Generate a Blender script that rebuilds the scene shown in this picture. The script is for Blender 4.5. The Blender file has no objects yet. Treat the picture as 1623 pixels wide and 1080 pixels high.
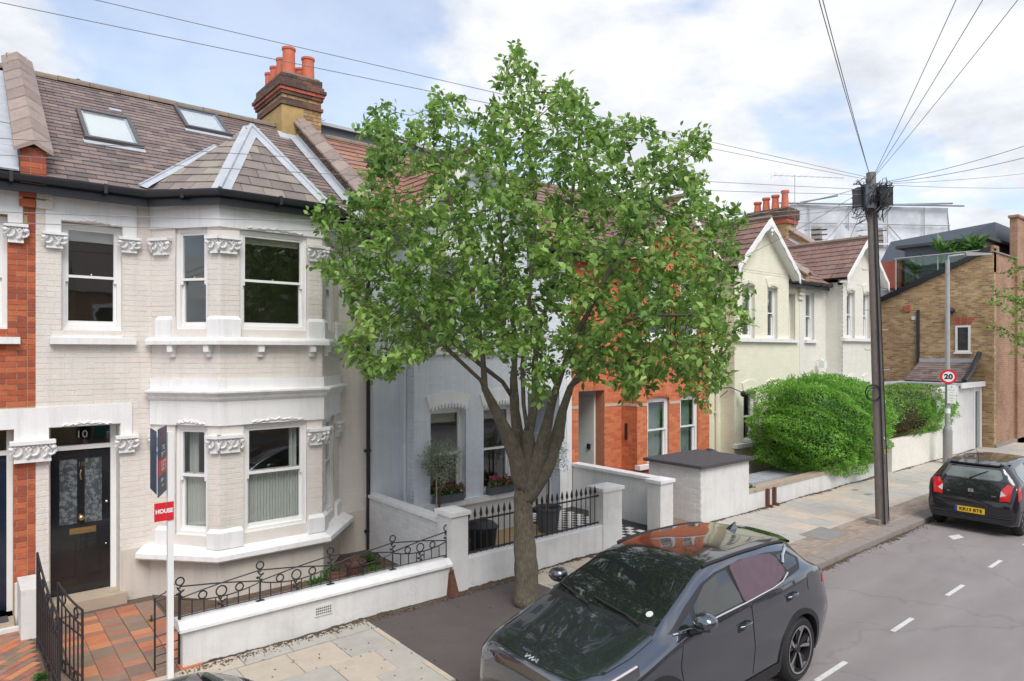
import bpy, bmesh, math, random
import numpy as np
from math import sin, cos, pi, radians, sqrt, hypot, atan2
from mathutils import Vector, Matrix

random.seed(7); np.random.seed(7)
SC = bpy.context.scene
COL = SC.collection

# ---------------------------------------------------------------- camera
TH = atan2(1060, 1280)
cam_d = bpy.data.cameras.new('camera')
cam = bpy.data.objects.new('camera', cam_d); COL.objects.link(cam)
cam.location = (0, 0, 3.6)
cam.rotation_euler = (radians(90), 0, -TH)
cam_d.sensor_width = 36.0
cam_d.lens = 1060 / 1623 * 36
cam_d.shift_y = 18 / 1623
cam_d.clip_start = 0.05
cam_d.clip_end = 2000
SC.camera = cam

# ---------------------------------------------------------------- colour management
vs = SC.view_settings
vs.view_transform = 'Standard'; vs.look = 'None'; vs.gamma = 1.0; vs.use_curve_mapping = False
vs.exposure = 0.80

# ---------------------------------------------------------------- sky
SUN_EL, SUN_AZ = radians(52), radians(200)     # compass-like azimuth from +Y towards +X
world = bpy.data.worlds.new('World'); SC.world = world; world.use_nodes = True
wn, wl = world.node_tree.nodes, world.node_tree.links
wn.clear()
def W(t, **k):
    n = wn.new(t)
    for a, b in k.items(): setattr(n, a, b)
    return n
wo = W('ShaderNodeOutputWorld')
sky = W('ShaderNodeTexSky', sky_type='NISHITA', sun_disc=False, sun_elevation=SUN_EL, sun_rotation=SUN_AZ,
        air_density=1.0, dust_density=1.6, ozone_density=1.0)
bg1 = W('ShaderNodeBackground'); bg1.inputs[1].default_value = 0.15
wl.new(sky.outputs[0], bg1.inputs[0])
tc = W('ShaderNodeTexCoord')
sep = W('ShaderNodeSeparateXYZ'); wl.new(tc.outputs['Generated'], sep.inputs[0])
za = W('ShaderNodeMath', operation='ABSOLUTE'); wl.new(sep.outputs[2], za.inputs[0])
zb = W('ShaderNodeMath', operation='ADD'); zb.inputs[1].default_value = 0.22; wl.new(za.outputs[0], zb.inputs[0])
dv = W('ShaderNodeVectorMath', operation='DIVIDE'); wl.new(tc.outputs['Generated'], dv.inputs[0])
cmb = W('ShaderNodeCombineXYZ')
for i in range(3): wl.new(zb.outputs[0], cmb.inputs[i])
wl.new(cmb.outputs[0], dv.inputs[1])
mp = W('ShaderNodeMapping'); mp.inputs['Location'].default_value = (3.3, 1.9, 0.4); wl.new(dv.outputs[0], mp.inputs[0])
n1 = W('ShaderNodeTexNoise'); n1.inputs['Scale'].default_value = 1.55; n1.inputs['Detail'].default_value = 9; n1.inputs['Roughness'].default_value = 0.52
n1.inputs['Distortion'].default_value = 0.25
wl.new(mp.outputs[0], n1.inputs['Vector'])
# thicker towards the horizon
hz = W('ShaderNodeMapRange'); hz.inputs[1].default_value = 0.0; hz.inputs[2].default_value = 0.5; hz.inputs[3].default_value = 0.13; hz.inputs[4].default_value = 0.0
wl.new(za.outputs[0], hz.inputs[0])
ad = W('ShaderNodeMath', operation='ADD'); wl.new(n1.outputs[0], ad.inputs[0]); wl.new(hz.outputs[0], ad.inputs[1])
cr = W('ShaderNodeMapRange', interpolation_type='SMOOTHSTEP'); cr.inputs[1].default_value = 0.47; cr.inputs[2].default_value = 0.575; cr.inputs[3].default_value = 0.40; cr.inputs[4].default_value = 1.0
wl.new(ad.outputs[0], cr.inputs[0])
n2 = W('ShaderNodeTexNoise'); n2.inputs['Scale'].default_value = 2.3; n2.inputs['Detail'].default_value = 7; n2.inputs['Roughness'].default_value = 0.6
wl.new(mp.outputs[0], n2.inputs['Vector'])
crc = W('ShaderNodeValToRGB'); wl.new(n2.outputs[0], crc.inputs[0])
crc.color_ramp.elements[0].position = 0.36; crc.color_ramp.elements[0].color = (0.43, 0.455, 0.50, 1)
crc.color_ramp.elements[1].position = 0.56; crc.color_ramp.elements[1].color = (0.60, 0.605, 0.615, 1)
bg2 = W('ShaderNodeBackground'); bg2.inputs[1].default_value = 1.0
wl.new(crc.outputs[0], bg2.inputs[0])
wmx = W('ShaderNodeMixShader'); wl.new(cr.outputs[0], wmx.inputs[0]); wl.new(bg1.outputs[0], wmx.inputs[1]); wl.new(bg2.outputs[0], wmx.inputs[2])
wl.new(wmx.outputs[0], wo.inputs[0])

# ---------------------------------------------------------------- sun behind thin cloud
sl = bpy.data.lights.new('sun', 'SUN'); sl.energy = 1.5; sl.angle = radians(34); sl.color = (1.0, 0.965, 0.91)
so = bpy.data.objects.new('sun', sl); COL.objects.link(so)
sd = Vector((sin(SUN_AZ) * cos(SUN_EL), cos(SUN_AZ) * cos(SUN_EL), sin(SUN_EL)))
so.rotation_euler = sd.to_track_quat('Z', 'Y').to_euler()
so.location = (0, 0, 30)

# ---------------------------------------------------------------- materials
def newmat(name):
    m = bpy.data.materials.new(name); m.use_nodes = True
    nt = m.node_tree; nt.nodes.clear()
    return m, nt.nodes, nt.links
def hexc(s):
    s = s.lstrip('#'); v = [int(s[i:i + 2], 16) / 255 for i in (0, 2, 4)]
    return tuple((c / 12.92 if c <= .04045 else ((c + .055) / 1.055) ** 2.4) for c in v)
def mixc(nd, lk, fac, a, b, typ='MIX'):
    n = nd.new('ShaderNodeMix'); n.data_type = 'RGBA'; n.blend_type = typ
    for s, v in ((n.inputs[0], fac), (n.inputs[6], a), (n.inputs[7], b)):
        if isinstance(v, (int, float)): s.default_value = v
        elif isinstance(v, tuple): s.default_value = (*v[:3], 1)
        else: lk.new(v, s)
    return n.outputs[2]
def pm(name, base, rough=0.8, var=0.12, scale=6.0, bump=0.0, bscale=60.0, pal=None, metal=0.0, coat=0.0, spec=0.5,
       dirt=0.0, dscale=1.2, dirtcol=(0.10, 0.09, 0.075), grain=0.0, streak=0.0, crack=0.0, cscale=.6, stretch=(1, 1, 1), ramp=None):
    """general procedural paint / masonry / metal"""
    m, nd, lk = newmat(name)
    out = nd.new('ShaderNodeOutputMaterial'); b = nd.new('ShaderNodeBsdfPrincipled'); lk.new(b.outputs[0], out.inputs[0])
    geo = nd.new('ShaderNodeNewGeometry')
    mpn = nd.new('ShaderNodeMapping'); mpn.inputs['Scale'].default_value = stretch; lk.new(geo.outputs['Position'], mpn.inputs[0])
    P = mpn.outputs[0]
    n = nd.new('ShaderNodeTexNoise'); n.inputs['Scale'].default_value = scale; n.inputs['Detail'].default_value = 6; n.inputs['Roughness'].default_value = .6
    lk.new(P, n.inputs['Vector'])
    col = base
    if pal:
        oi = nd.new('ShaderNodeObjectInfo')
        s = nd.new('ShaderNodeMath'); s.operation = 'ADD'; lk.new(oi.outputs['Random'], s.inputs[0]); lk.new(geo.outputs['Random Per Island'], s.inputs[1])
        f = nd.new('ShaderNodeMath'); f.operation = 'FRACT'; lk.new(s.outputs[0], f.inputs[0])
        r = nd.new('ShaderNodeValToRGB'); r.color_ramp.interpolation = 'CONSTANT'; lk.new(f.outputs[0], r.inputs[0])
        el = r.color_ramp.elements
        while len(el) < len(pal): el.new(0.5)
        for i, c in enumerate(pal): el[i].position = i / len(pal); el[i].color = (*c[:3], 1)
        col = r.outputs[0]
    lo = nd.new('ShaderNodeMapRange'); lo.inputs[1].default_value = .25; lo.inputs[2].default_value = .75
    lo.inputs[3].default_value = 1 - var; lo.inputs[4].default_value = 1 + var; lk.new(n.outputs[0], lo.inputs[0])
    cc = nd.new('ShaderNodeCombineColor')
    for i in range(3): lk.new(lo.outputs[0], cc.inputs[i])
    col = mixc(nd, lk, 1.0, col, cc.outputs[0], 'MULTIPLY')
    if grain:
        g = nd.new('ShaderNodeTexNoise'); g.inputs['Scale'].default_value = 420; g.inputs['Detail'].default_value = 2; lk.new(P, g.inputs['Vector'])
        gr = nd.new('ShaderNodeMapRange'); gr.inputs[1].default_value = .3; gr.inputs[2].default_value = .7; gr.inputs[3].default_value = 1 - grain; gr.inputs[4].default_value = 1 + grain
        lk.new(g.outputs[0], gr.inputs[0]); gc = nd.new('ShaderNodeCombineColor')
        for i in range(3): lk.new(gr.outputs[0], gc.inputs[i])
        col = mixc(nd, lk, 1.0, col, gc.outputs[0], 'MULTIPLY')
    if dirt:
        d = nd.new('ShaderNodeTexNoise'); d.inputs['Scale'].default_value = dscale; d.inputs['Detail'].default_value = 9; d.inputs['Roughness'].default_value = .68
        lk.new(geo.outputs['Position'], d.inputs['Vector'])
        dr = nd.new('ShaderNodeMapRange'); dr.inputs[1].default_value = .50; dr.inputs[2].default_value = .78; dr.inputs[3].default_value = 0; dr.inputs[4].default_value = dirt
        lk.new(d.outputs[0], dr.inputs[0])
        col = mixc(nd, lk, dr.outputs[0], col, dirtcol)
    if streak:
        ms = nd.new('ShaderNodeMapping'); ms.inputs['Scale'].default_value = (8, 8, .55); lk.new(geo.outputs['Position'], ms.inputs[0])
        sn = nd.new('ShaderNodeTexNoise'); sn.inputs['Scale'].default_value = 1.0; sn.inputs['Detail'].default_value = 5; sn.inputs['Roughness'].default_value = .7; lk.new(ms.outputs[0], sn.inputs['Vector'])
        sr_ = nd.new('ShaderNodeMapRange'); sr_.inputs[1].default_value = .48; sr_.inputs[2].default_value = .74; sr_.inputs[3].default_value = 0; sr_.inputs[4].default_value = streak; lk.new(sn.outputs[0], sr_.inputs[0])
        col = mixc(nd, lk, sr_.outputs[0], col, (.27, .25, .21))
    if crack:
        wn_ = nd.new('ShaderNodeTexNoise'); wn_.inputs['Scale'].default_value = 2.2; wn_.inputs['Detail'].default_value = 6; lk.new(geo.outputs['Position'], wn_.inputs['Vector'])
        va = nd.new('ShaderNodeVectorMath'); va.operation = 'MULTIPLY_ADD'; lk.new(wn_.outputs['Color'], va.inputs[0]); va.inputs[1].default_value = (.55, .55, .55); lk.new(geo.outputs['Position'], va.inputs[2])
        vo = nd.new('ShaderNodeTexVoronoi'); vo.feature = 'DISTANCE_TO_EDGE'; vo.inputs['Scale'].default_value = cscale; lk.new(va.outputs[0], vo.inputs['Vector'])
        vr = nd.new('ShaderNodeMapRange'); vr.inputs[1].default_value = .0; vr.inputs[2].default_value = .012; vr.inputs[3].default_value = crack; vr.inputs[4].default_value = 0; lk.new(vo.outputs[0], vr.inputs[0])
        col = mixc(nd, lk, vr.outputs[0], col, (.05, .045, .045))
    if isinstance(col, tuple): b.inputs['Base Color'].default_value = (*col, 1)
    else: lk.new(col, b.inputs['Base Color'])
    b.inputs['Roughness'].default_value = rough; b.inputs['Metallic'].default_value = metal
    b.inputs['Coat Weight'].default_value = coat; b.inputs['Coat Roughness'].default_value = 0.02
    b.inputs['Specular IOR Level'].default_value = spec
    if bump:
        bn = nd.new('ShaderNodeTexNoise'); bn.inputs['Scale'].default_value = bscale; bn.inputs['Detail'].default_value = 5; lk.new(P, bn.inputs['Vector'])
        bu = nd.new('ShaderNodeBump'); bu.inputs['Strength'].default_value = min(1, bump); bu.inputs['Distance'].default_value = 0.01; lk.new(bn.outputs[0], bu.inputs['Height'])
        lk.new(bu.outputs[0], b.inputs['Normal'])
    return m
M = {}
cream = hexc('d9d0c2'); white = (0.74, 0.74, 0.735)
M['cream_brick'] = pm('cream_painted_brick', cream, .75, .05, 3, .5, 45, pal=[(.71,.66,.61),(.70,.65,.60),(.69,.655,.605),(.72,.655,.605),(.70,.665,.615)], dirt=.16, dscale=.9, dirtcol=(.42,.40,.36), streak=.22)
M['cream_mortar'] = pm('cream_painted_joint', (.69, .645, .60), .85, .05, 5, .5, 30, dirt=.12, dirtcol=(.4,.38,.34))
M['cream_render'] = pm('cream_render', (.60, .55, .49), .85, .05, 2, .35, 25, dirt=.18, dscale=1.4, dirtcol=(.36,.33,.29), streak=.28)
M['white_paint'] = pm('white_masonry_paint', (.79, .79, .79), .7, .035, 4, .3, 40, dirt=.14, dscale=2.2, dirtcol=(.42,.41,.39), streak=.22)
M['white_wood'] = pm('white_joinery', (.79, .79, .78), .45, .03, 5, 0)
M['white_wall'] = pm('white_wall_paint', (.685, .68, .67), .8, .05, 2.2, .35, 18, dirt=.42, dscale=1.7, dirtcol=(.40,.37,.33), streak=.20, crack=.10, cscale=1.1)
M['white_brick'] = pm('white_painted_brick', (.68,.68,.68), .8, .06, 3, .5, 40, pal=[(.68,.68,.68),(.66,.65,.65),(.70,.70,.69)], dirt=.35, dscale=6, dirtcol=(.34,.33,.31))
M['white_joint'] = pm('white_painted_joint', (.56,.56,.56), .85, .08, 5, .4, 30, dirt=.4, dscale=5, dirtcol=(.25,.24,.22))
M['blue_brick'] = pm('pale_blue_painted_brick', (.55,.60,.68), .75, .05, 3, .5, 45, pal=[(.68,.72,.785),(.69,.73,.79),(.67,.715,.78)], dirt=.12, dirtcol=(.38,.42,.48), streak=.18)
M['blue_joint'] = pm('pale_blue_joint', (.66, .70, .765), .85, .05, 5, .4, 30)
M['red_brick'] = pm('red_brick', (.4,.1,.05), .85, .18, 9, .5, 60, pal=[(.40,.095,.045),(.45,.115,.055),(.36,.085,.045),(.48,.135,.06),(.31,.075,.045)], dirt=.25, dscale=3, dirtcol=(.16,.07,.05))
M['orange_brick'] = pm('orange_red_brick', (.5,.13,.05), .85, .12, 9, .5, 60, pal=[(.56,.165,.072),(.60,.19,.085),(.51,.145,.065),(.62,.21,.095)], dirt=.15, dscale=3, dirtcol=(.25,.08,.045))
M['lime_joint'] = pm('lime_mortar', (.45, .33, .20), .9, .15, 8, .4, 40)
M['orange_joint'] = pm('orange_mortar', (.52, .22, .13), .9, .12, 8, .4, 40)
M['yellow_paint'] = pm('pale_yellow_painted_brick', (.66,.63,.46), .8, .05, 3, .4, 40, pal=[(.77,.745,.595),(.76,.735,.585),(.78,.755,.605)], dirt=.10, dirtcol=(.45,.43,.33))
M['yellow_joint'] = pm('pale_yellow_joint', (.72,.70,.57), .85, .05, 4, .4, 30)
M['ivory_paint'] = pm('ivory_painted_brick', (.68,.66,.56), .8, .05, 3, .4, 40, pal=[(.74,.72,.65),(.73,.71,.64),(.75,.73,.66)], dirt=.10, dirtcol=(.46,.44,.36))
M['ivory_joint'] = pm('ivory_joint', (.71,.69,.62), .85, .05, 4, .4, 30)
M['slate'] = pm('purple_slate', (.2,.15,.13), .62, .2, 7, .5, 60, pal=[(.195,.145,.132),(.23,.17,.15),(.16,.12,.11),(.25,.19,.165),(.185,.15,.142),(.215,.16,.15),(.135,.105,.10)], dirt=.3, dscale=2.5, dirtcol=(.13,.10,.09))
M['slate_big'] = pm('brown_slate', (.3,.25,.2), .6, .18, 5, .4, 50, pal=[(.215,.175,.16),(.26,.225,.19),(.19,.155,.14),(.235,.195,.175),(.28,.25,.20)], dirt=.25, dscale=2.5, dirtcol=(.2,.19,.12))
M['under'] = pm('roof_felt', (.07,.055,.05), .9, .1, 5, 0)
M['pantile'] = pm('brown_concrete_tile', (.2,.12,.1), .75, .22, 12, .5, 70, pal=[(.20,.115,.095),(.235,.135,.11),(.165,.095,.08),(.21,.13,.11)], dirt=.35, dscale=9, dirtcol=(.42,.36,.30))
M['redtile'] = pm('red_brown_tile', (.3,.15,.1), .75, .2, 12, .5, 70, pal=[(.30,.155,.11),(.34,.185,.13),(.26,.13,.095)], dirt=.3, dscale=6, dirtcol=(.20,.13,.10))
M['coping'] = pm('coping_tile', (.26,.20,.175), .8, .15, 8, .5, 50, pal=[(.26,.20,.175),(.30,.235,.205),(.23,.175,.155)], dirt=.35, dscale=20, dirtcol=(.45,.43,.40))
M['lead'] = pm('lead_flashing', (.42,.45,.49), .5, .12, 5, .3, 25, dirt=.35, dscale=4, dirtcol=(.62,.64,.66))
M['ridge'] = pm('ridge_tile', (.20,.155,.12), .85, .2, 9, .5, 40, dirt=.3, dscale=5, dirtcol=(.33,.31,.22))
M['black_plastic'] = pm('black_gutter_plastic', (.022,.024,.03), .35, .1, 5, 0)
M['skylight_frame'] = pm('brown_grey_aluminium', (.085,.078,.078), .4, .1, 5, 0)
M['black_iron'] = pm('black_iron', (.022,.020,.024), .45, .15, 30, .2, 120)
M['black_gloss'] = pm('black_gloss_paint', (.012,.013,.016), .18, .1, 5, 0, coat=.4)
M['navy_gloss'] = pm('navy_gloss_paint', (.012,.02,.04), .22, .1, 5, 0, coat=.3)
M['brass'] = pm('brass', (.62,.45,.22), .32, .1, 20, 0, metal=1)
M['chrome'] = pm('polished_metal', (.75,.75,.76), .14, .03, 20, 0, metal=1)
M['terracotta'] = pm('terracotta', (.55,.15,.085), .8, .15, 6, .3, 40, dirt=.35, dscale=4, dirtcol=(.30,.10,.07))
M['stack_dark'] = pm('sooty_brick', (.1,.07,.06), .9, .2, 9, .5, 60, pal=[(.12,.062,.048),(.085,.055,.048),(.17,.085,.06),(.14,.10,.06),(.10,.07,.055)], dirt=.4, dscale=5, dirtcol=(.05,.045,.04))
M['stack_red'] = pm('red_string_brick', (.42,.11,.07), .85, .2, 9, .5, 60, pal=[(.46,.12,.075),(.36,.09,.06),(.42,.13,.08)])
M['stock'] = pm('yellow_stock_brick', (.42,.28,.14), .88, .2, 9, .5, 60, pal=[(.40,.26,.13),(.34,.20,.10),(.46,.31,.17),(.28,.17,.09),(.38,.27,.15)], dirt=.35, dscale=4, dirtcol=(.12,.08,.05))
M['lime_pale'] = pm('pale_mortar', (.50,.45,.36), .9, .15, 8, .4, 40)
M['ochre_render'] = pm('ochre_render', (.42,.29,.12), .9, .22, 4, .5, 20, dirt=.5, dscale=2.5, dirtcol=(.16,.12,.07))
M['asphalt'] = pm('asphalt', (.262,.238,.234), .88, .17, 1.1, .6, 220, grain=.34, dirt=.45, dscale=.55, dirtcol=(.19,.17,.172), crack=.20, cscale=.38, stretch=(.35, 1.5, 1))
M['tarmac'] = pm('dark_tarmac_patch', (.105,.088,.085), .9, .13, 2, .6, 220, grain=.3, dirt=.35, dscale=1.5, dirtcol=(.075,.06,.055))
M['slab'] = pm('paving_slab', (.4,.36,.3), .85, .10, 5, .3, 90, grain=.08,
   pal=[(.43,.405,.365),(.50,.43,.35),(.41,.39,.355),(.48,.42,.345),(.44,.415,.37),(.40,.385,.35),(.52,.445,.36),(.42,.40,.36)], dirt=.25, dscale=3, dirtcol=(.24,.22,.18))
M['slab_bed'] = pm('slab_bedding', (.115,.10,.08), .95, .2, 8, .4, 60)
M['pave_brick'] = pm('paving_brick', (.3,.24,.2), .88, .12, 8, .4, 90, grain=.1, pal=[(.30,.245,.20),(.34,.275,.22),(.27,.22,.18),(.32,.25,.205)], dirt=.3, dscale=3, dirtcol=(.17,.14,.11))
M['kerb'] = pm('granite_kerb', (.27,.235,.21), .85, .15, 12, .5, 120, grain=.2, dirt=.35, dscale=4, dirtcol=(.12,.10,.085))
M['quarry'] = pm('quarry_tile', (.4,.15,.09), .7, .12, 8, .3, 60,
   pal=[(.38,.15,.09),(.27,.19,.135),(.50,.18,.085),(.25,.175,.13),(.35,.165,.11),(.43,.19,.12),(.22,.145,.115),(.29,.20,.14),(.54,.23,.11),(.33,.145,.10)], dirt=.3, dscale=4, dirtcol=(.17,.13,.09))
M['grout'] = pm('dark_grout', (.12,.085,.065), .95, .2, 8, .3, 60)
M['road_paint'] = pm('road_marking', (.62,.61,.59), .8, .1, 20, .3, 120, dirt=.5, dscale=14, dirtcol=(.2,.19,.185))
M['stone_step'] = pm('stone_step', (.42,.35,.27), .8, .12, 6, .3, 60, dirt=.4, dscale=3, dirtcol=(.33,.10,.07))
M['soil'] = pm('soil', (.11,.075,.05), .95, .3, 12, .8, 60)
M['gravel'] = pm('gravel', (.50,.36,.20), .9, .25, 60, .9, 130, pal=[(.55,.40,.23),(.45,.31,.17),(.62,.50,.34),(.40,.28,.16)])
M['wood_pole'] = pm('weathered_pole_wood', (.225,.195,.175), .9, .28, 10, .7, 40, stretch=(6,6,.6), dirt=.4, dscale=4, dirtcol=(.075,.055,.05))
M['bark'] = pm('bark', (.125,.105,.075), .92, .45, 18, 1.0, 28, stretch=(2.2,2.2,.7), dirt=.5, dscale=9, dirtcol=(.27,.27,.22))
M['twig'] = pm('twig_bark', (.10,.08,.055), .9, .25, 14, .4, 34)
M['galv'] = pm('galvanised_steel', (.34,.35,.35), .5, .15, 4, .2, 60, dirt=.3, dscale=3, dirtcol=(.22,.20,.17))
M['steel_grey'] = pm('grey_painted_steel', (.25,.245,.24), .55, .1, 4, .2, 60)
M['rust'] = pm('rusty_iron', (.13,.055,.035), .9, .35, 20, .6, 80)
M['plate_yellow'] = pm('reflective_yellow', (.80,.52,.03), .4, .03, 5, 0)
M['ink'] = pm('black_print', (.012,.012,.012), .5, 0.02, 5, 0)
M['sign_white'] = pm('white_sign_face', (.80,.80,.80), .4, .03, 5, 0)
M['sign_red'] = pm('red_sign_face', (.68,.022,.035), .38, .04, 5, 0)
M['sign_navy'] = pm('navy_sign_face', (.025,.055,.12), .38, .06, 5, 0)
M['sign_pink'] = pm('magenta_print', (.30,.02,.10), .4, .05, 5, 0)
M['grey_planter'] = pm('grey_planter', (.10,.11,.135), .6, .1, 5, .2, 60)
M['room'] = pm('dim_plaster', (.34,.31,.28), .9, .1, 2, 0)
M['blind'] = pm('roller_blind', (.55,.52,.45), .9, .04, 4, .2, 80)
M['felt'] = pm('dark_grey_felt', (.072,.070,.078), .85, .1, 6, .6, 160, grain=.2)
M['teal'] = pm('teal_paint', (.02,.20,.19), .4, .08, 5, 0)
M['door_blue'] = pm('blue_door_paint', (.015,.045,.12), .35, .1, 5, 0)
M['slate_roofing'] = pm('dark_blue_grey_cladding', (.095,.115,.145), .6, .1, 1.5, .3, 30, stretch=(1,1,1))
M['tile_black'] = pm('black_path_tile', (.03,.03,.03), .5, .1, 5, 0)
M['tile_white'] = pm('white_path_tile', (.66,.65,.62), .5, .05, 5, 0)
M['grey_door'] = pm('grey_door_paint', (.10,.115,.14), .5, .1, 5, 0)

def glassmat(name, tint=(.96, .98, .97), fac=0.97, rough=0.0):
    m, nd, lk = newmat(name)
    out = nd.new('ShaderNodeOutputMaterial'); mx = nd.new('ShaderNodeMixShader')
    tr = nd.new('ShaderNodeBsdfTransparent'); tr.inputs[0].default_value = (*[t * fac for t in tint], 1)
    gl = nd.new('ShaderNodeBsdfGlossy'); gl.inputs['Roughness'].default_value = rough; gl.inputs[0].default_value = (.95, .97, 1, 1)
    fr = nd.new('ShaderNodeFresnel')
    geo = nd.new('ShaderNodeNewGeometry'); io = nd.new('ShaderNodeMapRange'); lk.new(geo.outputs['Backfacing'], io.inputs[0]); io.inputs[3].default_value = 1.7; io.inputs[4].default_value = 1 / 1.7; lk.new(io.outputs[0], fr.inputs[0])
    n = nd.new('ShaderNodeTexNoise'); n.inputs['Scale'].default_value = 1.6; lk.new(geo.outputs['Position'], n.inputs[0])
    bu = nd.new('ShaderNodeBump'); bu.inputs['Strength'].default_value = .10; bu.inputs['Distance'].default_value = .02; lk.new(n.outputs[0], bu.inputs['Height'])
    lk.new(bu.outputs[0], gl.inputs['Normal']); lk.new(bu.outputs[0], fr.inputs['Normal'])
    lk.new(fr.outputs[0], mx.inputs[0]); lk.new(tr.outputs[0], mx.inputs[1]); lk.new(gl.outputs[0], mx.inputs[2]); lk.new(mx.outputs[0], out.inputs[0])
    return m
M['glass'] = glassmat('window_glass')
M['clear'] = glassmat('clear_glass', (.72, .88, .84), .95)
def clothmat(name, col, trans=.35, freq=38, depth=.6):
    m, nd, lk = newmat(name)
    out = nd.new('ShaderNodeOutputMaterial'); d = nd.new('ShaderNodeBsdfDiffuse'); t = nd.new('ShaderNodeBsdfTranslucent'); mx = nd.new('ShaderNodeMixShader')
    d.inputs[0].default_value = (*col, 1); t.inputs[0].default_value = (*col, 1); mx.inputs[0].default_value = trans
    lk.new(d.outputs[0], mx.inputs[1]); lk.new(t.outputs[0], mx.inputs[2]); lk.new(mx.outputs[0], out.inputs[0])
    return m
M['voile'] = clothmat('white_voile', (.80, .80, .78), .3)
M['aqua_curtain'] = clothmat('aqua_curtain', (.62, .76, .74), .2)
M['mesh_shade'] = pm('mauve_mesh_shade', (.105,.07,.09), .8, .12, 6, .3, 200)
def leafmat(name, cols, trans=.35, rough=.45):
    m, nd, lk = newmat(name)
    out = nd.new('ShaderNodeOutputMaterial'); b = nd.new('ShaderNodeBsdfPrincipled'); t = nd.new('ShaderNodeBsdfTranslucent'); mx = nd.new('ShaderNodeMixShader')
    geo = nd.new('ShaderNodeNewGeometry'); oi = nd.new('ShaderNodeObjectInfo')
    s = nd.new('ShaderNodeMath'); s.operation = 'ADD'; lk.new(oi.outputs['Random'], s.inputs[0]); lk.new(geo.outputs['Random Per Island'], s.inputs[1])
    f = nd.new('ShaderNodeMath'); f.operation = 'FRACT'; lk.new(s.outputs[0], f.inputs[0])
    n = nd.new('ShaderNodeTexNoise'); n.inputs['Scale'].default_value = 1.4; n.inputs['Detail'].default_value = 2; lk.new(geo.outputs['Position'], n.inputs['Vector'])
    a = nd.new('ShaderNodeMath'); a.operation = 'MULTIPLY_ADD'; lk.new(f.outputs[0], a.inputs[0]); a.inputs[1].default_value = .55
    nm = nd.new('ShaderNodeMath'); nm.operation = 'MULTIPLY_ADD'; lk.new(n.outputs[0], nm.inputs[0]); nm.inputs[1].default_value = 1.4; nm.inputs[2].default_value = -.48
    lk.new(nm.outputs[0], a.inputs[2])
    r = nd.new('ShaderNodeValToRGB'); lk.new(a.outputs[0], r.inputs[0]); el = r.color_ramp.elements
    while len(el) < len(cols): el.new(.5)
    for i, c in enumerate(cols): el[i].position = i / (len(cols) - 1); el[i].color = (*c, 1)
    lk.new(r.outputs[0], b.inputs['Base Color']); lk.new(r.outputs[0], t.inputs[0])
    b.inputs['Roughness'].default_value = rough; b.inputs['Specular IOR Level'].default_value = .4; mx.inputs[0].default_value = trans
    lk.new(b.outputs[0], mx.inputs[1]); lk.new(t.outputs[0], mx.inputs[2]); lk.new(mx.outputs[0], out.inputs[0])
    return m
M['leaf'] = leafmat('whitebeam_leaf', [(.06,.13,.035),(.15,.28,.06),(.27,.44,.095),(.46,.62,.19)], .42)  # wide tone spread puts lit and dark clumps into the leaf colour
M['leaf_privet'] = leafmat('privet_leaf', [(.12,.27,.045),(.19,.42,.06),(.27,.54,.09),(.40,.64,.16)], .45)
M['leaf_dead'] = leafmat('dry_leaf', [(.11,.07,.04),(.17,.11,.06),(.22,.15,.09)], .2)
M['leaf_olive'] = leafmat('olive_leaf', [(.20,.25,.15),(.32,.37,.24),(.45,.50,.36)], .25)
M['leaf_plant'] = leafmat('plant_leaf', [(.03,.09,.015),(.07,.18,.03),(.12,.26,.05)], .3)
M['petal'] = leafmat('pink_petal', [(.55,.03,.12),(.72,.06,.22),(.80,.20,.30)], .3)
M['berry'] = pm('yellow_green_berry', (.30,.30,.05), .5, .2, 9)

# ---------------------------------------------------------------- mesh helpers
ORG = {}
class Frame:
    def __init__(s, O, U, N=None, V=(0, 0, 1)):
        s.O = Vector(O); s.U = Vector(U).normalized(); s.V = Vector(V).normalized()
        s.N = Vector(N).normalized() if N is not None else s.U.cross(s.V).normalized()
    def p(s, u, v, n=0): return s.O + s.U * u + s.V * v + s.N * n
def front(Y): return Frame((0, Y, 0), (1, 0, 0))             # u = X, v = Z, n towards the street
def side(X): return Frame((X, 0, 0), (0, -1, 0))             # faces -X; u = -Y
def seg(a, b): return Frame((a[0], a[1], 0), (b[0] - a[0], b[1] - a[1], 0))
GROUND = Frame((0, 0, 0), (1, 0, 0), (0, 0, 1), (0, 1, 0))   # u = X, v = Y, n up

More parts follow.
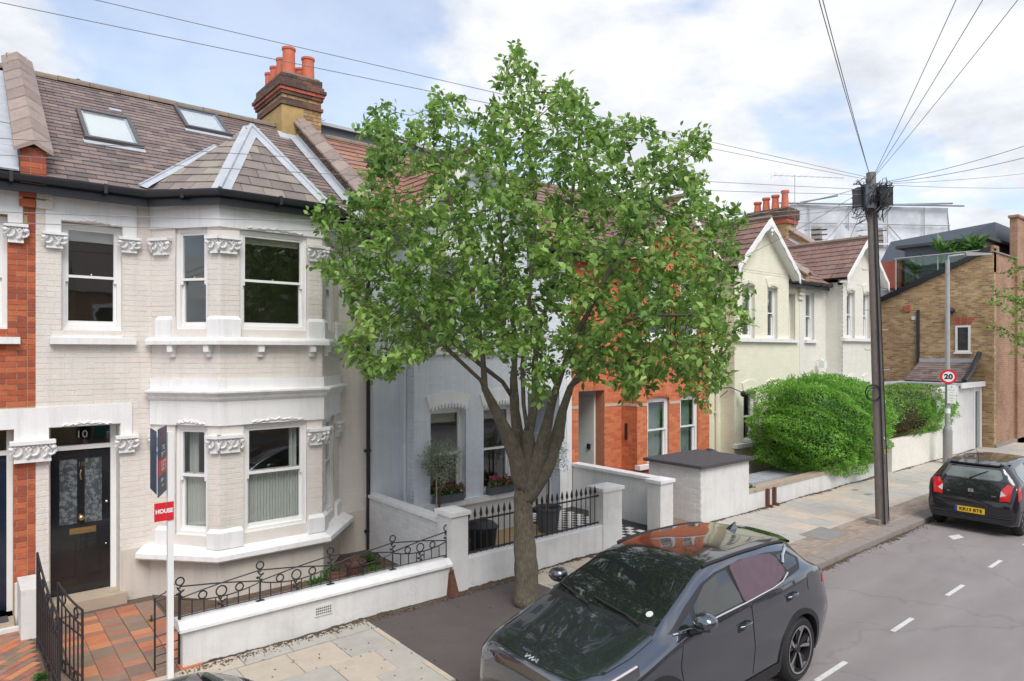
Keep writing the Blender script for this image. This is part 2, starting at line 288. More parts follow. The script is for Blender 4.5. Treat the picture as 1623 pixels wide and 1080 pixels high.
class MB:
    def __init__(s): s.v = []; s.f = []; s.m = []
    def poly(s, pts, mi=0):
        k = len(s.v); s.v += [tuple(p) for p in pts]; s.f.append(tuple(range(k, k + len(pts)))); s.m.append(mi); return s
    def hexa(s, P, mi=0):                                    # 8 points: bottom 4, top 4
        k = len(s.v); s.v += [tuple(p) for p in P]
        for q in ((0, 3, 2, 1), (4, 5, 6, 7), (0, 1, 5, 4), (1, 2, 6, 5), (2, 3, 7, 6), (3, 0, 4, 7)):
            s.f.append(tuple(k + i for i in q)); s.m.append(mi)
        return s
    def box(s, x0, x1, y0, y1, z0, z1, mi=0):
        return s.hexa([(x0, y0, z0), (x1, y0, z0), (x1, y1, z0), (x0, y1, z0), (x0, y0, z1), (x1, y0, z1), (x1, y1, z1), (x0, y1, z1)], mi)
    def fb(s, F, u0, u1, v0, v1, n0, n1, mi=0):
        return s.hexa([F.p(u0, v0, n1), F.p(u1, v0, n1), F.p(u1, v0, n0), F.p(u0, v0, n0), F.p(u0, v1, n1), F.p(u1, v1, n1), F.p(u1, v1, n0), F.p(u0, v1, n0)], mi)
    def prism(s, F, pts, n0, n1, mi=0, mtop=None):           # pts (u,v) ccw seen from +n
        k = len(s.v); c = len(pts)
        s.v += [tuple(F.p(u, v, n0)) for u, v in pts] + [tuple(F.p(u, v, n1)) for u, v in pts]
        s.f.append(tuple(k + i for i in reversed(range(c)))); s.m.append(mi)
        s.f.append(tuple(k + c + i for i in range(c))); s.m.append(mi if mtop is None else mtop)
        for i in range(c):
            j = (i + 1) % c; s.f.append((k + i, k + j, k + c + j, k + c + i)); s.m.append(mi)
        return s
    def tube(s, pts, r, n=6, mi=0, cap=True):
        pts = [Vector(p) for p in pts]; R = r if isinstance(r, (list, tuple)) else [r] * len(pts)
        k0 = len(s.v); up = None
        for i, p in enumerate(pts):
            t = (pts[min(i + 1, len(pts) - 1)] - pts[max(i - 1, 0)])
            if t.length < 1e-9: t = Vector((0, 0, 1))
            t.normalize()
            if up is None: up = Vector((0, 0, 1)) if abs(t.z) < .9 else Vector((1, 0, 0))
            a = t.cross(up); 
            if a.length < 1e-6: a = t.cross(Vector((1, 0, 0)))
            a.normalize(); b = a.cross(t); up = b
            for j in range(n):
                an = 2 * pi * j / n; s.v.append(tuple(p + (a * cos(an) + b * sin(an)) * R[i]))
        for i in range(len(pts) - 1):
            for j in range(n):
                q = (j + 1) % n; a = k0 + i * n
                s.f.append((a + q, a + j, a + n + j, a + n + q)); s.m.append(mi)
        if cap:
            s.f.append(tuple(k0 + j for j in range(n))); s.m.append(mi)
            s.f.append(tuple(k0 + (len(pts) - 1) * n + j for j in reversed(range(n)))); s.m.append(mi)
        return s
    def lathe(s, c, prof, n=16, mi=0):                       # prof (r,z)
        k0 = len(s.v); c = Vector(c)
        for r, z in prof:
            for j in range(n): s.v.append((c.x + r * cos(2 * pi * j / n), c.y + r * sin(2 * pi * j / n), c.z + z))
        for i in range(len(prof) - 1):
            for j in range(n):
                q = (j + 1) % n; a = k0 + i * n; s.f.append((a + j, a + q, a + n + q, a + n + j)); s.m.append(mi)
        s.f.append(tuple(k0 + j for j in reversed(range(n)))); s.m.append(mi)
        s.f.append(tuple(k0 + (len(prof) - 1) * n + j for j in range(n))); s.m.append(mi)
        return s
    def ball(s, c, rx, ry=None, rz=None, n=8, m=5, mi=0):
        ry = ry or rx; rz = rz or rx; k0 = len(s.v)
        for i in range(1, m):
            t = pi * i / m
            for j in range(n): a = 2 * pi * j / n; s.v.append((c[0] + rx * sin(t) * cos(a), c[1] + ry * sin(t) * sin(a), c[2] - rz * cos(t)))
        b = len(s.v); s.v.append((c[0], c[1], c[2] - rz)); s.v.append((c[0], c[1], c[2] + rz))
        for i in range(m - 2):
            for j in range(n):
                q = (j + 1) % n; a = k0 + i * n; s.f.append((a + j, a + q, a + n + q, a + n + j)); s.m.append(mi)
        for j in range(n):
            q = (j + 1) % n; s.f.append((b, k0 + q, k0 + j)); s.m.append(mi); a = k0 + (m - 2) * n; s.f.append((b + 1, a + j, a + q)); s.m.append(mi)
        return s
    def sweep(s, path, prof, mi=0, closed=False):            # path of (x,y), profile of (n outward, z)
        L = len(path); k0 = len(s.v); pn = len(prof)
        for i in range(L):
            p = Vector(path[i][:2]); a = Vector(path[max(i - 1, 0)][:2]); b = Vector(path[min(i + 1, L - 1)][:2])
            d1 = (p - a).normalized() if i > 0 else (b - p).normalized(); d2 = (b - p).normalized() if i < L - 1 else d1
            n1_ = Vector((d1.y, -d1.x)); n2_ = Vector((d2.y, -d2.x)); nn = (n1_ + n2_).normalized(); nn /= max(.3, nn.dot(n1_))
            for (o, z) in prof: s.v.append((p.x + nn.x * o, p.y + nn.y * o, z))
        for i in range(L - 1):
            for j in range(pn):
                q = (j + 1) % pn; a = k0 + i * pn; s.f.append((a + j, a + q, a + pn + q, a + pn + j)); s.m.append(mi)
        s.f.append(tuple(k0 + j for j in range(pn))); s.m.append(mi); s.f.append(tuple(k0 + (L - 1) * pn + j for j in reversed(range(pn)))); s.m.append(mi)
        return s
    def build(s, name, mats, parent=None, smooth=False, kind=None, label=None, recalc=True, auto=None):
        org = ORG.get(parent.name, Vector((0, 0, 0))) if parent else Vector((0, 0, 0))
        me = bpy.data.meshes.new(name)
        V = [(a[0] - org.x, a[1] - org.y, a[2] - org.z) for a in s.v]
        me.from_pydata(V, [], s.f)
        mats = mats if isinstance(mats, (list, tuple)) else [mats]
        for m in mats: me.materials.append(M[m] if isinstance(m, str) else m)
        if len(mats) > 1: me.polygons.foreach_set('material_index', s.m)
        if recalc and len(s.f) < 60000:
            bm = bmesh.new(); bm.from_mesh(me); bmesh.ops.recalc_face_normals(bm, faces=bm.faces); bm.to_mesh(me); bm.free()
        if smooth: me.polygons.foreach_set('use_smooth', [True] * len(me.polygons))
        if auto is not None: me.polygons.foreach_set('use_smooth', [True] * len(me.polygons)); me.set_sharp_from_angle(angle=radians(auto))
        o = bpy.data.objects.new(name, me); COL.objects.link(o)
        if parent: o.parent = parent; ORG[o.name] = org
        if kind: o['kind'] = kind
        if label: o['label'] = label
        return o

def tag(o, label, cat, group=None):
    o['label'] = label; o['category'] = cat
    if group: o['group'] = group
    return o
def thing(name, label, cat, loc=(0, 0, 0), group=None):
    o = bpy.data.objects.new(name, None); COL.objects.link(o); o.empty_display_size = .2
    o.location = loc; ORG[o.name] = Vector(loc)
    return tag(o, label, cat, group)

# ---- wall sheet with rectangular openings and reveals
def wall_mesh(mb, F, u0, u1, v0, v1, holes=(), t=.3, n=0.0, mi=0, ends=True):
    hs = [h for h in holes if h[0] < u1 and h[1] > u0 and h[2] < v1 and h[3] > v0]
    us = sorted({u0, u1, *[min(max(x, u0), u1) for h in hs for x in h[:2]]}); vv = sorted({v0, v1, *[min(max(x, v0), v1) for h in hs for x in h[2:]]})
    def inside(u, v): return any(h[0] < u < h[1] and h[2] < v < h[3] for h in hs)
    for i in range(len(us) - 1):
        for j in range(len(vv) - 1):
            a, b, c, d = us[i], us[i + 1], vv[j], vv[j + 1]
            if inside((a + b) / 2, (c + d) / 2): continue
            mb.poly([F.p(a, c, n), F.p(b, c, n), F.p(b, d, n), F.p(a, d, n)], mi)
            mb.poly([F.p(a, d, n - t), F.p(b, d, n - t), F.p(b, c, n - t), F.p(a, c, n - t)], mi)
    for h in hs:
        a, b, c, d = h[:4]
        for q in (((a, c), (a, d)), ((b, d), (b, c)), ((a, d), (b, d)), ((b, c), (a, c))):
            (p0, p1), (p2, p3) = q
            mb.poly([F.p(p0, p1, n), F.p(p2, p3, n), F.p(p2, p3, n - t), F.p(p0, p1, n - t)], mi)
    if ends:
        mb.poly([F.p(u0, v0, n), F.p(u0, v1, n), F.p(u0, v1, n - t), F.p(u0, v0, n - t)], mi)
        mb.poly([F.p(u1, v0, n), F.p(u1, v0, n - t), F.p(u1, v1, n - t), F.p(u1, v1, n)], mi)
        mb.poly([F.p(u0, v1, n), F.p(u1, v1, n), F.p(u1, v1, n - t), F.p(u0, v1, n - t)], mi)

def subtract(rects, holes):
    out = list(rects)
    for h in holes:
        nx = []
        for r in out:
            a, b, c, d = r
            if h[0] >= b or h[1] <= a or h[2] >= d or h[3] <= c: nx.append(r); continue
            if h[0] > a: nx.append((a, h[0], c, d))
            if h[1] < b: nx.append((h[1], b, c, d))
            x0, x1 = max(a, h[0]), min(b, h[1])
            if h[2] > c: nx.append((x0, x1, c, h[2]))
            if h[3] < d: nx.append((x0, x1, h[3], d))
        out = nx
    return [r for r in out if r[1] - r[0] > .018 and r[3] - r[2] > .018]
def bond(u0, u1, v0, v1, L=.225, c=.075, j=.0075, holes=(), fl=False, off=0):
    rc = []; k = 0; v = v0
    while v < v1 - .02:
        vt = min(v + c - j, v1); u = u0 - ((L / 2 if k % 2 else 0) + off) % L - L; i = 0
        while u < u1:
            w = L if not fl else (L if (i + k) % 2 else L / 2)
            a, b = max(u, u0), min(u + w - j, u1)
            if b - a > .02: rc.append((round(a, 4), round(b, 4), round(v, 4), round(vt, 4)))
            u += w; i += 1
        v += c; k += 1
    return subtract(rc, holes)
def clip(poly, a, b):                                        # keep left of a->b
    out = []; n = len(poly)
    def s_(p): return (b[0] - a[0]) * (p[1] - a[1]) - (b[1] - a[1]) * (p[0] - a[0])
    for i in range(n):
        p, q = poly[i], poly[(i + 1) % n]; sp, sq = s_(p), s_(q)
        if sp >= 0: out.append(p)
        if (sp >= 0) != (sq >= 0): t = sp / (sp - sq); out.append((p[0] + (q[0] - p[0]) * t, p[1] + (q[1] - p[1]) * t))
    return out
def area(p): return .5 * sum(p[i][0] * p[(i + 1) % len(p)][1] - p[(i + 1) % len(p)][0] * p[i][1] for i in range(len(p)))

class Pieces:
    """masonry pieces: the nearest 'cap' become single objects sharing meshes, the rest one joined mesh"""
    def __init__(s): s.L = []
    def add(s, F, rects, d=.006, mat=0, wedge=0.0, jit=.0015, region=None):
        for r in rects:
            P = [(r[0], r[2]), (r[1], r[2]), (r[1], r[3]), (r[0], r[3])]; full = True
            if region:
                n = len(region)
                for i in range(n):
                    P = clip(P, region[i], region[(i + 1) % n])
                    if len(P) < 3: break
                if len(P) < 3 or abs(area(P)) < .0008: continue
                full = abs(abs(area(P)) - (r[1] - r[0]) * (r[3] - r[2])) < 1e-5 and len(P) == 4
            s.L.append((F, P, d, mat, wedge, jit, full))
    @staticmethod
    def geo(mb, T, P, d, wedge, ch=.0035):
        c = Vector((sum(p[0] for p in P) / len(P), sum(p[1] for p in P) / len(P))); v0 = min(p[1] for p in P); v1 = max(p[1] for p in P)
        k = len(mb.v); n = len(P)
        for p in P: mb.v.append(tuple(T(p[0], p[1], -.012)))
        for p in P:
            h = d + wedge * (v1 - p[1]) / max(1e-6, v1 - v0); mb.v.append(tuple(T(p[0], p[1], h - ch)))
        for p in P:
            h = d + wedge * (v1 - p[1]) / max(1e-6, v1 - v0); q = Vector(p) + (c - Vector(p)).normalized() * ch * 1.3
            mb.v.append(tuple(T(q.x, q.y, h)))
        for i in range(n):
            j = (i + 1) % n
            mb.f.append((k + i, k + j, k + n + j, k + n + i)); mb.m.append(0)
            mb.f.append((k + n + i, k + n + j, k + 2 * n + j, k + 2 * n + i)); mb.m.append(0)
        mb.f.append(tuple(k + 2 * n + i for i in range(n))); mb.m.append(0)
    def finish(s, name, mats, parent, cap=300, rest='stuff_name', camp=Vector((0, 0, 3.6)), skip=None):
        mats = mats if isinstance(mats, (list, tuple)) else [mats]
        def key(e):
            F, P = e[0], e[1]; c = F.p(sum(p[0] for p in P) / len(P), sum(p[1] for p in P) / len(P)); dv_ = c - camp
            vis = 1.0
            x = dv_.x * cos(TH) - dv_.y * sin(TH); z = dv_.x * sin(TH) + dv_.y * cos(TH)
            if z < .2 or abs(x / z) > .80 or abs(dv_.z / z) > .56: vis = 50
            if e[0].N.dot(dv_) > 0: vis = 50
            if skip and skip(c): vis = 20
            return dv_.length / max(.05, sqrt(abs(area(P)))) * vis
        L = sorted(s.L, key=key); org = ORG.get(parent.name, Vector((0, 0, 0)))
        cache = {}; rng = random.Random(len(L))
        for e in L[:cap]:
            F, P, d, mi, wd, jit, full = e
            w, h = P[1][0] - P[0][0], P[2][1] - P[1][1]
            cu = sum(p[0] for p in P) / len(P); cv = sum(p[1] for p in P) / len(P)
            kk = (round(w, 3), round(h, 3), d, mi, wd) if full else None
            me = cache.get(kk) if kk else None
            if me is None:
                mb = MB(); Pieces.geo(mb, lambda a, b, c: Vector((a - cu, b - cv, c)), P, d, wd)
                me = bpy.data.meshes.new(name); me.from_pydata(mb.v, [], mb.f); me.materials.append(M[mats[mi]])
                if kk: cache[kk] = me
            o = bpy.data.objects.new(name, me); COL.objects.link(o); o.parent = parent
            R = Matrix((F.U, F.V, F.N)).transposed().to_4x4(); R.translation = F.p(cu, cv, rng.uniform(-jit, jit)) - org
            o.matrix_local = R
        for mi, mt in enumerate(mats):
            rem = [e for e in L[cap:] if e[3] == mi]
            if not rem: continue
            mb = MB()
            for F, P, d, m_, wd, jit, full in rem:
                j = rng.uniform(-jit, jit); Pieces.geo(mb, lambda a, b, c: F.p(a, b, c + j), P, d, wd)
            mb.build(rest, mt, parent, recalc=False, kind='stuff')

def text_mesh(txt, size, F, u, v, n, mat, parent, name='lettering', bold=0.0, width=None, ext=.001, align='CENTER'):
    cu = bpy.data.curves.new(name, 'FONT'); cu.body = txt; cu.size = size; cu.extrude = ext; cu.offset = bold; cu.align_x = align; cu.align_y = 'CENTER'; cu.resolution_u = 3
    to = bpy.data.objects.new(name, cu); COL.objects.link(to)
    me = bpy.data.meshes.new_from_object(to.evaluated_get(bpy.context.evaluated_depsgraph_get())); bpy.data.objects.remove(to)
    w = max([v_.co.x for v_ in me.vertices]) - min([v_.co.x for v_ in me.vertices]) if len(me.vertices) else 1
    sx = (width / w) if width else 1
    o = bpy.data.objects.new(name, me); COL.objects.link(o); me.materials.clear(); me.materials.append(M[mat]); o.parent = parent
    R = Matrix((F.U * sx, F.V, F.N)).transposed().to_4x4(); R.translation = F.p(u, v, n) - ORG.get(parent.name, Vector((0, 0, 0))); o.matrix_local = R
    return o
# ================================================================ GROUND
g = MB(); g.box(-300, 900, -300, 1000, -1.2, -0.112); g.build('ground', 'asphalt', kind='structure')
ROADZ = -0.10
g = MB(); g.poly([(-30, -6.6, ROADZ), (34.5, -6.6, ROADZ), (34.5, 5.42, ROADZ), (-30, 5.42, ROADZ)])
g.poly([(34.5, -6.6, ROADZ), (120, -6.6, ROADZ), (120, 5.42, ROADZ), (34.5, 5.42, ROADZ)])
g.build('road', 'asphalt', kind='structure')
mk = MB()
for a, b in ((4.6, 5.25), (6.0, 6.6), (7.42, 8.15), (9.52, 10.2), (11.55, 12.27), (13.62, 14.24), (15.7, 16.3), (17.7, 18.3)):
    mk.box(a, b, 3.575, 3.635, ROADZ + .002, ROADZ + .006)
mk.build('bay_marking', 'road_paint', kind='structure')
mk = MB(); mk.prism(Frame((0, 0, ROADZ), (1, 0, 0), (0, 0, 1), (0, 1, 0)), [(15.1, 4.6), (15.45, 4.52), (15.6, 4.66), (15.3, 4.76)], .001, .004); mk.build('paint_patch', 'road_paint', kind='structure')
# pavement bed, kerb, slabs, brick strip
pv = MB(); pv.box(-12, 32.6, 5.52, 8.4, -.4, -.022); pv = pv.build('pavement', 'slab_bed', kind='structure'); ORG['pavement'] = Vector((0, 0, 0))
pc = Pieces()
def F0(z=-.012): return Frame((0, 0, z), (1, 0, 0), (0, 0, 1), (0, 1, 0))
def slabs(x0, x1, y0, y1, sx, sy, j=.007, stag=.5, off=0.0):
    rc = []; y = y1; k = 0
    while y > y0 + .02:
        ya = max(y - sy, y0); x = x0 - ((sx * stag if k % 2 else 0) + off) % sx
        while x < x1:
            a, b = max(x, x0), min(x + sx - j, x1)
            if b - a > .03: rc.append((round(a, 4), round(b, 4), round(ya, 4), round(y - j, 4)))
            x += sx
        y -= sy; k += 1
    return rc
cover_holes = [(12.74, 13.64, 5.98, 6.54)]
pc.add(F0(), slabs(-6, 4.22, 6.07, 7.86, .57, .59, off=.11), d=.012, mat=0, jit=.003)
pc.add(F0(), slabs(-6, 4.22, 7.88, 8.24, .57, .4), d=.012, mat=0, jit=.003)
pc.add(F0(), subtract(slabs(6.95, 32.4, 6.36, 8.24, .58, .6, off=.2), cover_holes), d=.012, mat=0, jit=.003)
pc.add(F0(), subtract(slabs(-6, 4.22, 5.74, 6.06, .2, .1), []), d=.012, mat=1, jit=.002)
pc.add(F0(), subtract(slabs(6.95, 32.4, 5.74, 6.35, .205, .102), cover_holes), d=.012, mat=1, jit=.002)
slabL = [e for e in pc.L if e[3] == 0]; brickL = [e for e in pc.L if e[3] == 1]
p1 = Pieces(); p1.L = slabL; p1.finish('paving_slab', ['slab'], pv, cap=190, rest='far_slabs')
p2 = Pieces(); p2.L = [(a, b, c, 0, e, f, g_) for a, b, c, d, e, f, g_ in brickL]; p2.finish('paving_brick', ['pave_brick'], pv, cap=110, rest='paving_bricks')
tp = MB(); tp.box(4.225, 6.945, 5.54, 8.22, -.03, -.001); tp.build('tarmac_patch', 'tarmac', pv)
kb = Pieces()
kb.add(Frame((0, 0, -.012), (1, 0, 0), (0, 0, 1), (0, 1, 0)), [(x, x + .90, 5.425, 5.73) for x in [(-6.6 + .91 * i) for i in range(43)]], d=.014, jit=.002)
kbase = MB(); kbase.box(-8, 32.5, 5.42, 5.728, -.3, -.014); kbase = kbase.build('kerb', 'kerb', kind='structure'); ORG['kerb'] = Vector((0, 0, 0))
kb.finish('kerb_stone', ['kerb'], kbase, cap=60, rest='far_kerb')
# inspection cover
cv = thing('inspection_cover', 'grey rectangular inspection cover set in the pavement by the brick strip', 'manhole cover', (13.19, 6.26, 0))
mb = MB(); mb.box(12.75, 13.63, 5.99, 6.53, -.02, .002); mb.build('cover_plate', 'steel_grey', cv)
mb = MB()
for a in ((12.74, 12.77, 5.98, 6.54), (13.61, 13.64, 5.98, 6.54), (12.77, 13.61, 5.98, 6.01), (12.77, 13.61, 6.51, 6.54)): mb.box(*a, -.02, .006)
mb.build('cover_rim', 'kerb', cv)
for i, (x, y, lb) in enumerate(((17.6, 7.2, 'small dark stopcock cover in the pavement nearest the telegraph pole'), (19.6, 7.75, 'small dark stopcock cover in the pavement in front of the garden gap'), (17.9, 7.65, 'small dark stopcock cover in the pavement by the foot of the privet bush'))):
    mb = MB(); mb.box(x, x + .24, y, y + .15, -.01, .003); tag(mb.build('stopcock_cover', 'steel_grey'), lb, 'utility cover', 'small covers in the pavement')
# front garden grounds
gg = MB(); gg.box(-6, 5.72, 8.2, 11.0, -.4, -.02); gg = gg.build('garden_ground', 'grout', kind='structure')
gg2 = MB(); gg2.box(2.2, 5.7, 8.35, 11.0, -.02, .03); gg2.build('garden_soil', 'soil', kind='structure')
g3 = MB(); g3.box(5.8, 10.0, 8.3, 11.0, -.4, .05); g3.build('gravel_bed', 'gravel', kind='structure')
g4 = MB(); g4.box(10.0, 11.1, 8.3, 12.4, -.4, .04); g4 = g4.build('chequered_path', 'tile_black', kind='structure'); ORG[g4.name] = Vector((0, 0, 0))
mb = MB()
for i in range(9):
    for j in range(18):
        if (i + j) % 2 == 0: mb.box(9.2 + i * .14, 9.2 + i * .14 + .138, 8.5 + j * .14, 8.5 + j * .14 + .138, .04, .062)
mb.build('white_tiles', 'tile_white', g4, kind='stuff')
mb = MB(); mb.box(9.16, 10.5, 8.48, 11.0, .03, .058); mb.build('black_tiles', 'tile_black', g4)
g5 = MB(); g5.box(11.25, 16.4, 8.3, 12.4, -.4, .03); g5.build('garden_yard', 'quarry', kind='structure')
g6 = MB(); g6.box(16.4, 31, 8.3, 12.4, -.4, .05); g6.build('garden_beds', 'stone_step', kind='structure')
# tiled path of number 10 and of the neighbour
path = MB(); path.box(.78, 2.2, 8.2, 11.0, -.018, .012); path = path.build('tiled_path', 'grout', kind='structure'); ORG['tiled_path'] = Vector((0, 0, 0))
pp = Pieces(); PF = F0(.014)
rc = []; 
for ci, x in enumerate((.98, 1.215, 1.45, 1.69, 1.93)):
    y = 10.74
    while y > 8.2:
        h = random.choice((.15, .15, .15, .3)) if y > 8.55 else .15
        rc.append((x, x + .231, round(y - h, 3), round(y - .007, 3))); y -= h
pp.add(PF, rc, d=.010, jit=.002); pp.finish('path_tile', ['quarry'], path, cap=150, rest='tiles')
pb = MB(); pb.box(.80, .96, 8.2, 10.9, 0, .028); pb.build('path_edging', 'quarry', path)
p3 = MB(); p3.box(-3, .76, 8.2, 11, -.018, .0); p3 = p3.build('neighbour_path', 'grout', kind='structure'); ORG[p3.name] = Vector((0, 0, 0))
pp = Pieces(); rr = Frame((.3, 9.0, .002), (1, 1, 0), (0, 0, 1), (-1, 1, 0))
A_ = []
for i in range(-10, 11):
    for j in range(-10, 11):
        u, v = i * .21 + (j % 2) * .1, j * .105
        c = rr.p(u + .1, v + .05)
        if -.4 < c.x < .70 and 8.3 < c.y < 10.8: A_.append((round(u, 3), round(u + .203, 3), round(v, 3), round(v + .098, 3)))
pp.add(rr, A_, d=.008, jit=.002); pp.finish('path_tile', ['quarry'], p3, cap=110, rest='tiles')

# ================================================================ windows, capitals
def sash(parent, F, u0, u1, v0, v1, r=.10, meet=.5, fw=.055, mat='white_wood', voile=None, blind=0.0, curtain=None, shutters=False, seam=True, name='window', horns=True, lowcurtain=False):
    mb = MB(); n1_, n0 = -r, -r - .10
    for a, b, c, d in ((u0, u0 + fw, v0, v1), (u1 - fw, u1, v0, v1), (u0 + fw, u1 - fw, v1 - fw, v1), (u0 + fw, u1 - fw, v0, v0 + fw * .9)): mb.fb(F, a, b, c, d, n0, n1_)
    vm = v0 + (v1 - v0) * meet; s = .036; a, b = u0 + fw, u1 - fw
    # upper sash (outer track), lower sash (inner track)
    for (c, d, nn) in ((vm - .02, v1 - fw, n1_ - .012), (v0 + fw * .9, vm + .018, n1_ - .05)):
        mb.fb(F, a, a + s, c, d, nn - .04, nn); mb.fb(F, b - s, b, c, d, nn - .04, nn)
        mb.fb(F, a + s, b - s, d - s, d, nn - .04, nn - .001); mb.fb(F, a + s, b - s, c, c + (s if nn > n1_ - .03 else s * 1.6), nn - .04, nn - .001)
    if horns:
        for x in (a, b - s): mb.prism(F, [(x, vm - .08), (x + s, vm - .08), (x + s, vm - .02), (x, vm - .02)], n1_ - .04, n1_ - .014)
    w = mb.build(name, mat, parent)
    for (c, d, nn) in ((vm + .01, v1 - fw - s + .004, n1_ - .03), (v0 + fw + s, vm - .01, n1_ - .07)):
        p = MB(); p.fb(F, a + s - .004, b - s + .004, c, d, nn - .004, nn); p.build('pane', 'glass', w)
    ct = MB()
    ct.ball(F.p((a + b) / 2, vm + .03, n1_ - .03), .016, n=6, m=4); ct.build('catch', 'brass', w)
    if blind:
        p = MB(); p.fb(F, a + s * .5, b - s * .5, v1 - fw - blind, v1 - fw, n1_ - .135, n1_ - .13); p.build('blind', 'blind', w)
    def drape(x0, x1, z0, z1, nn, m, amp, lam, nm):
        c = MB(); N = max(6, int((x1 - x0) / lam * 6)); rg = random.Random(int(x0 * 999)); ph = rg.random() * 6
        pts = []
        for i in range(N + 1):
            t = x0 + (x1 - x0) * i / N; ph += rg.uniform(.75, 1.35)
            pts.append((t, nn + amp * sin(ph)))
        k = 0
        for i in range(N):
            c.poly([F.p(pts[i][0], z0, pts[i][1]), F.p(pts[i + 1][0], z0, pts[i + 1][1]), F.p(pts[i + 1][0], z1, pts[i + 1][1] * .92 + nn * .08), F.p(pts[i][0], z1, pts[i][1] * .92 + nn * .08)])
        c.build(nm, m, w)
    if voile: drape(a, b, v0 + .02, v0 + (v1 - v0) * voile, n1_ - .135, 'voile', .013, .045, 'curtain')
    if curtain:
        for (x0, x1) in curtain[1]: drape(x0, x1, v0 + .02, v1 - .05, n1_ - .21, curtain[0], .025, .06, 'curtain')
    if shutters:
        sh = MB(); z = v0 + .1
        while z < v1 - .1:
            sh.hexa([F.p(a + .03, z, n1_ - .13), F.p(b - .03, z, n1_ - .13), F.p(b - .03, z, n1_ - .145), F.p(a + .03, z, n1_ - .145), F.p(a + .03, z + .035, n1_ - .165), F.p(b - .03, z + .035, n1_ - .165), F.p(b - .03, z + .035, n1_ - .18), F.p(a + .03, z + .035, n1_ - .18)]); z += .062
        sh.fb(F, (a + b) / 2 - .02, (a + b) / 2 + .02, v0 + .06, v1 - .06, n1_ - .16, n1_ - .12)
        sh.build('shutter', 'white_wood', w)
    return w

def capital(parent, F, u0, u1, v0, v1, n=0.0, dp=.13, seed=1, balls=(1, 1)):
    """carved foliage capital"""
    rg = random.Random(seed); mb = MB(); h = v1 - v0; w = u1 - u0
    mb.fb(F, u0 - .015, u1 + .015, v1 - h * .17, v1, n, n + dp + .02)
    mb.fb(F, u0 + .03, u1 - .03, v0, v0 + h * .12, n, n + dp - .045)
    k = len(mb.v)
    mb.hexa([F.p(u0 + .035, v0 + h * .12, n + dp - .06), F.p(u1 - .035, v0 + h * .12, n + dp - .06), F.p(u1 - .035, v0 + h * .12, n), F.p(u0 + .035, v0 + h * .12, n),
             F.p(u0 + .005, v1 - h * .17, n + dp - .02), F.p(u1 - .005, v1 - h * .17, n + dp - .02), F.p(u1 - .005, v1 - h * .17, n), F.p(u0 + .005, v1 - h * .17, n)])
    m = max(2, int(round(w / .09)))
    for i in range(m):
        cu = u0 + w * (i + .5) / m; sgn = 1 if i % 2 else -1
        pts = []; rad = []
        for q in range(9):
            t = q / 8; a = sgn * (t * 5.2 - 1.2); rr_ = h * .30 * (1 - t * .75)
            pts.append(F.p(cu + rr_ * cos(a) * .9, v0 + h * .50 + rr_ * sin(a), n + dp - .035 + .012 * sin(t * 5))); rad.append(.016 * (1.25 - t * .6))
        mb.tube(pts, rad, 5)
        x = cu + w / m * .42 * sgn
        pts = [F.p(x, v0 + h * .16, n + dp - .05), F.p(x + .015 * sgn, v0 + h * .42, n + dp - .03), F.p(x - .02 * sgn, v0 + h * .62, n + dp - .01), F.p(x + .01 * sgn, v0 + h * .76, n + dp)]
        mb.tube(pts, [.010, .02, .017, .006], 5)
        c = F.p(cu, v0 + h * (.66 + .1 * rg.random()), n + dp - .02); mb.ball(c, .020, n=6, m=4)
    for s_, on in ((u0 + .005, balls[0]), (u1 - .005, balls[1])):
        if not on: continue
        c = F.p(s_, v1 - h * .34, n + dp - .02); mb.ball(c, .036, .036, .034, n=8, m=5)
    return mb.build('capital', 'white_paint', parent, auto=50)
def garland(parent, F, u0, u1, v, n):
    mb = MB(); N = 26; pts = []
    for i in range(N + 1):
        t = i / N; pts.append(F.p(u0 + (u1 - u0) * t, v + .03 * (1 - abs(2 * t - 1)) + .009 * sin(t * 38), n + .008))
    mb.tube(pts, .013, 5)
    for i in range(1, N, 3):
        p = pts[i]; s_ = 1 if i % 2 else -1
        mb.tube([p, p + F.U * .035 * s_ + F.V * .018, p + F.U * .06 * s_ + F.V * .004], [.014, .014, .004], 5)
    mb.build('carved_garland', 'white_paint', parent, auto=50)

# ================================================================ roofs
SL = .7; CS = 1 / sqrt(1 + SL * SL); SN = SL * CS
RF = Frame((0, 10.8, 5.95), (1, 0, 0), (0, -SN, CS), (0, CS, SN))
RL = (14.4 - 10.8) / CS
def roofp(x, y): return (x, (y - 10.8) / CS)
def face_frame(a, b, c):
    a, b, c = Vector(a), Vector(b), Vector(c); U = (b - a).normalized(); N = U.cross(c - a).normalized()
    if N.z < 0: N = -N
    V = N.cross(U); return Frame(a, U, N, V)
def tile_face(P, pts, mat, tw, ex, d=.004, wedge=.012, side_dir=None):
    """pts[0]->pts[1] is the eave; region = all points"""
    F = face_frame(pts[0], pts[1], pts[2]); uv = []
    for p in pts:
        q = Vector(p) - F.O; uv.append((q.dot(F.U), q.dot(F.V)))
    if area(uv) < 0: uv = uv[::-1]
    us = [p[0] for p in uv]; vs_ = [p[1] for p in uv]
    rc = []; v = min(vs_); k = 0
    while v < max(vs_):
        u = min(us) - (tw / 2 if k % 2 else 0)
        while u < max(us): rc.append((round(u, 4), round(u + tw - .006, 4), round(v, 4), round(v + ex - .002, 4))); u += tw
        v += ex; k += 1
    P.add(F, rc, d=d, mat=mat, wedge=wedge, jit=.002, region=uv)
    return F
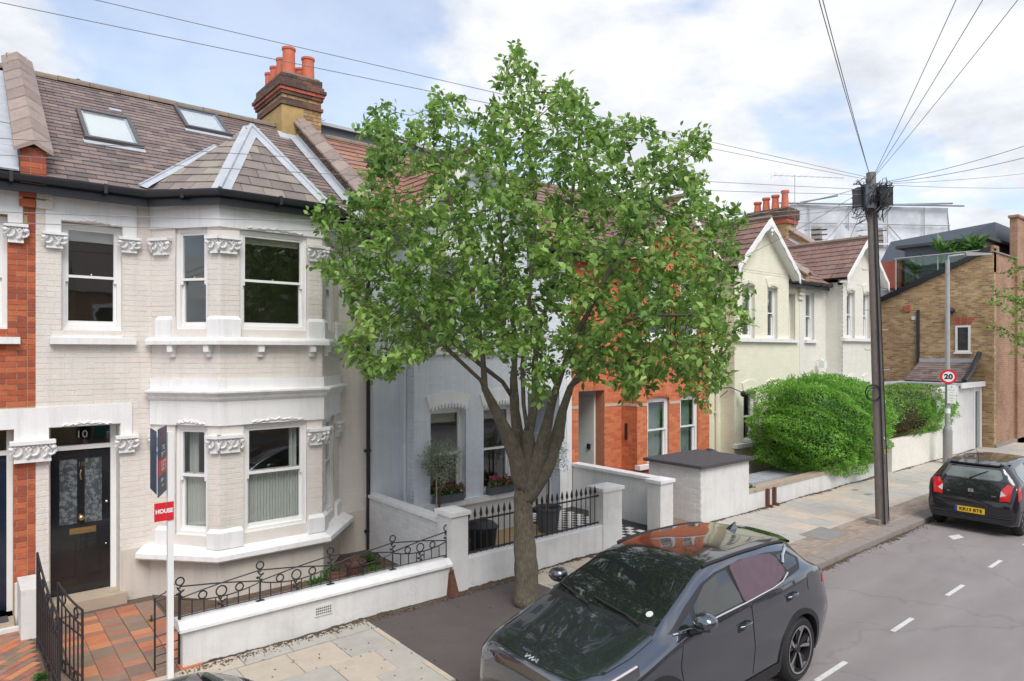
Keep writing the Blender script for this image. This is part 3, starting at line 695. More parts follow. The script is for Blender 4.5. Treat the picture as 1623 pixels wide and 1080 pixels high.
def felt(parent, faces, name='roof', mat='under', off=-.010):
    mb = MB()
    for f in faces:
        a, b, c = [Vector(x) for x in f[:3]]; n = (b - a).cross(c - a).normalized()
        if n.z < 0: n = -n
        mb.poly([Vector(p) + n * off for p in f])
        mb.poly([Vector(p) + n * (off - .05) for p in f][::-1])
    return mb.build(name, mat, parent)
def lead_strip(mb, a, b, na, nb, w=.12, roll=.028):
    a, b = Vector(a), Vector(b); d = (b - a).normalized()
    for N, sgn in ((Vector(na).normalized(), 1), (Vector(nb).normalized(), -1)):
        s_ = N.cross(d).normalized()
        if s_.z > 0: s_ = -s_
        q = [a + N * .026, b + N * .026, b + N * .022 + s_ * w, a + N * .022 + s_ * w]; mb.poly(q); mb.poly([p - N * .006 for p in q][::-1])
    up = (Vector(na) + Vector(nb)).normalized() * .03
    mb.tube([a + up, b + up], roll, 8)
def ridge_tiles(parent, x0, x1, y, z, mat='ridge', n=None):
    k = n or max(2, int((x1 - x0) / .45)); w = (x1 - x0) / k
    for i in range(k):
        mb = MB(); a, b = x0 + w * i, x0 + w * (i + 1) - .008; j = random.uniform(-.006, .006); q = 8
        for e in range(q):
            t0, t1 = pi * e / q, pi * (e + 1) / q
            p = [(a, y - cos(t0) * .13, z + sin(t0) * .12 + j), (b, y - cos(t0) * .13, z + sin(t0) * .12 + j), (b, y - cos(t1) * .13, z + sin(t1) * .12 + j), (a, y - cos(t1) * .13, z + sin(t1) * .12 + j)]
            mb.poly(p)
        mb.poly([(b, y - cos(pi * e / q) * .13, z + sin(pi * e / q) * .12 + j) for e in range(q + 1)]); mb.poly([(a, y - cos(pi * e / q) * .13, z + sin(pi * e / q) * .12 + j) for e in range(q + 1)][::-1])
        mb.build('ridge_tile', mat, parent)
def parapet(parent, x0, x1, yb=14.0, brickmat='stack_dark', h=.42, frontmat='red_brick', jm='lime_joint'):
    zt = lambda y: 5.95 + (y - 10.8) * SL
    yf = 10.74
    mb = MB(); S = Frame((x0, 0, 0), (0, 1, 0), (-1, 0, 0))
    mb.prism(Frame((x0, 0, 0), (0, 1, 0), (-1, 0, 0)), [(yf, 5.80), (yf, zt(10.8) + h - .1), (yb, zt(yb) + h), (yb, zt(yb) - .25)], -(x1 - x0), 0)
    w = mb.build('parapet', jm, parent)
    P = Pieces(); Ff = front(yf)
    P.add(Ff, bond(x0, x1, 5.86, zt(10.8) + h - .1, L=x1 - x0 + .009 if x1 - x0 < .25 else .225), d=.007)
    Fs = Frame((x0, 0, 0), (0, -1, 0)); reg = [(-yb, zt(yb)), (-yf, zt(10.8)), (-yf, zt(10.8) + h - .1), (-yb, zt(yb) + h)]
    if area(reg) < 0: reg = reg[::-1]
    P.add(Fs, bond(-yb, -yf, 5.9, zt(yb) + h), d=.006, mat=1, region=reg)
    P.finish('brick', [frontmat, brickmat], w, cap=50, rest='brickwork')
    # coping tiles, saddle shaped
    N = 9; L = (yb - yf) / N
    for i in range(N):
        ya, yb2 = yf - .08 + L * i, yf - .08 + L * (i + 1) + .03; xa, xb, xm = x0 - .07, x1 + .07, (x0 + x1) / 2; lift = .015 * (N - i) / N
        za, zb = zt(ya) + h - .01, zt(yb2) + h - .02
        c = MB(); c.v = [(xa, ya, za - .03), (xm, ya, za + .10), (xb, ya, za - .03), (xb, ya, za - .08), (xm, ya, za + .04), (xa, ya, za - .08),
                         (xa, yb2, zb - .035), (xm, yb2, zb + .09), (xb, yb2, zb - .035), (xb, yb2, zb - .08), (xm, yb2, zb + .04), (xa, yb2, zb - .08)]
        c.f = [(0, 1, 7, 6), (1, 2, 8, 7), (2, 3, 9, 8), (3, 4, 10, 9), (4, 5, 11, 10), (5, 0, 6, 11), (0, 5, 4, 1), (1, 4, 3, 2), (6, 7, 10, 11), (7, 8, 9, 10)]; c.m = [0] * 10
        c.build('coping_tile', 'coping', w)
    # stepped lead soakers along the lower side
    ld = MB(); yy = yf + .1
    while yy < yb - .1:
        z = zt(yy); ld.poly([(x0 - .012, yy, z + .01), (x0 - .012, yy + .14, z + .10), (x0 - .012, yy + .10, z + .20), (x0 - .012, yy, z + .12)]); yy += .115
    for k in range(1):
        ld.hexa([(x0 - .20, yf, zt(yf) + .035), (x0 - .01, yf, zt(yf) + .035), (x0 - .01, yb, zt(yb) + .035), (x0 - .20, yb, zt(yb) + .035), (x0 - .20, yf, zt(yf) + .045), (x0 - .01, yf, zt(yf) + .05), (x0 - .01, yb, zt(yb) + .05), (x0 - .20, yb, zt(yb) + .045)])
    ld.build('lead_flashing', 'lead', w)
    return w
def skylight(parent, x0, x1, v0, v1):
    mb = MB(); w = .055
    for a, b, c, d in ((x0, x0 + w, v0, v1), (x1 - w, x1, v0, v1), (x0 + w, x1 - w, v1 - w, v1), (x0 + w, x1 - w, v0, v0 + w * 1.1)): mb.fb(RF, a, b, c, d, -.02, .075)
    for a, b, c, d in ((x0 + w, x0 + w + .03, v0 + w, v1 - w), (x1 - w - .03, x1 - w, v0 + w, v1 - w)): mb.fb(RF, a, b, c, d, -.02, .050, 1)
    mb.fb(RF, x0 - .03, x1 + .03, v0 - .16, v0 - .002, .015, .030, 1); mb.fb(RF, x0 - .02, x1 + .02, v0 - .04, v0, .03, .085)
    s_ = mb.build('skylight', ['skylight_frame', 'lead'], parent)
    p = MB(); p.fb(RF, x0 + w, x1 - w, v0 + w, v1 - w, .055, .062); p.build('pane', 'glass', s_)
    p = MB(); p.fb(RF, x0 + w + .01, x1 - w - .01, v0 + w + .02, v1 - w - .02, .012, .018); p.build('blind', 'sign_white', s_)  # white sheet under the glass stands in for the bright sky reflection
def interior(parent, x0, x1, y0=11.31, y1=13.2):
    mb = MB()
    for z0, z1 in ((.1, 2.95), (3.05, 5.7)):
        mb.poly([(x0 + .02, y0, z0), (x1 - .02, y0, z0), (x1 - .02, y1, z0), (x0 + .02, y1, z0)]); mb.poly([(x0 + .02, y0, z1), (x0 + .02, y1, z1), (x1 - .02, y1, z1), (x1 - .02, y0, z1)])
        mb.poly([(x0 + .02, y1, z0), (x1 - .02, y1, z0), (x1 - .02, y1, z1), (x0 + .02, y1, z1)])
        for x in (x0 + .02, x1 - .02): mb.poly([(x, y0, z0), (x, y1, z0), (x, y1, z1), (x, y0, z1)])
    mb.box(x0 + .01, x1 - .01, 14.9, 15.0, 0, 8.2)
    mb.build('interior', 'room', parent, recalc=False)
def gutter(parent, path, z, r=.055, brackets=True):
    mb = MB(); pr_ = [(-.02, z + .03), (-.02, z + .0), (.0, z - .05), (.04, z - .065), (.085, z - .05), (.105, z), (.105, z + .03), (.095, z + .03), (.09, z), (.04, z - .045), (-.01, z + .0), (-.01, z + .03)]
    mb.sweep(path, pr_); g_ = mb.build('gutter', 'black_plastic', parent, auto=40)
    f = MB(); f.sweep(path, [(-.06, z + .02), (-.06, z - .17), (-.025, z - .17), (-.025, z + .02)]); f.build('fascia', 'black_plastic', parent)
    if brackets:
        b = MB()
        for i in range(len(path) - 1):
            a, c = Vector(path[i]), Vector(path[i + 1]); L = (c - a).length; n = Vector((c.y - a.y, a.x - c.x)).normalized(); k = max(1, int(L / .9))
            for j in range(k):
                q = a.lerp(c, (j + .5) / k) + n * .045; b.box(q.x - .02, q.x + .02, q.y - .07, q.y + .07, z - .085, z + .045)
        b.build('gutter_brackets', 'black_plastic', g_)
    return g_
def downpipe(parent, x, y, z0, z1, mat='black_iron'):
    mb = MB(); mb.tube([(x, y, z0), (x, y, z1 - .15), (x, y - .08, z1)], .036, 10)
    z = z0 + .3
    while z < z1: mb.tube([(x, y, z), (x, y, z + .05)], .046, 10); mb.box(x - .06, x + .06, y, y + .06, z, z + .04); z += 1.45
    mb.build('downpipe', mat, parent, auto=40)
# ================================================================ HOUSE 10 (cream)
h10 = thing('terraced_house', 'cream painted brick terraced house numbered 10 with a canted white trimmed bay', 'house', (3.2, 11, 0))
Fm = front(11.0)
BL0, BL1, BR1, BR0 = (2.2, 11.0), (2.9, 10.1), (4.45, 10.1), (5.15, 11.0)
cl, cf, crr = seg(BL0, BL1), seg(BL1, BR1), seg(BR1, BR0); LC = hypot(.7, .9); LF = 1.55
bayhole = (2.2, 5.15, -.1, 5.9)
door_o = (.95, 1.79, .16, 2.57); wup = (1.09, 1.82, 3.90, 5.40)
mb = MB(); wall_mesh(mb, Fm, .80, 5.72, -.1, 6.0, [door_o, wup, bayhole], t=.3)
for F, L, lo, up in ((cl, LC, (.40, .94, .93, 2.53), (.40, .94, 3.93, 5.40)), (cf, LF, (.34, 1.30, .93, 2.53), (.28, 1.30, 3.93, 5.40)), (crr, LC, (.22, .80, .93, 2.53), (.22, .80, 3.93, 5.40))):
    wall_mesh(mb, F, 0, L, -.1, 5.9, [lo, up], t=.11)
W10 = mb.build('wall', 'cream_mortar', h10)
P10 = Pieces()
bands = [door_o, wup, bayhole, (.80, 1.97, 2.57, 2.85), (1.79, 1.95, 2.14, 2.57), (.80, .95, 2.14, 2.57), (.89, 2.02, 5.40, 5.74), (.88, 1.12, 5.02, 5.4), (1.80, 2.04, 5.02, 5.4), (.80, 5.72, -.1, .745), (.95, 2.0, 3.70, 3.80), (.98, 1.09, 3.8, 3.9)]
P10.add(Fm, bond(.80, 5.72, .745, 5.78, holes=bands), d=.0035)
for F, L, lo, up in ((cl, LC, (.40, .94), (.40, .94)), (cf, LF, (.34, 1.30), (.28, 1.30)), (crr, LC, (.22, .80), (.22, .80))):
    P10.add(F, bond(0, L, 3.21, 3.70), d=.0035)
    P10.add(F, bond(0, L, .93, 2.14, holes=[(lo[0], lo[1], .5, 3)], off=.11), d=.0035)
    P10.add(F, bond(0, L, 4.12, 5.02, holes=[(up[0], up[1], 3, 6)], off=.11), d=.0035)
P10.finish('brick', ['cream_brick'], W10, cap=290, rest='brickwork')
# plinth render
mb = MB(); mb.fb(Fm, 1.80, 2.19, -.1, .745, 0, .022); mb.fb(Fm, .80, .945, -.1, .50, 0, .03); mb.fb(Fm, 5.16, 5.66, -.1, .745, 0, .022)
pl = [(2.19, 11.0), (2.9, 10.1), (4.45, 10.1), (5.16, 11.0)]
mb.sweep(pl, [(0, .62), (.022, .62), (.022, -.1), (0, -.1)]); mb.build('plinth', 'cream_render', h10)
# white trim
T = MB(); hd = .030
T.fb(Fm, .80, 1.94, 2.575, 2.85, 0, hd); T.fb(Fm, 1.795, 1.94, 2.40, 2.575, 0, hd); T.fb(Fm, .80, .945, 2.42, 2.575, 0, hd)
T.build('lintel', 'white_paint', h10); T = MB()
T.fb(Fm, .91, 2.00, 5.405, 5.72, 0, hd); T.fb(Fm, .91, 1.085, 5.22, 5.405, 0, hd); T.fb(Fm, 1.825, 2.00, 5.24, 5.405, 0, hd)
T.build('lintel', 'white_paint', h10)
# reveals painted white for the upper window and bay
capital(h10, Fm, .885, 1.135, 5.01, 5.22, 0, .10, 3); capital(h10, Fm, 1.775, 2.03, 5.03, 5.245, 0, .10, 4)
capital(h10, Fm, .53, 1.0, 2.13, 2.42, 0, .13, 5); capital(h10, Fm, 1.74, 2.0, 2.15, 2.40, 0, .10, 6)
sash(h10, Fm, wup[0], wup[1], 3.93, 5.39, r=.09, meet=.5, blind=.17)
mb = MB(); mb.fb(Fm, .955, 1.985, 3.705, 3.795, -.1, .10); mb.fb(Fm, 1.09, 1.82, 3.795, 3.93, -.12, -.06); mb.fb(Fm, 1.09, 1.82, 3.795, 3.83, -.06, .03); mb.build('sill', 'white_paint', h10)
garland(h10, Fm, 1.2, 1.72, 5.405, hd)
# bay white bands
B = MB(); bp = [BL0, BL1, BR1, BR0]
B.sweep(bp, [(0, 5.86), (.03, 5.86), (.03, 5.405), (0, 5.405)]); B.build('frieze', 'white_paint', h10); B = MB()                                   # top frieze
B.sweep(bp, [(0, 3.205), (.035, 3.205), (.035, 3.05), (.15, 3.035), (.15, 3.01), (.12, 2.985), (.085, 2.96), (.08, 2.93), (.055, 2.90), (.035, 2.89), (.035, 2.535), (0, 2.535)])
bay_band = B.build('cornice', 'white_paint', h10)
s_ = MB(); s_.sweep([(2.2, 11.0), (2.9, 10.1), (4.45, 10.1), (5.15, 11.0)], [(-.02, 3.80), (.06, 3.81), (.125, 3.785), (.135, 3.76), (.135, 3.705), (-.02, 3.705)]); s_.build('upper_sill', 'white_paint', h10)
s_ = MB(); s_.sweep([(2.09, 11.0), (2.9, 10.1), (4.45, 10.1), (5.26, 11.0)], [(-.10, .80), (.0, .765), (.165, .69), (.17, .625), (.15, .60), (-.02, .60)]); s_.build('lower_sill', 'white_paint', h10)
for F, us in ((cl, (.35, .95)), (cf, (.52, 1.32)), (crr, (.10, .55, .9))):
    for u in us:
        b = MB(); b.fb(F, u, u + .085, 3.60, 3.705, 0, .11); b.fb(F, u + .01, u + .075, 3.53, 3.60, 0, .06); b.build('bracket', 'white_paint', h10)
for z0, z1, dz in ((2.14, 2.40, 0), (5.02, 5.26, 0)):
    capital(h10, cl, .04, .34, z0, z1, 0, .10, 7)
    w = .32 if z0 < 3 else .28
    capital(h10, cl, 1.0 - .01, LC + .035, z0, z1, 0, .10, 8, (1, 0)); capital(h10, cf, -.035, w - .02, z0, z1, 0, .10, 9, (0, 1))
    capital(h10, cf, 1.30, LF, z0, z1, 0, .11, 10); capital(h10, crr, 0, .2, z0, z1, 0, .11, 12); capital(h10, crr, .86, 1.1, z0, z1, 0, .10, 11)
for z0, z1 in ((.76, 1.04), (3.80, 4.12)):
    def ped(F, a, c, pr=.05):
        b = MB(); b.fb(F, a, c, z0, z1 - .05, 0, pr); b.hexa([F.p(a, z1 - .05, pr), F.p(c, z1 - .05, pr), F.p(c, z1 - .05, 0), F.p(a, z1 - .05, 0), F.p(a + .02, z1, .008), F.p(c - .02, z1, .008), F.p(c - .02, z1, 0), F.p(a + .02, z1, 0)]); b.build('pedestal', 'white_paint', h10)
    ped(cl, .10, .36); ped(cl, .96, LC + .02); ped(cf, -.02, .32 if z0 < 1 else .28); ped(cf, 1.31, LF + .02); ped(crr, -.02, .2); ped(crr, .84, 1.12)
for F, a, c in ((cl, .40, .94), (cf, .34, 1.30), (crr, .22, .80)):
    sash(h10, F, a, c, .93, 2.52, r=.04, meet=.545 if True else .5, voile=.56, curtain=('voile', [(c - .2, c - .06)] if F is not cl else [(a + .06, a + .2)]))
for F, a, c in ((cl, .40, .94), (cf, .28, 1.30), (crr, .22, .80)):
    sash(h10, F, a, c, 3.93, 5.395, r=.04, meet=.50, blind=(.12 if F is not cl else 0))
for F, a, c, z in ((cf, .45, 1.2, 2.56), (cl, .46, .88, 2.56), (cf, .38, 1.2, 5.42)): garland(h10, F, a, c, z, .035)
# ceilings of the bay so that the rooms are closed
mb = MB()
for z in (.3, 2.98, 3.12, 5.7): mb.poly([(2.25, 11, z), (2.92, 10.2, z), (4.43, 10.2, z), (5.1, 11, z)])
mb.build('bay_floor', 'room', h10)
interior(h10, .80, 5.72)
# porch, door
pr_ = MB(); pr_.fb(Fm, .953, 1.787, .165, .175, -.32, -.0); 
pr_.build('threshold', 'stone_step', h10)
st = MB(); st.box(.80, 1.86, 10.86, 11.28, -.05, .165, 0); st.build('doorstep', 'stone_step', h10)
dfr = MB(); Fd = front(11.27)
for a in ((.955, .985, .17, 2.57), (1.71, 1.785, .17, 2.57), (.985, 1.71, 2.215, 2.275), (.985, 1.71, 2.54, 2.57)): dfr.fb(Fd, *a, -.06, .04)
dfr = dfr.build('door_frame', 'white_wood', h10)
fan = MB(); fan.fb(Fd, .985, 1.71, 2.275, 2.54, -.012, -.006); fan.build('fanlight', 'glass', dfr)
text_mesh('10', .15, Fd, 1.36, 2.42, 0, 'blind', h10, name='house_number')
garland(h10, Fm, 1.1, 1.65, 2.585, hd)
dl = MB(); d0, d1 = .990, 1.705; z0, z1 = .19, 2.21
cols = [(d0, d0 + .10), ((d0 + d1) / 2 - .045, (d0 + d1) / 2 + .045), (d1 - .10, d1)]
for a, b in cols: dl.fb(Fd, a, b, z0, z1, -.03, .012)
for c, d in ((z0, z0 + .20), (.98, 1.16), (z1 - .12, z1)):
    for a, b in ((cols[0][1], cols[1][0]), (cols[1][1], cols[2][0])): dl.fb(Fd, a, b, c, d, -.03, .0118)
for a, b in ((cols[0][1], cols[1][0]), (cols[1][1], cols[2][0])):
    dl.fb(Fd, a, b, z0 + .2, .98, -.03, -.008)
    for q in ((a, b, .955, .98), (a, b, z0 + .2, z0 + .225)): dl.fb(Fd, *q, -.008, .006)
    for q in ((a, a + .02, z0 + .225, .955), (b - .02, b, z0 + .225, .955)): dl.fb(Fd, *q, -.008, .006)
door = dl.build('door', 'black_gloss', h10)
M['etched'] = None
m_, nd, lk = newmat('etched_glass'); out = nd.new('ShaderNodeOutputMaterial'); b = nd.new('ShaderNodeBsdfPrincipled'); lk.new(b.outputs[0], out.inputs[0])
geo = nd.new('ShaderNodeNewGeometry'); v1_ = nd.new('ShaderNodeTexVoronoi'); v1_.inputs['Scale'].default_value = 17; v1_.feature = 'SMOOTH_F1'; lk.new(geo.outputs['Position'], v1_.inputs['Vector'])
nz = nd.new('ShaderNodeTexNoise'); nz.inputs['Scale'].default_value = 26; nz.inputs['Detail'].default_value = 4; nz.inputs['Distortion'].default_value = 2.2; lk.new(geo.outputs['Position'], nz.inputs['Vector'])
su = nd.new('ShaderNodeMath'); su.operation = 'MULTIPLY_ADD'; lk.new(v1_.outputs['Distance'], su.inputs[0]); su.inputs[1].default_value = -.55; lk.new(nz.outputs[0], su.inputs[2])
rp = nd.new('ShaderNodeValToRGB'); rp.color_ramp.elements[0].position = .22; rp.color_ramp.elements[0].color = (.055, .065, .075, 1); rp.color_ramp.elements[1].position = .36; rp.color_ramp.elements[1].color = (.17, .19, .205, 1)
lk.new(su.outputs[0], rp.inputs[0]); lk.new(rp.outputs[0], b.inputs['Base Color']); b.inputs['Roughness'].default_value = .25; M['etched'] = m_
for a, b_ in ((cols[0][1], cols[1][0]), (cols[1][1], cols[2][0])):
    p = MB(); p.fb(Fd, a, b_, 1.16, z1 - .12, -.02, -.004); p.build('etched_pane', 'etched', door)
p = MB(); p.fb(Fd, 1.21, 1.53, 1.015, 1.10, .012, .022); p.fb(Fd, 1.24, 1.50, 1.04, 1.075, .022, .026); p.build('letterbox', 'brass', door)
p = MB(); c_ = Fd.p((d0 + d1) / 2, 1.245, .045); p.ball(c_, .042, .042, .042, 12, 8); p.tube([Fd.p((d0 + d1) / 2, 1.245, .01), c_], .018, 8); p.build('door_knob', 'brass', door, auto=60)
p = MB(); c_ = Fd.p((d0 + d1) / 2, 1.86, .02); p.tube([Fd.p(1.3475, 1.92, .02), Fd.p(1.335, 1.86, .035), Fd.p(1.3475, 1.78, .02)], .011, 6); p.build('knocker', 'brass', door, auto=60)
p = MB(); p.ball(Fd.p(1.66, 1.43, .02), .022, n=8, m=5); p.ball(Fd.p(1.655, .82, .015), .014, n=8, m=5); p.build('lock', 'chrome', door, auto=60)
text_mesh('10', .085, Fd, 1.35, 2.0, .014, 'brass', door, name='number')

# main roof
P = Pieces(); hx0, hx1 = .90, 5.56
sk = [(1.50, 2.28, (12.08 - 10.8) / CS, (13.14 - 10.8) / CS), (3.22, 4.02, (13.30 - 10.8) / CS, (14.22 - 10.8) / CS)]
rc = []; v = -.06; k = 0
while v < RL - .05:
    u = hx0 - (.12 if k % 2 else 0)
    while u < hx1: rc.append((round(max(u, hx0), 4), round(min(u + .236, hx1), 4), round(v, 4), round(min(v + .150, RL - .02), 4))); u += .24
    v += .152; k += 1
rc = subtract(rc, sk)
P.add(RF, rc, d=.003, wedge=.013, jit=.002)
R10 = felt(h10, [[(hx0, 10.74, 5.91), (hx1, 10.74, 5.91), (hx1, 14.4, 8.47), (hx0, 14.4, 8.47)], [(hx0, 14.4, 8.47), (hx1, 14.4, 8.47), (hx1, 18, 5.95), (hx0, 18, 5.95)]])
def under_bay(c): return abs(c.x - 3.68) < (12.7 - c.y) * .78 and c.y < 12.7
P.finish('roof_tile', ['slate'], R10, cap=150, rest='roof_tiles', skip=under_bay)
for s in sk: skylight(R10, *s)
ridge_tiles(R10, hx0 - .02, 5.25, 14.4, 8.42)
mb = MB(); mb.lathe((1.72, 14.75, 8.35), [(.05, 0), (.05, .22), (.10, .23), (.10, .27), (.03, .33)], 10); mb.build('vent_cowl', 'black_plastic', R10, auto=40)
mb = MB(); mb.fb(RF, 2.02, 2.2, 3.15, 3.24, .01, .05); mb.build('tile_vent', 'lead', R10)
# bay roof
A = (3.68, 11.1, 7.27); R_ = (3.68, 12.69, 7.27); EL = (2.1, 10.74, 5.92); CL_ = (2.86, 9.94, 5.90); CR_ = (4.50, 9.94, 5.90); ER = (5.26, 10.74, 5.92)
faces = [[EL, CL_, A], [CL_, CR_, A], [CR_, ER, A], [EL, A, R_], [ER, R_, A]]
BR = felt(h10, faces, name='bay_roof')
P = Pieces()
for f in faces[:3]: tile_face(P, f, 0, .32, .21, d=.004, wedge=.014)
tile_face(P, [EL, A, R_], 0, .32, .21); tile_face(P, [A, ER, R_][::-1], 0, .32, .21)
P.finish('slate', ['slate_big'], BR, cap=110, rest='slates')
def nrm(f):
    a, b, c = [Vector(x) for x in f[:3]]; n = (b - a).cross(c - a).normalized(); return n if n.z > 0 else -n
ld = MB(); N5 = [nrm(f) for f in faces]
lead_strip(ld, A, CL_, N5[0], N5[1], .13); lead_strip(ld, A, CR_, N5[1], N5[2], .13); lead_strip(ld, A, R_, N5[3], N5[4], .14)
ld.build('lead_hip', 'lead', BR)
ld = MB(); RN = Vector((0, -SN, CS))
for e, k_ in ((EL, 3), (ER, 4)):
    a, b = Vector(e), Vector(R_); d = (b - a).normalized(); s_ = RN.cross(d).normalized(); s_ = s_ if (s_.x < 0) == (e is EL) else -s_
    ld.poly([a + RN * .03, b + RN * .03, b + RN * .03 + s_ * .13, a + RN * .03 + s_ * .13]); ld.tube([a + RN * .035 + s_ * .13, b + RN * .035 + s_ * .13], .014, 6)
    n_ = N5[k_]; t_ = n_.cross(d).normalized(); t_ = -t_ if (t_.x < 0) == (e is EL) else t_
    ld.poly([a + n_ * .03, b + n_ * .03, b + n_ * .03 + t_ * .12, a + n_ * .03 + t_ * .12])
ld.build('lead_valley', 'lead', BR, recalc=False)
gutter(h10, [(.0, 10.72), (2.08, 10.72), (2.84, 9.90), (4.52, 9.90), (5.28, 10.72), (5.75, 10.72)], 5.86)
downpipe(h10, 5.69, 10.93, .05, 5.75)
parapet(h10, 5.58, 5.86)
parapet(h10, .62, .90)
cb = MB()
for i, z in enumerate((5.70, 5.57)): cb.fb(Fm, .805, .99, z - .06 + .02, z + .06, 0, .10 - i * .035)
cb.build('corbel', 'cream_brick', h10)
# chimney stack shared with next door
ch = thing('chimney_stack', 'tall corbelled brick chimney stack on the ridge of the cream house', 'chimney', (5.7, 14.7, 8.0))
cx0, cx1, cy0, cy1 = 5.27, 6.13, 13.97, 15.5
lv = [(7.7, 8.84, 0, 'c')]
mb = MB(); mb.box(cx0 + .01, cx1 - .01, cy0 + .01, cy1 - .01, 7.5, 9.52); CHB = mb.build('stack', 'lime_joint', ch)
P = Pieces(); z = 8.02
courses = []
while z < 8.82: courses.append((z, 0.0, 2)); z += .075
for o_, m_i in ((.035, 0), (.0, 0), (.0, 2), (.035, 0), (.06, 1), (.09, 0), (.05, 0), (.02, 0), (.02, 0)): courses.append((z, o_, m_i)); z += .075
k = 0
for z, o_, m_i in courses:
    a0, a1, b0, b1 = cx0 - o_, cx1 + o_, cy0 - o_, cy1 + o_
    if o_ > 0:
        t = MB(); t.box(a0 + .006, a1 - .006, b0 + .006, b1 - .006, z, z + .068); 
        t.build('corbel_course', ['stack_dark', 'stack_red', 'stock'][m_i], CHB)
    P.add(front(b0), bond(a0, a1, z, z + .07, off=(k % 2) * .11), d=.006, mat=m_i); P.add(side(a0), bond(-b1, -b0, z, z + .07, off=(k % 2) * .11), d=.006, mat=m_i)
    P.add(Frame((a1, 0, 0), (0, 1, 0)), bond(b0, b1, z, z + .07, off=(k % 2) * .11), d=.006, mat=m_i); k += 1
P.finish('brick', ['stack_dark', 'stack_red', 'stock'], CHB, cap=160, rest='brickwork')
mb = MB(); mb.box(cx0 - .014, cx0 + .46, cy0 - .014, cy1 - .3, 7.6, 8.83); mb.build('render_patch', 'ochre_render', ch)
mb = MB(); mb.box(cx0 + .02, cx1 - .02, cy0 + .02, cy1 - .02, 9.50, 9.56); mb.build('flaunching', 'kerb', ch)
mb = MB(); mb.hexa([(cx0 - .1, cy0 - .14, 8.05), (cx1 - .5, cy0 - .14, 8.05), (cx1 - .5, cy0 + .02, 8.2), (cx0 - .1, cy0 + .02, 8.2), (cx0 - .1, cy0 - .14, 8.10), (cx1 - .5, cy0 - .14, 8.10), (cx1 - .5, cy0 + .02, 8.26), (cx0 - .1, cy0 + .02, 8.26)]); mb.build('lead_apron', 'lead', ch)
for x, y, h, r in ((5.50, 14.2, .62, .135), (5.93, 14.2, .52, .135), (5.50, 14.6, .52, .12), (5.50, 14.98, .46, .12), (5.50, 15.3, .42, .12), (5.93, 14.62, .42, .12)):
    mb = MB(); mb.lathe((x, y, 9.53), [(r * 1.02, 0), (r * .97, h * .5), (r * .95, h - .06), (r * 1.08, h - .045), (r * 1.08, h), (r * .85, h), (r * .85, h - .2)], 18); mb.build('chimney_pot', 'terracotta', ch, auto=40)
def aerial(x, y, z0, z1, L, ang, label, n=9):
    t = thing('tv_aerial', label, 'aerial', (x, y, z0)); mb = MB(); mb.tube([(x, y, z0), (x, y, z1)], .014, 6); mb.build('mast', 'galv', t)
    mb = MB(); d = Vector((cos(ang), sin(ang), 0)); q = Vector((-sin(ang), cos(ang), 0)); o = Vector((x, y, z1 - .05))
    mb.tube([o - d * L * .3, o + d * L * .7], .010, 5)
    for i in range(n):
        c = o + d * L * (-.28 + .96 * i / (n - 1)); w = .14 - .05 * i / n; mb.tube([c - q * w, c + q * w], .006, 4)
    c = o - d * L * .3
    for s in (-1, 1): mb.tube([c - q * .14, c - q * .16 + Vector((0, 0, .13 * s)) - d * .03], .006, 4); mb.tube([c + q * .14, c + q * .16 + Vector((0, 0, .13 * s)) - d * .03], .006, 4)
    mb.build('boom', 'galv', t)
aerial(6.3, 15.6, 8.3, 9.95, 1.0, .2, 'small tv aerial, the upper one behind the big chimney pots'); aerial(6.45, 15.8, 8.3, 9.45, .9, .2, 'small tv aerial, the lower one behind the big chimney stack')

# ================================================================ HOUSE 8 (red brick, left edge)
h8 = thing('terraced_house', 'red brick terraced house with white stone lintels at the left edge', 'house', (-1, 11, 0))
mb = MB(); w8 = (-.32, .50, 3.90, 5.40); d8 = (-.35, .565, .12, 2.57)
wall_mesh(mb, Fm, -4.2, .80, -.1, 6.0, [w8, d8], t=.3); W8 = mb.build('wall', 'lime_joint', h8)
P = Pieces(); P.add(Fm, bond(-1.2, .80, .55, 5.82, L=.225, fl=True, holes=[w8, d8, (-1, .42, 2.57, 2.86), (-.5, .68, 5.40, 5.76), (-.6, .71, 5.24, 5.4), (.42, .80, 2.14, 2.86), (-.6, .62, 5.12, 5.4), (-.6, .64, 3.70, 3.80)]), d=.008)
P.finish('brick', ['red_brick'], W8, cap=230, rest='brickwork')
T = MB(); T.fb(Fm, -1.5, .799, 2.58, 2.849, 0, hd + .001); T.fb(Fm, .567, .799, 2.42, 2.58, 0, hd + .001); T.build('lintel', 'white_paint', h8); T = MB(); T.fb(Fm, -1.2, .66, 5.405, 5.72, 0, hd); T.fb(Fm, .50, .66, 5.30, 5.405, 0, hd); T.build('lintel', 'white_paint', h8)
capital(h8, Fm, .47, .70, 5.04, 5.285, 0, .10, 21)
mb = MB(); mb.fb(Fm, -.5, .63, 3.705, 3.795, -.1, .10); mb.fb(Fm, -.32, .50, 3.795, 3.93, -.12, -.06); mb.build('sill', 'white_paint', h8)
mb = MB(); mb.fb(Fm, .575, .795, -.1, .55, 0, .06); mb.build('plinth', 'white_wall', h8)
sash(h8, Fm, w8[0], w8[1], 3.93, 5.39, r=.09)
fr8 = MB()
for a in ((.50, .565, .12, 2.57), (-.35, .5, 2.215, 2.275)): fr8.fb(Fd, *a, -.06, .05)
fr8 = fr8.build('door_frame', 'white_wood', h8)
d8m = MB(); d8m.fb(Fd, -.32, .50, .14, 2.215, -.03, .0)
for c, d in ((.14, .34), (.55, .62), (.98, 1.12), (1.5, 1.57), (2.1, 2.215)): d8m.fb(Fd, -.32, .50, c, d, 0, .014)
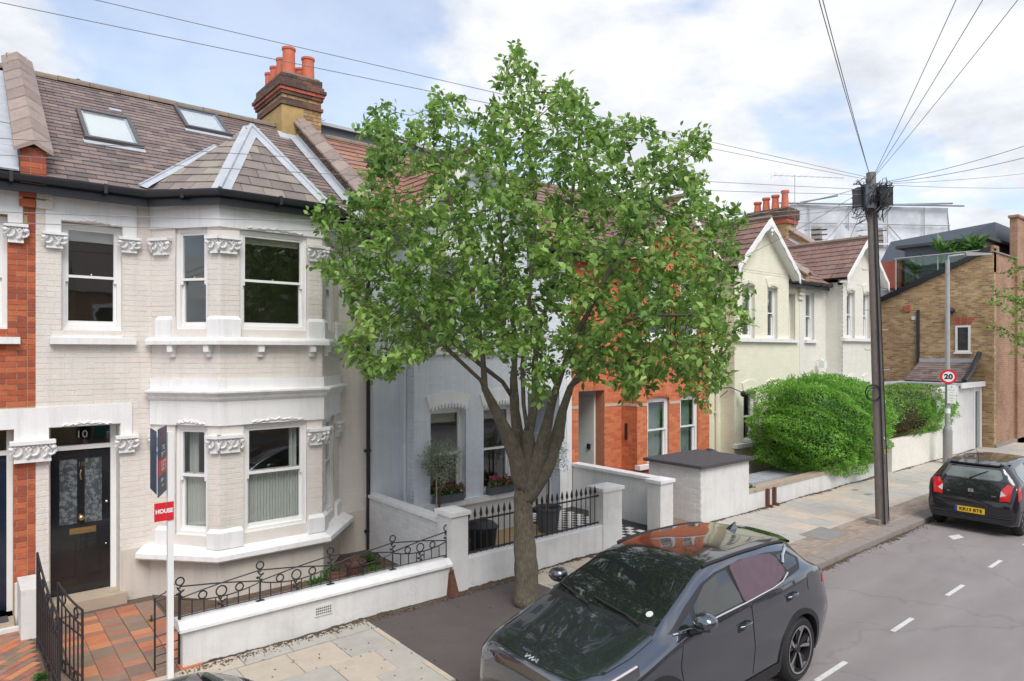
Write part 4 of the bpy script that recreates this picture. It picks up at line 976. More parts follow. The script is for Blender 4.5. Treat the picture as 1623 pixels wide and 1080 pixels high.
d8m.fb(Fd, .40, .50, .14, 2.215, .0, .0135); d8m.build('door', 'navy_gloss', h8)
p = MB(); p.fb(Fd, -.35, .5, 2.275, 2.57, -.012, -.006); p.build('fanlight', 'glass', fr8)
mb = MB(); mb.box(-.6, .56, 10.75, 11.28, -.05, .12); mb.build('doorstep', 'stone_step', h8)
mb = MB(); mb.box(.1, .5, 10.78, 11.0, .122, .135); mb.build('doormat', 'felt', h8)
mb = MB(); mb.box(-.6, .60, 10.68, 10.75, -.05, .06); mb.build('step_edge', 'white_wall', h8)
interior(h8, -4.2, .80)
R8 = felt(h8, [[(-4.2, 10.74, 5.91), (.62, 10.74, 5.91), (.62, 14.4, 8.47), (-4.2, 14.4, 8.47)]])
P = Pieces(); rc = []; v = -.06; k = 0
while v < RL - .05:
    u = -1.6 - (.12 if k % 2 else 0)
    while u < .40: rc.append((round(u, 4), round(min(u + .236, .40), 4), round(v, 4), round(min(v + .150, RL - .02), 4))); u += .24
    v += .152; k += 1
P.add(RF, rc, d=.003, wedge=.013, jit=.002); P.finish('roof_tile', ['slate_big'], R8, cap=60, rest='roof_tiles')
k = 0
for v in (-.05, .75, 1.6, 2.4, 3.2):
    mb = MB(); mb.fb(RF, .30, .60, v, v + .82, .02, .045 + .004 * k); k += 1; mb.build('lead_sheet', 'lead', R8)
ridge_tiles(R8, -2, .62, 14.4, 8.42)
cb = MB()
for i, z in enumerate((5.70, 5.57)): cb.fb(Fm, .62, .795, z - .04, z + .06, 0, .10 - i * .035)
cb.build('corbel', 'red_brick', h8)

# ================================================================ generic gabled terrace house
def arch_lintel(parent, F, u0, u1, v, mat, h=.26, dent=True, dentmat=None, pr=.03):
    mb = MB(); N = 8; c = (u0 + u1) / 2; w = (u1 - u0) / 2
    lo = [(u0 - .02 + (2 * w + .04) * i / N, v + .07 * (1 - ((i / N) * 2 - 1) ** 2)) for i in range(N + 1)]
    hi = [(u0 - .10 + (2 * w + .20) * i / N, v + h - .02 + .09 * (1 - ((i / N) * 2 - 1) ** 2)) for i in range(N + 1)]
    for i in range(N): mb.hexa([F.p(*lo[i], pr), F.p(*lo[i + 1], pr), F.p(*lo[i + 1], 0), F.p(*lo[i], 0), F.p(*hi[i], pr), F.p(*hi[i + 1], pr), F.p(*hi[i + 1], 0), F.p(*hi[i], 0)])
    o = mb.build('lintel', mat, parent)
    if dent:
        k = 11
        for i in range(k):
            t = (i + .5) / k; u = u0 + (u1 - u0) * t; vv = v + .07 * (1 - (2 * t - 1) ** 2)
            d = MB(); d.fb(F, u - .018, u + .018, vv - .035, vv + .045, -.005, pr + .025)
            d.build('dentil', dentmat or mat, o)
def gable(h, x0, x1, yb, za, zf, tile, board='white_wood', wallmat='yellow_joint', brickmat='yellow_paint', cap=100, ov=.25, name='gable_roof'):
    xm = (x0 + x1) / 2; yf = yb - ov; xl, xr = x0 - .22, x1 + .22
    ybk = lambda z: 10.8 + (z - 5.95) / SL
    fl = [(xl, max(ybk(zf), 10.8), zf), (xl, yf, zf), (xm, yf, za), (xm, ybk(za), za)]
    frr = [(xr, yf, zf), (xr, max(ybk(zf), 10.8), zf), (xm, ybk(za), za), (xm, yf, za)]
    G = felt(h, [fl, frr], name=name)
    P = Pieces(); tile_face(P, fl, 0, .30, .27, d=.006, wedge=.022); tile_face(P, frr, 0, .30, .27, d=.006, wedge=.022)
    P.finish('roof_tile', [tile], G, cap=cap, rest='roof_tiles')
    rt = MB(); rt.tube([(xm, yf - .02, za + .03), (xm, ybk(za), za + .03)], .085, 8); rt.build('ridge_tiles', 'ridge', G)
    # gable wall
    Fg = front(yb); zs = zf - .05; sl = (za - zf) / (xm - xl)
    zc = lambda x: za - abs(x - xm) * sl - .03
    g_ = MB(); g_.prism(Fg, [(x0, zs - .4), (x1, zs - .4), (x1, zc(x1)), (xm, zc(xm)), (x0, zc(x0))], -.15, 0); GW = g_.build('gable_wall', wallmat, h)
    P = Pieces(); P.add(Fg, bond(x0, x1, zs - .4, za, j=.005), d=.0025, region=[(x0, zs - .4), (x1, zs - .4), (x1, zc(x1)), (xm, zc(xm)), (x0, zc(x0))]); P.finish('brick', [brickmat], GW, cap=0, rest='brickwork')
    # wavy bargeboards
    for sg, xe in ((-1, xl), (1, xr)):
        top = []; bot = []; N = 28
        for i in range(N + 1):
            t = i / N; x = xm + (xe - xm) * t; z = za - (za - zf) * t + .03
            wv = .16 + .045 * abs(sin(t * pi * 4.5)) + (.10 if t > .93 else 0) + (.10 * max(0, 1 - t * 7)); top.append((x, z)); bot.append((x, z - wv))
        b = MB(); Fb = front(yf)
        for i in range(N):
            q = [bot[i], bot[i + 1], top[i + 1], top[i]]
            if sg < 0: q = [bot[i + 1], bot[i], top[i], top[i + 1]]
            b.prism(Fb, q, 0, .035)
        b.build('bargeboard', board, h)
        s_ = MB(); s_.hexa([(xm, yf + .0, za - .20), (xe, yf, zf - .17), (xe, yb, zf - .17), (xm, yb, za - .20), (xm, yf, za - .17), (xe, yf, zf - .14), (xe, yb, zf - .14), (xm, yb, za - .17)]); s_.build('soffit', board, h)
    f = MB(); c = Vector((xm, yf - .04, za - .22)); f.ball(c, .07, .05, .09, 10, 6); f.ball((c.x, c.y, c.z - .15), .055, .05, .06, 10, 6); f.ball((c.x, c.y, c.z - .25), .03, .03, .045, 8, 5); f.build('finial', board, h, auto=60)
def terrace(label, x0, x1, bx0, bx1, yb, mats, lo, up, door, tile, gz=(7.5, 5.98), mainwin=(), lintmat=None, dentmat=None, plinth=None, cap=150, recess=.9, sashkw={}, upkw={}, mainkw={}, sillmat='white_paint'):
    jm, bmt = mats
    h = thing('terraced_house', label, 'house', ((x0 + x1) / 2, 11, 0))
    Fb = front(yb); Fm_ = front(11.0); Fs = side(bx0); Fs2 = Frame((bx1, 0, 0), (0, 1, 0))
    mb = MB(); holes = [(bx0, bx1, -.1, 5.9)] + ([door] if door else []) + [(a, b, c, d) for a, b, c, d in mainwin]
    wall_mesh(mb, Fm_, x0, x1, -.1, 6.0, holes, t=.3)
    bh = [(*q, lo[1], lo[2]) for q in lo[0]] + [(*q, up[1], up[2]) for q in up[0]]
    wall_mesh(mb, Fb, bx0, bx1, -.1, 6.0, bh, t=.16)
    wall_mesh(mb, Fs, -11.0, -yb, -.1, 6.0, [], t=.1, ends=False); wall_mesh(mb, Fs2, yb, 11.0, -.1, 6.0, [], t=.1, ends=False)
    Wl = mb.build('wall', jm, h); P = Pieces(); dd_, jj = (.0025, .005) if x0 > 16 else (.004, .0075)
    P.add(Fm_, bond(x0, x1, 0, 5.9, holes=holes, j=jj), d=dd_); P.add(Fb, bond(bx0, bx1, 0, 5.9, holes=bh, j=jj), d=dd_); P.add(Fs, bond(-11.0, -yb, 0, 5.9, j=jj), d=dd_)
    P.finish('brick', [bmt], Wl, cap=cap, rest='brickwork')
    for q in lo[0]:
        sash(h, Fb, q[0], q[1], lo[1], lo[2], **sashkw); arch_lintel(h, Fb, q[0], q[1], lo[2], lintmat or bmt, dentmat=dentmat)
    for q in up[0]:
        sash(h, Fb, q[0], q[1], up[1], up[2], **(upkw or sashkw)); arch_lintel(h, Fb, q[0], q[1], up[2], lintmat or bmt, dentmat=dentmat)
    for z in (lo[1], up[1]):
        s_ = MB(); s_.fb(Fb, bx0 - .02, bx1 + .02, z - .11, z, -.06, .10); s_.build('sill', sillmat, h)
    for q in mainwin:
        sash(h, Fm_, *q, **(mainkw or upkw or sashkw)); arch_lintel(h, Fm_, q[0], q[1], q[3], lintmat or bmt, dent=False)
        s_ = MB(); s_.fb(Fm_, q[0] - .1, q[1] + .1, q[2] - .1, q[2], -.06, .09); s_.build('sill', sillmat, h)
    interior(h, x0, x1, y1=13.0 if not door else 12.9)
    mb = MB()
    for z in (.3, 3.0, 3.1, 5.75): mb.poly([(bx0 + .05, 11.2, z), (bx0 + .05, yb + .1, z), (bx1 - .05, yb + .1, z), (bx1 - .05, 11.2, z)])
    mb.build('bay_floor', 'room', h)
    R = felt(h, [[(x0, 10.74, 5.91), (x1, 10.74, 5.91), (x1, 14.4, 8.47), (x0, 14.4, 8.47)], [(x0, 14.4, 8.47), (x1, 14.4, 8.47), (x1, 18, 5.95), (x0, 18, 5.95)]])
    P = Pieces(); rc = []; v = -.06; k = 0
    while v < RL - .05:
        u = x0
        while u < x1: rc.append((round(u, 4), round(min(u + .296, x1), 4), round(v, 4), round(min(v + .262, RL - .02), 4))); u += .30
        v += .265; k += 1
    P.add(RF, rc, d=.006, wedge=.022, jit=.002)
    if tile[1]:                                               # rolls between the interlocking tiles
        pass
    P.finish('roof_tile', [tile[0]], R, cap=90, rest='roof_tiles')
    ridge_tiles(R, x0, x1, 14.4, 8.42, n=8)
    gable(h, bx0, bx1, yb, gz[0], gz[1], tile[0], wallmat=jm, brickmat=bmt)
    a = [(x0, 10.72), (bx0 - .25, 10.72)]; b = [(bx1 + .25, 10.72), (x1, 10.72)]
    for q in (a, b):
        if q[1][0] - q[0][0] > .2: gutter(h, q, 5.86)
    return h
# ---- 12, pale blue
h12 = terrace('pale blue painted brick terraced house with square bay behind the street tree', 5.725, 10.88, 6.35, 9.05, 10.45, ('blue_joint', 'blue_brick'),
    ([(6.70, 7.50), (7.93, 8.72)], .80, 2.53), ([(6.70, 7.50), (7.93, 8.72)], 3.92, 5.35), (9.55, 10.5, -.1, 2.75), ('redtile', 1), lintmat='white_paint', dentmat='white_paint', cap=290,
    sashkw=dict(r=.12, blind=.22), upkw=dict(r=.12, blind=.3))
mb = MB(); mb.fb(front(12.0), 9.5, 10.55, -.1, 2.75, -.1, 0); mb.fb(front(11.99), 9.62, 10.40, .06, 2.1, 0, .03, 1); mb.build('door', ['white_paint', 'door_blue'], h12)
mb = MB()
mb.fb(Frame((9.55, 0, 0), (0, 1, 0)), 11.29, 12.0, -.1, 2.75, 0, .01); mb.fb(side(10.50), -12.0, -11.29, -.1, 2.75, 0, .01); mb.build('porch_wall', 'blue_brick', h12)
mb = MB(); mb.fb(Fm, 10.50, 10.88, 0, .95, 0, .03); mb.fb(Fm, 10.72, 10.88, .95, 3.0, 0, .02); mb.build('pilaster', 'white_paint', h12)
arch_lintel(h12, Fm, 9.55, 10.5, 2.72, 'white_paint', dentmat='white_paint')
mb = MB(); mb.fb(front(10.45), 6.33, 9.07, -.1, .69, 0, .02); mb.build('plinth', 'white_wall', h12)
mb = MB(); mb.fb(front(10.45), 6.33, 9.07, 3.55, 3.70, 0, .06); mb.build('string_course', 'white_paint', h12)
downpipe(h12, 6.31, 10.7, .1, 5.7, 'blue_brick')
mb = MB(); mb.box(6.0, 9.8, 14.6, 16.5, 8.2, 8.80); mb.build('rear_dormer', 'slate_roofing', h12)
mb = MB(); mb.box(5.9, 9.9, 14.5, 16.6, 8.78, 8.85); mb.build('dormer_roof_edge', 'lead', h12)
# ---- 14, orange red brick
h14 = terrace('orange red brick terraced house with teal front door and white plastic windows', 10.885, 16.33, 12.62, 15.6, 10.5, ('orange_joint', 'orange_brick'),
    ([(13.0, 13.85), (14.32, 15.1)], .86, 2.46), ([(13.0, 13.85), (14.32, 15.1)], 3.95, 5.5), (11.12, 12.0, -.1, 2.68), ('pantile', 1), dentmat='orange_brick', cap=220,
    sashkw=dict(r=.05, fw=.075, horns=False, curtain=('aqua_curtain', [(13.06, 13.80), (14.38, 15.05)])), upkw=dict(r=.05, fw=.075, horns=False, blind=.5), gz=(7.5, 6.0))
mb = MB(); mb.fb(front(12.0), 11.1, 12.0, -.1, 2.68, -.1, 0); mb.fb(front(11.99), 11.2, 11.96, .06, 2.12, 0, .03, 1); mb.build('door', ['white_paint', 'teal'], h14)
mb = MB(); mb.fb(side(12.0), -12.0, -11.29, -.1, 2.68, 0, .015); mb.fb(side(11.985), -11.95, -11.31, .05, 2.5, 0, .02, 0); mb.build('porch_panel', 'white_wood', h14)
mb = MB(); mb.box(11.93, 11.965, 11.42, 11.52, 1.22, 1.34); mb.build('door_entry_box', 'black_plastic', h14)
for F, u0, u1 in ((Fm, 10.89, 11.11), (Fm, 12.01, 12.60), (side(12.62), -11.0, -10.5), (front(10.5), 12.62, 12.99), (front(10.5), 13.87, 14.3), (front(10.5), 15.12, 15.6)):
    mb = MB(); mb.fb(F, u0 + .002, u1 - .002, 2.28, 2.345, 0, .012); mb.build('stone_band', 'lime_pale', h14)
mb = MB(); mb.fb(side(12.62), -10.88, -10.80, 1.45, 1.85, 0, .02); mb.build('wall_ornament', 'black_iron', h14)
# ---- 16 pale yellow and 18 ivory
h16 = terrace('pale yellow painted terraced house with scalloped white gable boards', 16.35, 21.48, 16.9, 19.93, 10.55, ('yellow_joint', 'yellow_paint'),
    ([(17.37, 18.02), (18.72, 19.30)], .98, 2.46), ([(17.30, 17.95), (18.68, 19.25)], 4.0, 5.55), None, ('pantile', 1), gz=(7.52, 5.98), mainwin=[(20.72, 21.2, 4.0, 5.5)], cap=60,
    sashkw=dict(r=.1, blind=.1), upkw=dict(r=.1, blind=.45), mainkw=dict(r=.18), sillmat='white_paint')
downpipe(h16, 16.62, 10.94, .1, 5.7, 'yellow_paint')
h18 = terrace('ivory painted terraced house with shuttered windows behind the telegraph pole', 21.49, 26.8, 23.33, 26.3, 10.42, ('ivory_joint', 'ivory_paint'),
    ([(23.75, 24.35), (24.98, 25.5)], 1.0, 2.5), ([(23.65, 24.25), (24.95, 25.5)], 4.08, 5.72), None, ('pantile', 1), gz=(7.62, 6.12), mainwin=[(21.9, 22.5, 4.0, 5.62), (21.9, 22.5, .9, 2.45)], cap=40,
    sashkw=dict(r=.1, shutters=True), sillmat='white_paint')
parapet(h18, 21.40, 21.66, yb=14.2, h=.34, brickmat='stock', frontmat='stock'); parapet(h18, 26.7, 26.98, yb=14.4, h=.5, brickmat='stock', frontmat='stock')
mb = MB()
for i, z in enumerate((5.66, 5.52, 5.38)): mb.fb(Fm, 21.36, 21.66, z - .05, z + .05, 0, .12 - i * .03)
mb.build('corbel', 'yellow_paint', h18)
mb = MB(); mb.tube([(22.6, 10.97, 3.30), (22.6, 10.8, 3.36), (22.6, 10.72, 3.28)], .02, 6); mb.box(22.5, 22.7, 10.66, 10.85, 3.05, 3.3); mb.build('flood_lamp', 'sign_white', h18)
mb = MB(); mb.tube([(16.8, 10.99, 2.55), (16.8, 10.6, 2.6), (17.0, 10.35, 2.45)], .015, 5); mb.ball((17.0, 10.33, 2.42), .09, n=8, m=5); mb.tube([(16.8, 10.95, 2.3), (16.8, 10.7, 2.5)], .012, 5); mb.build('bracket_lamp', 'black_iron', h16)
# chimney beyond
c2 = thing('chimney_stack', 'far brick chimney stack with four orange pots above the pale yellow gable', 'chimney', (26.9, 14.9, 8.2))
mb = MB(); mb.box(26.45, 27.25, 14.1, 15.85, 6.8, 9.0); cs = mb.build('stack', 'stock', c2)
for z0, z1, o, m in ((8.95, 9.15, .06, 'stack_red'), (9.15, 9.55, .10, 'stack_dark'), (9.55, 9.62, .04, 'stack_dark')):
    mb = MB(); mb.box(26.45 - o, 27.25 + o, 14.1 - o, 15.85 + o, z0, z1); q = mb.build('corbel_course', m, c2); ORG[q.name] = ORG[c2.name]
    P = Pieces(); P.add(side(26.45 - o), bond(-15.85 - o, -14.1 + o, z0, z1), d=.01); P.add(front(14.1 - o), bond(26.45 - o, 27.25 + o, z0, z1), d=.01); P.finish('brick', [m], q, cap=20, rest='brickwork')
P = Pieces(); P.add(side(26.45), bond(-15.85, -14.1, 7.2, 8.95), d=.01); P.add(front(14.1), bond(26.45, 27.25, 7.2, 8.95), d=.01); P.finish('brick', ['stock'], cs, cap=40, rest='brickwork')
for y, h in ((14.35, .78), (14.78, .66), (15.2, .62), (15.6, .5)):
    mb = MB(); mb.lathe((26.8, y, 9.6), [(.17, 0), (.14, h * .5), (.13, h - .12), (.17, h - .08), (.17, h), (.11, h), (.11, h - .2)], 14); mb.build('chimney_pot', 'terracotta', c2, auto=40)
aerial(26.95, 14.0, 8.6, 11.0, 3.2, -.55, 'large tv aerial on a mast beside the far chimney', 12)

# ================================================================ end of the street
def brickwall_mat(name, pal, mortar, sx=.225, sz=.075):
    m, nd, lk = newmat(name); out = nd.new('ShaderNodeOutputMaterial'); b = nd.new('ShaderNodeBsdfPrincipled'); lk.new(b.outputs[0], out.inputs[0])
    geo = nd.new('ShaderNodeNewGeometry'); sp = nd.new('ShaderNodeSeparateXYZ'); lk.new(geo.outputs['Position'], sp.inputs[0])
    ad_ = nd.new('ShaderNodeMath'); ad_.operation = 'ADD'; lk.new(sp.outputs[0], ad_.inputs[0]); lk.new(sp.outputs[1], ad_.inputs[1])
    cb_ = nd.new('ShaderNodeCombineXYZ'); lk.new(ad_.outputs[0], cb_.inputs[0]); lk.new(sp.outputs[2], cb_.inputs[1])
    bt = nd.new('ShaderNodeTexBrick'); bt.inputs['Scale'].default_value = 1; bt.inputs['Brick Width'].default_value = sx; bt.inputs['Row Height'].default_value = sz; bt.inputs['Mortar Size'].default_value = .009
    bt.inputs['Color1'].default_value = (*pal[0], 1); bt.inputs['Color2'].default_value = (*pal[1], 1); bt.inputs['Mortar'].default_value = (*mortar, 1); bt.inputs['Bias'].default_value = -.1
    lk.new(cb_.outputs[0], bt.inputs['Vector'])
    n = nd.new('ShaderNodeTexNoise'); n.inputs['Scale'].default_value = .9; n.inputs['Detail'].default_value = 8; n.inputs['Roughness'].default_value = .65; lk.new(geo.outputs['Position'], n.inputs['Vector'])
    r = nd.new('ShaderNodeMapRange'); r.inputs[1].default_value = .42; r.inputs[2].default_value = .68; r.inputs[4].default_value = .75; lk.new(n.outputs[0], r.inputs[0])
    c = mixc(nd, lk, r.outputs[0], bt.outputs[0], pal[2], 'MULTIPLY'); lk.new(c, b.inputs['Base Color']); b.inputs['Roughness'].default_value = .9
    bu = nd.new('ShaderNodeBump'); bu.inputs['Strength'].default_value = .6; bu.inputs['Distance'].default_value = .012; bu.invert = True; lk.new(bt.outputs['Fac'], bu.inputs['Height']); lk.new(bu.outputs[0], b.inputs['Normal'])
    M[name] = m
brickwall_mat('stock_wall', [(.58, .39, .19), (.27, .155, .08), (.55, .45, .36)], (.44, .37, .27))
brickwall_mat('red_wall', [(.40, .215, .135), (.29, .15, .095), (.55, .50, .42)], (.40, .31, .23))
cb = thing('corner_building', 'yellow stock brick corner building with sloping glass screened roof terrace', 'building', (30, 9, 0))
S30 = side(29.95); y0_, y1_ = 7.8, 12.6; zt_ = lambda y: 7.50 - (y - 7.8) * .44
mb = MB(); mb.prism(S30, [(-y1_, -.1), (-y0_, -.1), (-y0_, zt_(y0_)), (-y1_, zt_(y1_))], -.3, 0); CW = mb.build('flank_wall', 'stock_wall', cb)
mb = MB(); mb.box(30.25, 48, 7.82, 8.1, -.1, 7.35); mb.hexa([(29.96, 7.8, 6.6), (30.6, 7.8, 6.6), (30.6, 8.1, 6.6), (29.96, 8.1, 6.6), (29.96, 7.8, 7.62), (30.6, 7.8, 7.62), (30.6, 8.1, 7.62), (29.96, 8.1, 7.62)]); mb.build('front_wall', 'red_wall', cb)
mb = MB(); mb.box(29.9, 33.0, 7.76, 8.12, 7.35, 7.40); mb.build('wall_coping', 'kerb', cb)
mb = MB(); mb.box(32.7, 48, 7.72, 7.98, -.1, 9.0); mb.box(32.6, 48, 7.66, 8.02, 9.0, 9.1); mb.build('tall_pier', 'red_wall', cb)
mb = MB(); mb.box(29.96, 48, 7.72, 7.82, -.1, .12); mb.build('wall_footing', 'kerb', cb)
bg_ = MB(); bg_.prism(S30, [(-y1_, zt_(y1_) - .05), (-y0_ - .1, zt_(y0_) - .10), (-y0_ - .1, zt_(y0_) + .10), (-y1_, zt_(y1_) + .15)], 0, .10); bg_.build('verge_board', 'black_plastic', cb)
gl = MB(); gl.prism(Frame((30.05, 0, 0), (0, -1, 0)), [(-11.25, zt_(11.25) + .1), (-8.3, zt_(8.3) + .1), (-8.0, 7.46), (-11.25, 7.46)], -.02, 0); gl.build('glass_screen', 'clear', cb)
mb = MB(); mb.tube([(30.05, 11.3, 7.47), (30.05, 7.95, 7.47)], .03, 6); mb.tube([(30.05, 11.25, 6.0), (30.05, 11.25, 7.47)], .03, 6); mb.tube([(30.05, 9.7, 6.7), (30.05, 9.7, 7.47)], .02, 6); mb.build('screen_rail', 'galv', cb)
mb = MB(); mb.poly([(30.3, 12.6, 5.3), (38, 12.6, 5.3), (38, 8.1, 6.9), (30.3, 8.1, 6.9)]); mb.build('terrace_floor', 'slate_roofing', cb)
mb = MB(); mb.hexa([(33, 8.4, 7.0), (46, 8.4, 7.0), (46, 13.4, 7.0), (33, 13.4, 7.0), (33.2, 8.6, 9.0), (46, 8.6, 9.0), (46, 12.8, 9.0), (33.6, 12.8, 8.75)]); mb.build('mansard_roof', 'slate_roofing', cb)
mb = MB(); mb.box(31.4, 36, 8.5, 11.4, 6.6, 8.05); mb.build('roof_room', 'slate_roofing', cb)
mb = MB(); mb.box(31.2, 36, 8.3, 11.7, 8.05, 8.17); mb.build('roof_room_fascia', 'felt', cb)
mb = MB(); mb.box(31.6, 36, 11.6, 12.4, 6.4, 7.6); mb.build('inner_wall', 'stack_red', cb)
# window in the flank
wf = MB(); a, b, c, d = -9.05, -8.55, 3.58, 4.62
for q in ((a, a + .07, c, d), (b - .07, b, c, d), (a + .07, b - .07, c, c + .08), (a + .07, b - .07, d - .07, d)): wf.fb(S30, *q, 0, .045)
w_ = wf.build('window', 'white_wood', cb); p = MB(); p.fb(S30, a + .07, b - .07, c + .08, d - .07, .004, .012); p.build('pane', 'black_gloss', w_); p = MB(); p.fb(S30, a - .05, b + .05, c - .06, c, 0, .1); p.build('sill', 'white_wood', w_)
for i in range(9):
    t = (i - 4) * .062; mb = MB(); mb.prism(S30, [(-8.8 + t * 1.0 - .024, d + .03), (-8.8 + t * 1.0 + .024, d + .03), (-8.8 + t * 1.35 + .03, d + .32), (-8.8 + t * 1.35 - .03, d + .32)], 0, .02); mb.build('arch_brick', 'stack_red', cb)
mb = MB(); mb.tube([(29.88, 10.35, 5.3), (29.88, 10.35, 3.0), (29.6, 10.3, 2.9)], .06, 8); mb.build('soil_pipe', 'black_plastic', cb)
mb = MB(); mb.box(29.9, 29.96, 10.65, 10.9, 5.25, 5.5); mb.build('air_brick', 'stack_red', cb); mb = MB(); mb.box(29.9, 29.96, 10.45, 10.6, 4.9, 5.05); mb.build('vent', 'sign_white', cb)
mb = MB(); mb.ball((29.8, 9.15, 5.2), .13, n=8, m=6); mb.build('security_lamp', 'black_plastic', cb)
# side extension (white shed front with grey door and lean-to roof)
sh = thing('side_extension', 'low white rendered side extension with dark grey door and slate lean-to roof', 'outbuilding', (27, 8.3, 0))
mb = MB(); Fx = front(8.2); wall_mesh(mb, Fx, 25.3, 29.94, -.1, 2.38, [(29.15, 29.72, -.05, 2.12)], t=.2); mb.box(25.3, 25.5, 8.4, 10.4, -.1, 2.3); mb.build('wall', 'white_wall', sh)
mb = MB(); mb.fb(Fx, 29.16, 29.71, -.05, 2.11, -.15, -.08)
for z in (.2, 1.2): mb.fb(Fx, 29.25, 29.62, z, z + .7, -.08, -.065)
mb.build('door', 'grey_door', sh); mb = MB(); mb.fb(Fx, 29.0, 29.15, -.05, 2.3, 0, .03); mb.fb(Fx, 29.72, 29.9, -.05, 2.3, 0, .03); mb.build('door_frame', 'white_wood', sh)
mb = MB(); mb.box(27.4, 29.94, 8.12, 10.6, 2.38, 2.46); mb.box(22.4, 27.4, 10.1, 10.9, 2.34, 2.45); mb.build('flat_roof', 'lead', sh); mb = MB(); mb.box(27.4, 29.94, 8.06, 8.12, 2.30, 2.49); mb.build('fascia', 'white_wood', sh)
SFs = [(28.3, 10.3, 2.5), (28.3, 8.35, 2.5), (29.93, 8.35, 3.22), (29.93, 10.3, 3.22)]
LT = felt(sh, [SFs], name='lean_to_roof'); P = Pieces(); tile_face(P, SFs, 0, .3, .2, wedge=.014); P.finish('slate', ['slate'], LT, cap=30, rest='slates')
mb = MB(); mb.box(29.86, 29.93, 8.3, 10.35, 3.2, 3.34); mb.build('lead_flashing', 'lead', LT)
mb = MB(); mb.tube([(28.2, 8.25, 2.55), (29.0, 8.25, 2.9), (29.9, 8.25, 3.55)], .09, 8); mb.build('hip_roll', 'black_plastic', LT)
# sheeted scaffold
sc_ = thing('sheeted_scaffold', 'scaffold wrapped in white plastic sheeting behind the gabled houses', 'scaffold', (35, 15, 0))
M['sheeting'] = pm('white_plastic_sheeting', (.60, .62, .65), .4, .16, 1.6, 1.0, 5, dirt=.5, dscale=1.6, dirtcol=(.36,.38,.42), stretch=(1,1,.6))
SA, SB = Vector((32.2, 17.0, 0)), Vector((39.6, 12.0, 0)); SF = Frame(SA, SB - SA); LS = (SB - SA).length
mb = MB(); nx, nz = 60, 30
for i in range(nx):
    for j in range(nz):
        def q(i, j):
            u = LS * i / nx; z = 3.0 + 8.0 * j / nz; top = 11.02
            z = 3 + (top - 3) * j / nz; t = j / nz; cut = LS - max(0, t - .55) * 0.9 - .0
            return SF.p(min(u, cut), z, .02 * sin(i * .9 + 2 * sin(j * .35)) + .02 * sin(j * 1.1 + i * .2) - .10 * abs(sin(j * pi / 10)))
        if (8 <= i <= 11 and 23 <= j <= 25) or (29 <= i <= 33 and 22 <= j <= 25): continue
        mb.poly([q(i, j), q(i + 1, j), q(i + 1, j + 1), q(i, j + 1)])
for j in range(nz):
    def q(i, j):
        t = j / nz; u = LS - max(0, t - .55) * .9; return SF.p(u + .3 * i, 3.0 + 8.0 * t, -1.4 * i)
    for i in range(4): mb.poly([q(i, j), q(i + 1, j), q(i + 1, j + 1), q(i, j + 1)])
mb.build('sheeting', 'sheeting', sc_, smooth=True, recalc=False)
mb = MB(); mb.fb(SF, 1, LS - 1, 0, 10.6, -2.5, -1.6); mb.build('wrapped_house', 'room', sc_)
for u0, z, u1, z1 in ((-.6, 11.05, LS + .3, 11.08), (.5, 11.1, 2.4, 11.45), (3.2, 11.1, 5.0, 11.4), (-.2, 9.1, 2.0, 9.15), (5, 11.08, 8.6, 11.2)):
    p = MB(); p.tube([SF.p(u0, z, .12), SF.p(u1, z1, .25)], .045, 6); p.build('scaffold_pole', 'steel_grey', sc_)
for u in (1.2, 1.6, 3.9, 4.3, 4.8):
    for dz in (0, .25, .5):
        p = MB(); p.tube([SF.p(u - .35, 9.25 + dz, -.12), SF.p(u + .45, 9.32 + dz, -.1)], .03, 5); p.build('scaffold_pole', 'black_iron', sc_)
for u0, z0, u1, z1 in ((1.0, 3.2, 1.0, 11.0), (3.1, 3.2, 3.1, 11.0), (5.2, 3.2, 5.2, 11.0), (7.2, 3.2, 7.2, 11.0), (0, 8.0, LS, 8.0), (0, 10.1, LS - .3, 10.1), (1.0, 8.0, 3.1, 10.1), (5.2, 10.1, 7.2, 8.0), (3.1, 5.4, 5.2, 8.0)):
    p = MB(); p.tube([SF.p(u0, z0, .05), SF.p(u1, z1, .05)], .024, 5); p.build('scaffold_pole', 'galv', sc_)
for z in (5.0, 7.1, 9.05):
    p = MB(); p.fb(SF, -.1, LS, z, z + .06, .06, .14); p.build('scaffold_board', 'sign_white', sc_)
# sheeted lower part beside the ivory house
mb = MB()
for i in range(14):
    for j in range(10):
        def q(i, j): return Vector((29.0 + i * .18, 13.2 - i * .05 + .06 * sin(i + j), 4.2 + j * .5 + (-.08 * i if j > 7 else 0)))
        mb.poly([q(i, j), q(i + 1, j), q(i + 1, j + 1), q(i, j + 1)])
mb.build('loose_sheeting', 'sheeting', sc_, smooth=True, recalc=False)

# ================================================================ garden walls
def gwall(label, x0, x1, y0, y1, z, mat, cope=None, cat='garden wall', cmat='white_paint', cz=.07, co=.04, brick=None, capn=60, core=None):
    t = thing('garden_wall', label, cat, ((x0 + x1) / 2, (y0 + y1) / 2, 0))
    mb = MB(); mb.box(x0, x1, y0, y1, -.1, z); w = mb.build('wall', core or mat, t)
    if cope: 
        mb = MB(); mb.box(x0 - co, x1 + co, y0 - co, y1 + co, z, z + cz); mb.build('coping', cmat, t)
    if brick:
        P = Pieces()
        for F, rg in brick: P.add(F, bond(*rg), d=.005)
        P.finish('brick', [mat], w, cap=capn, rest='brickwork')
    return t
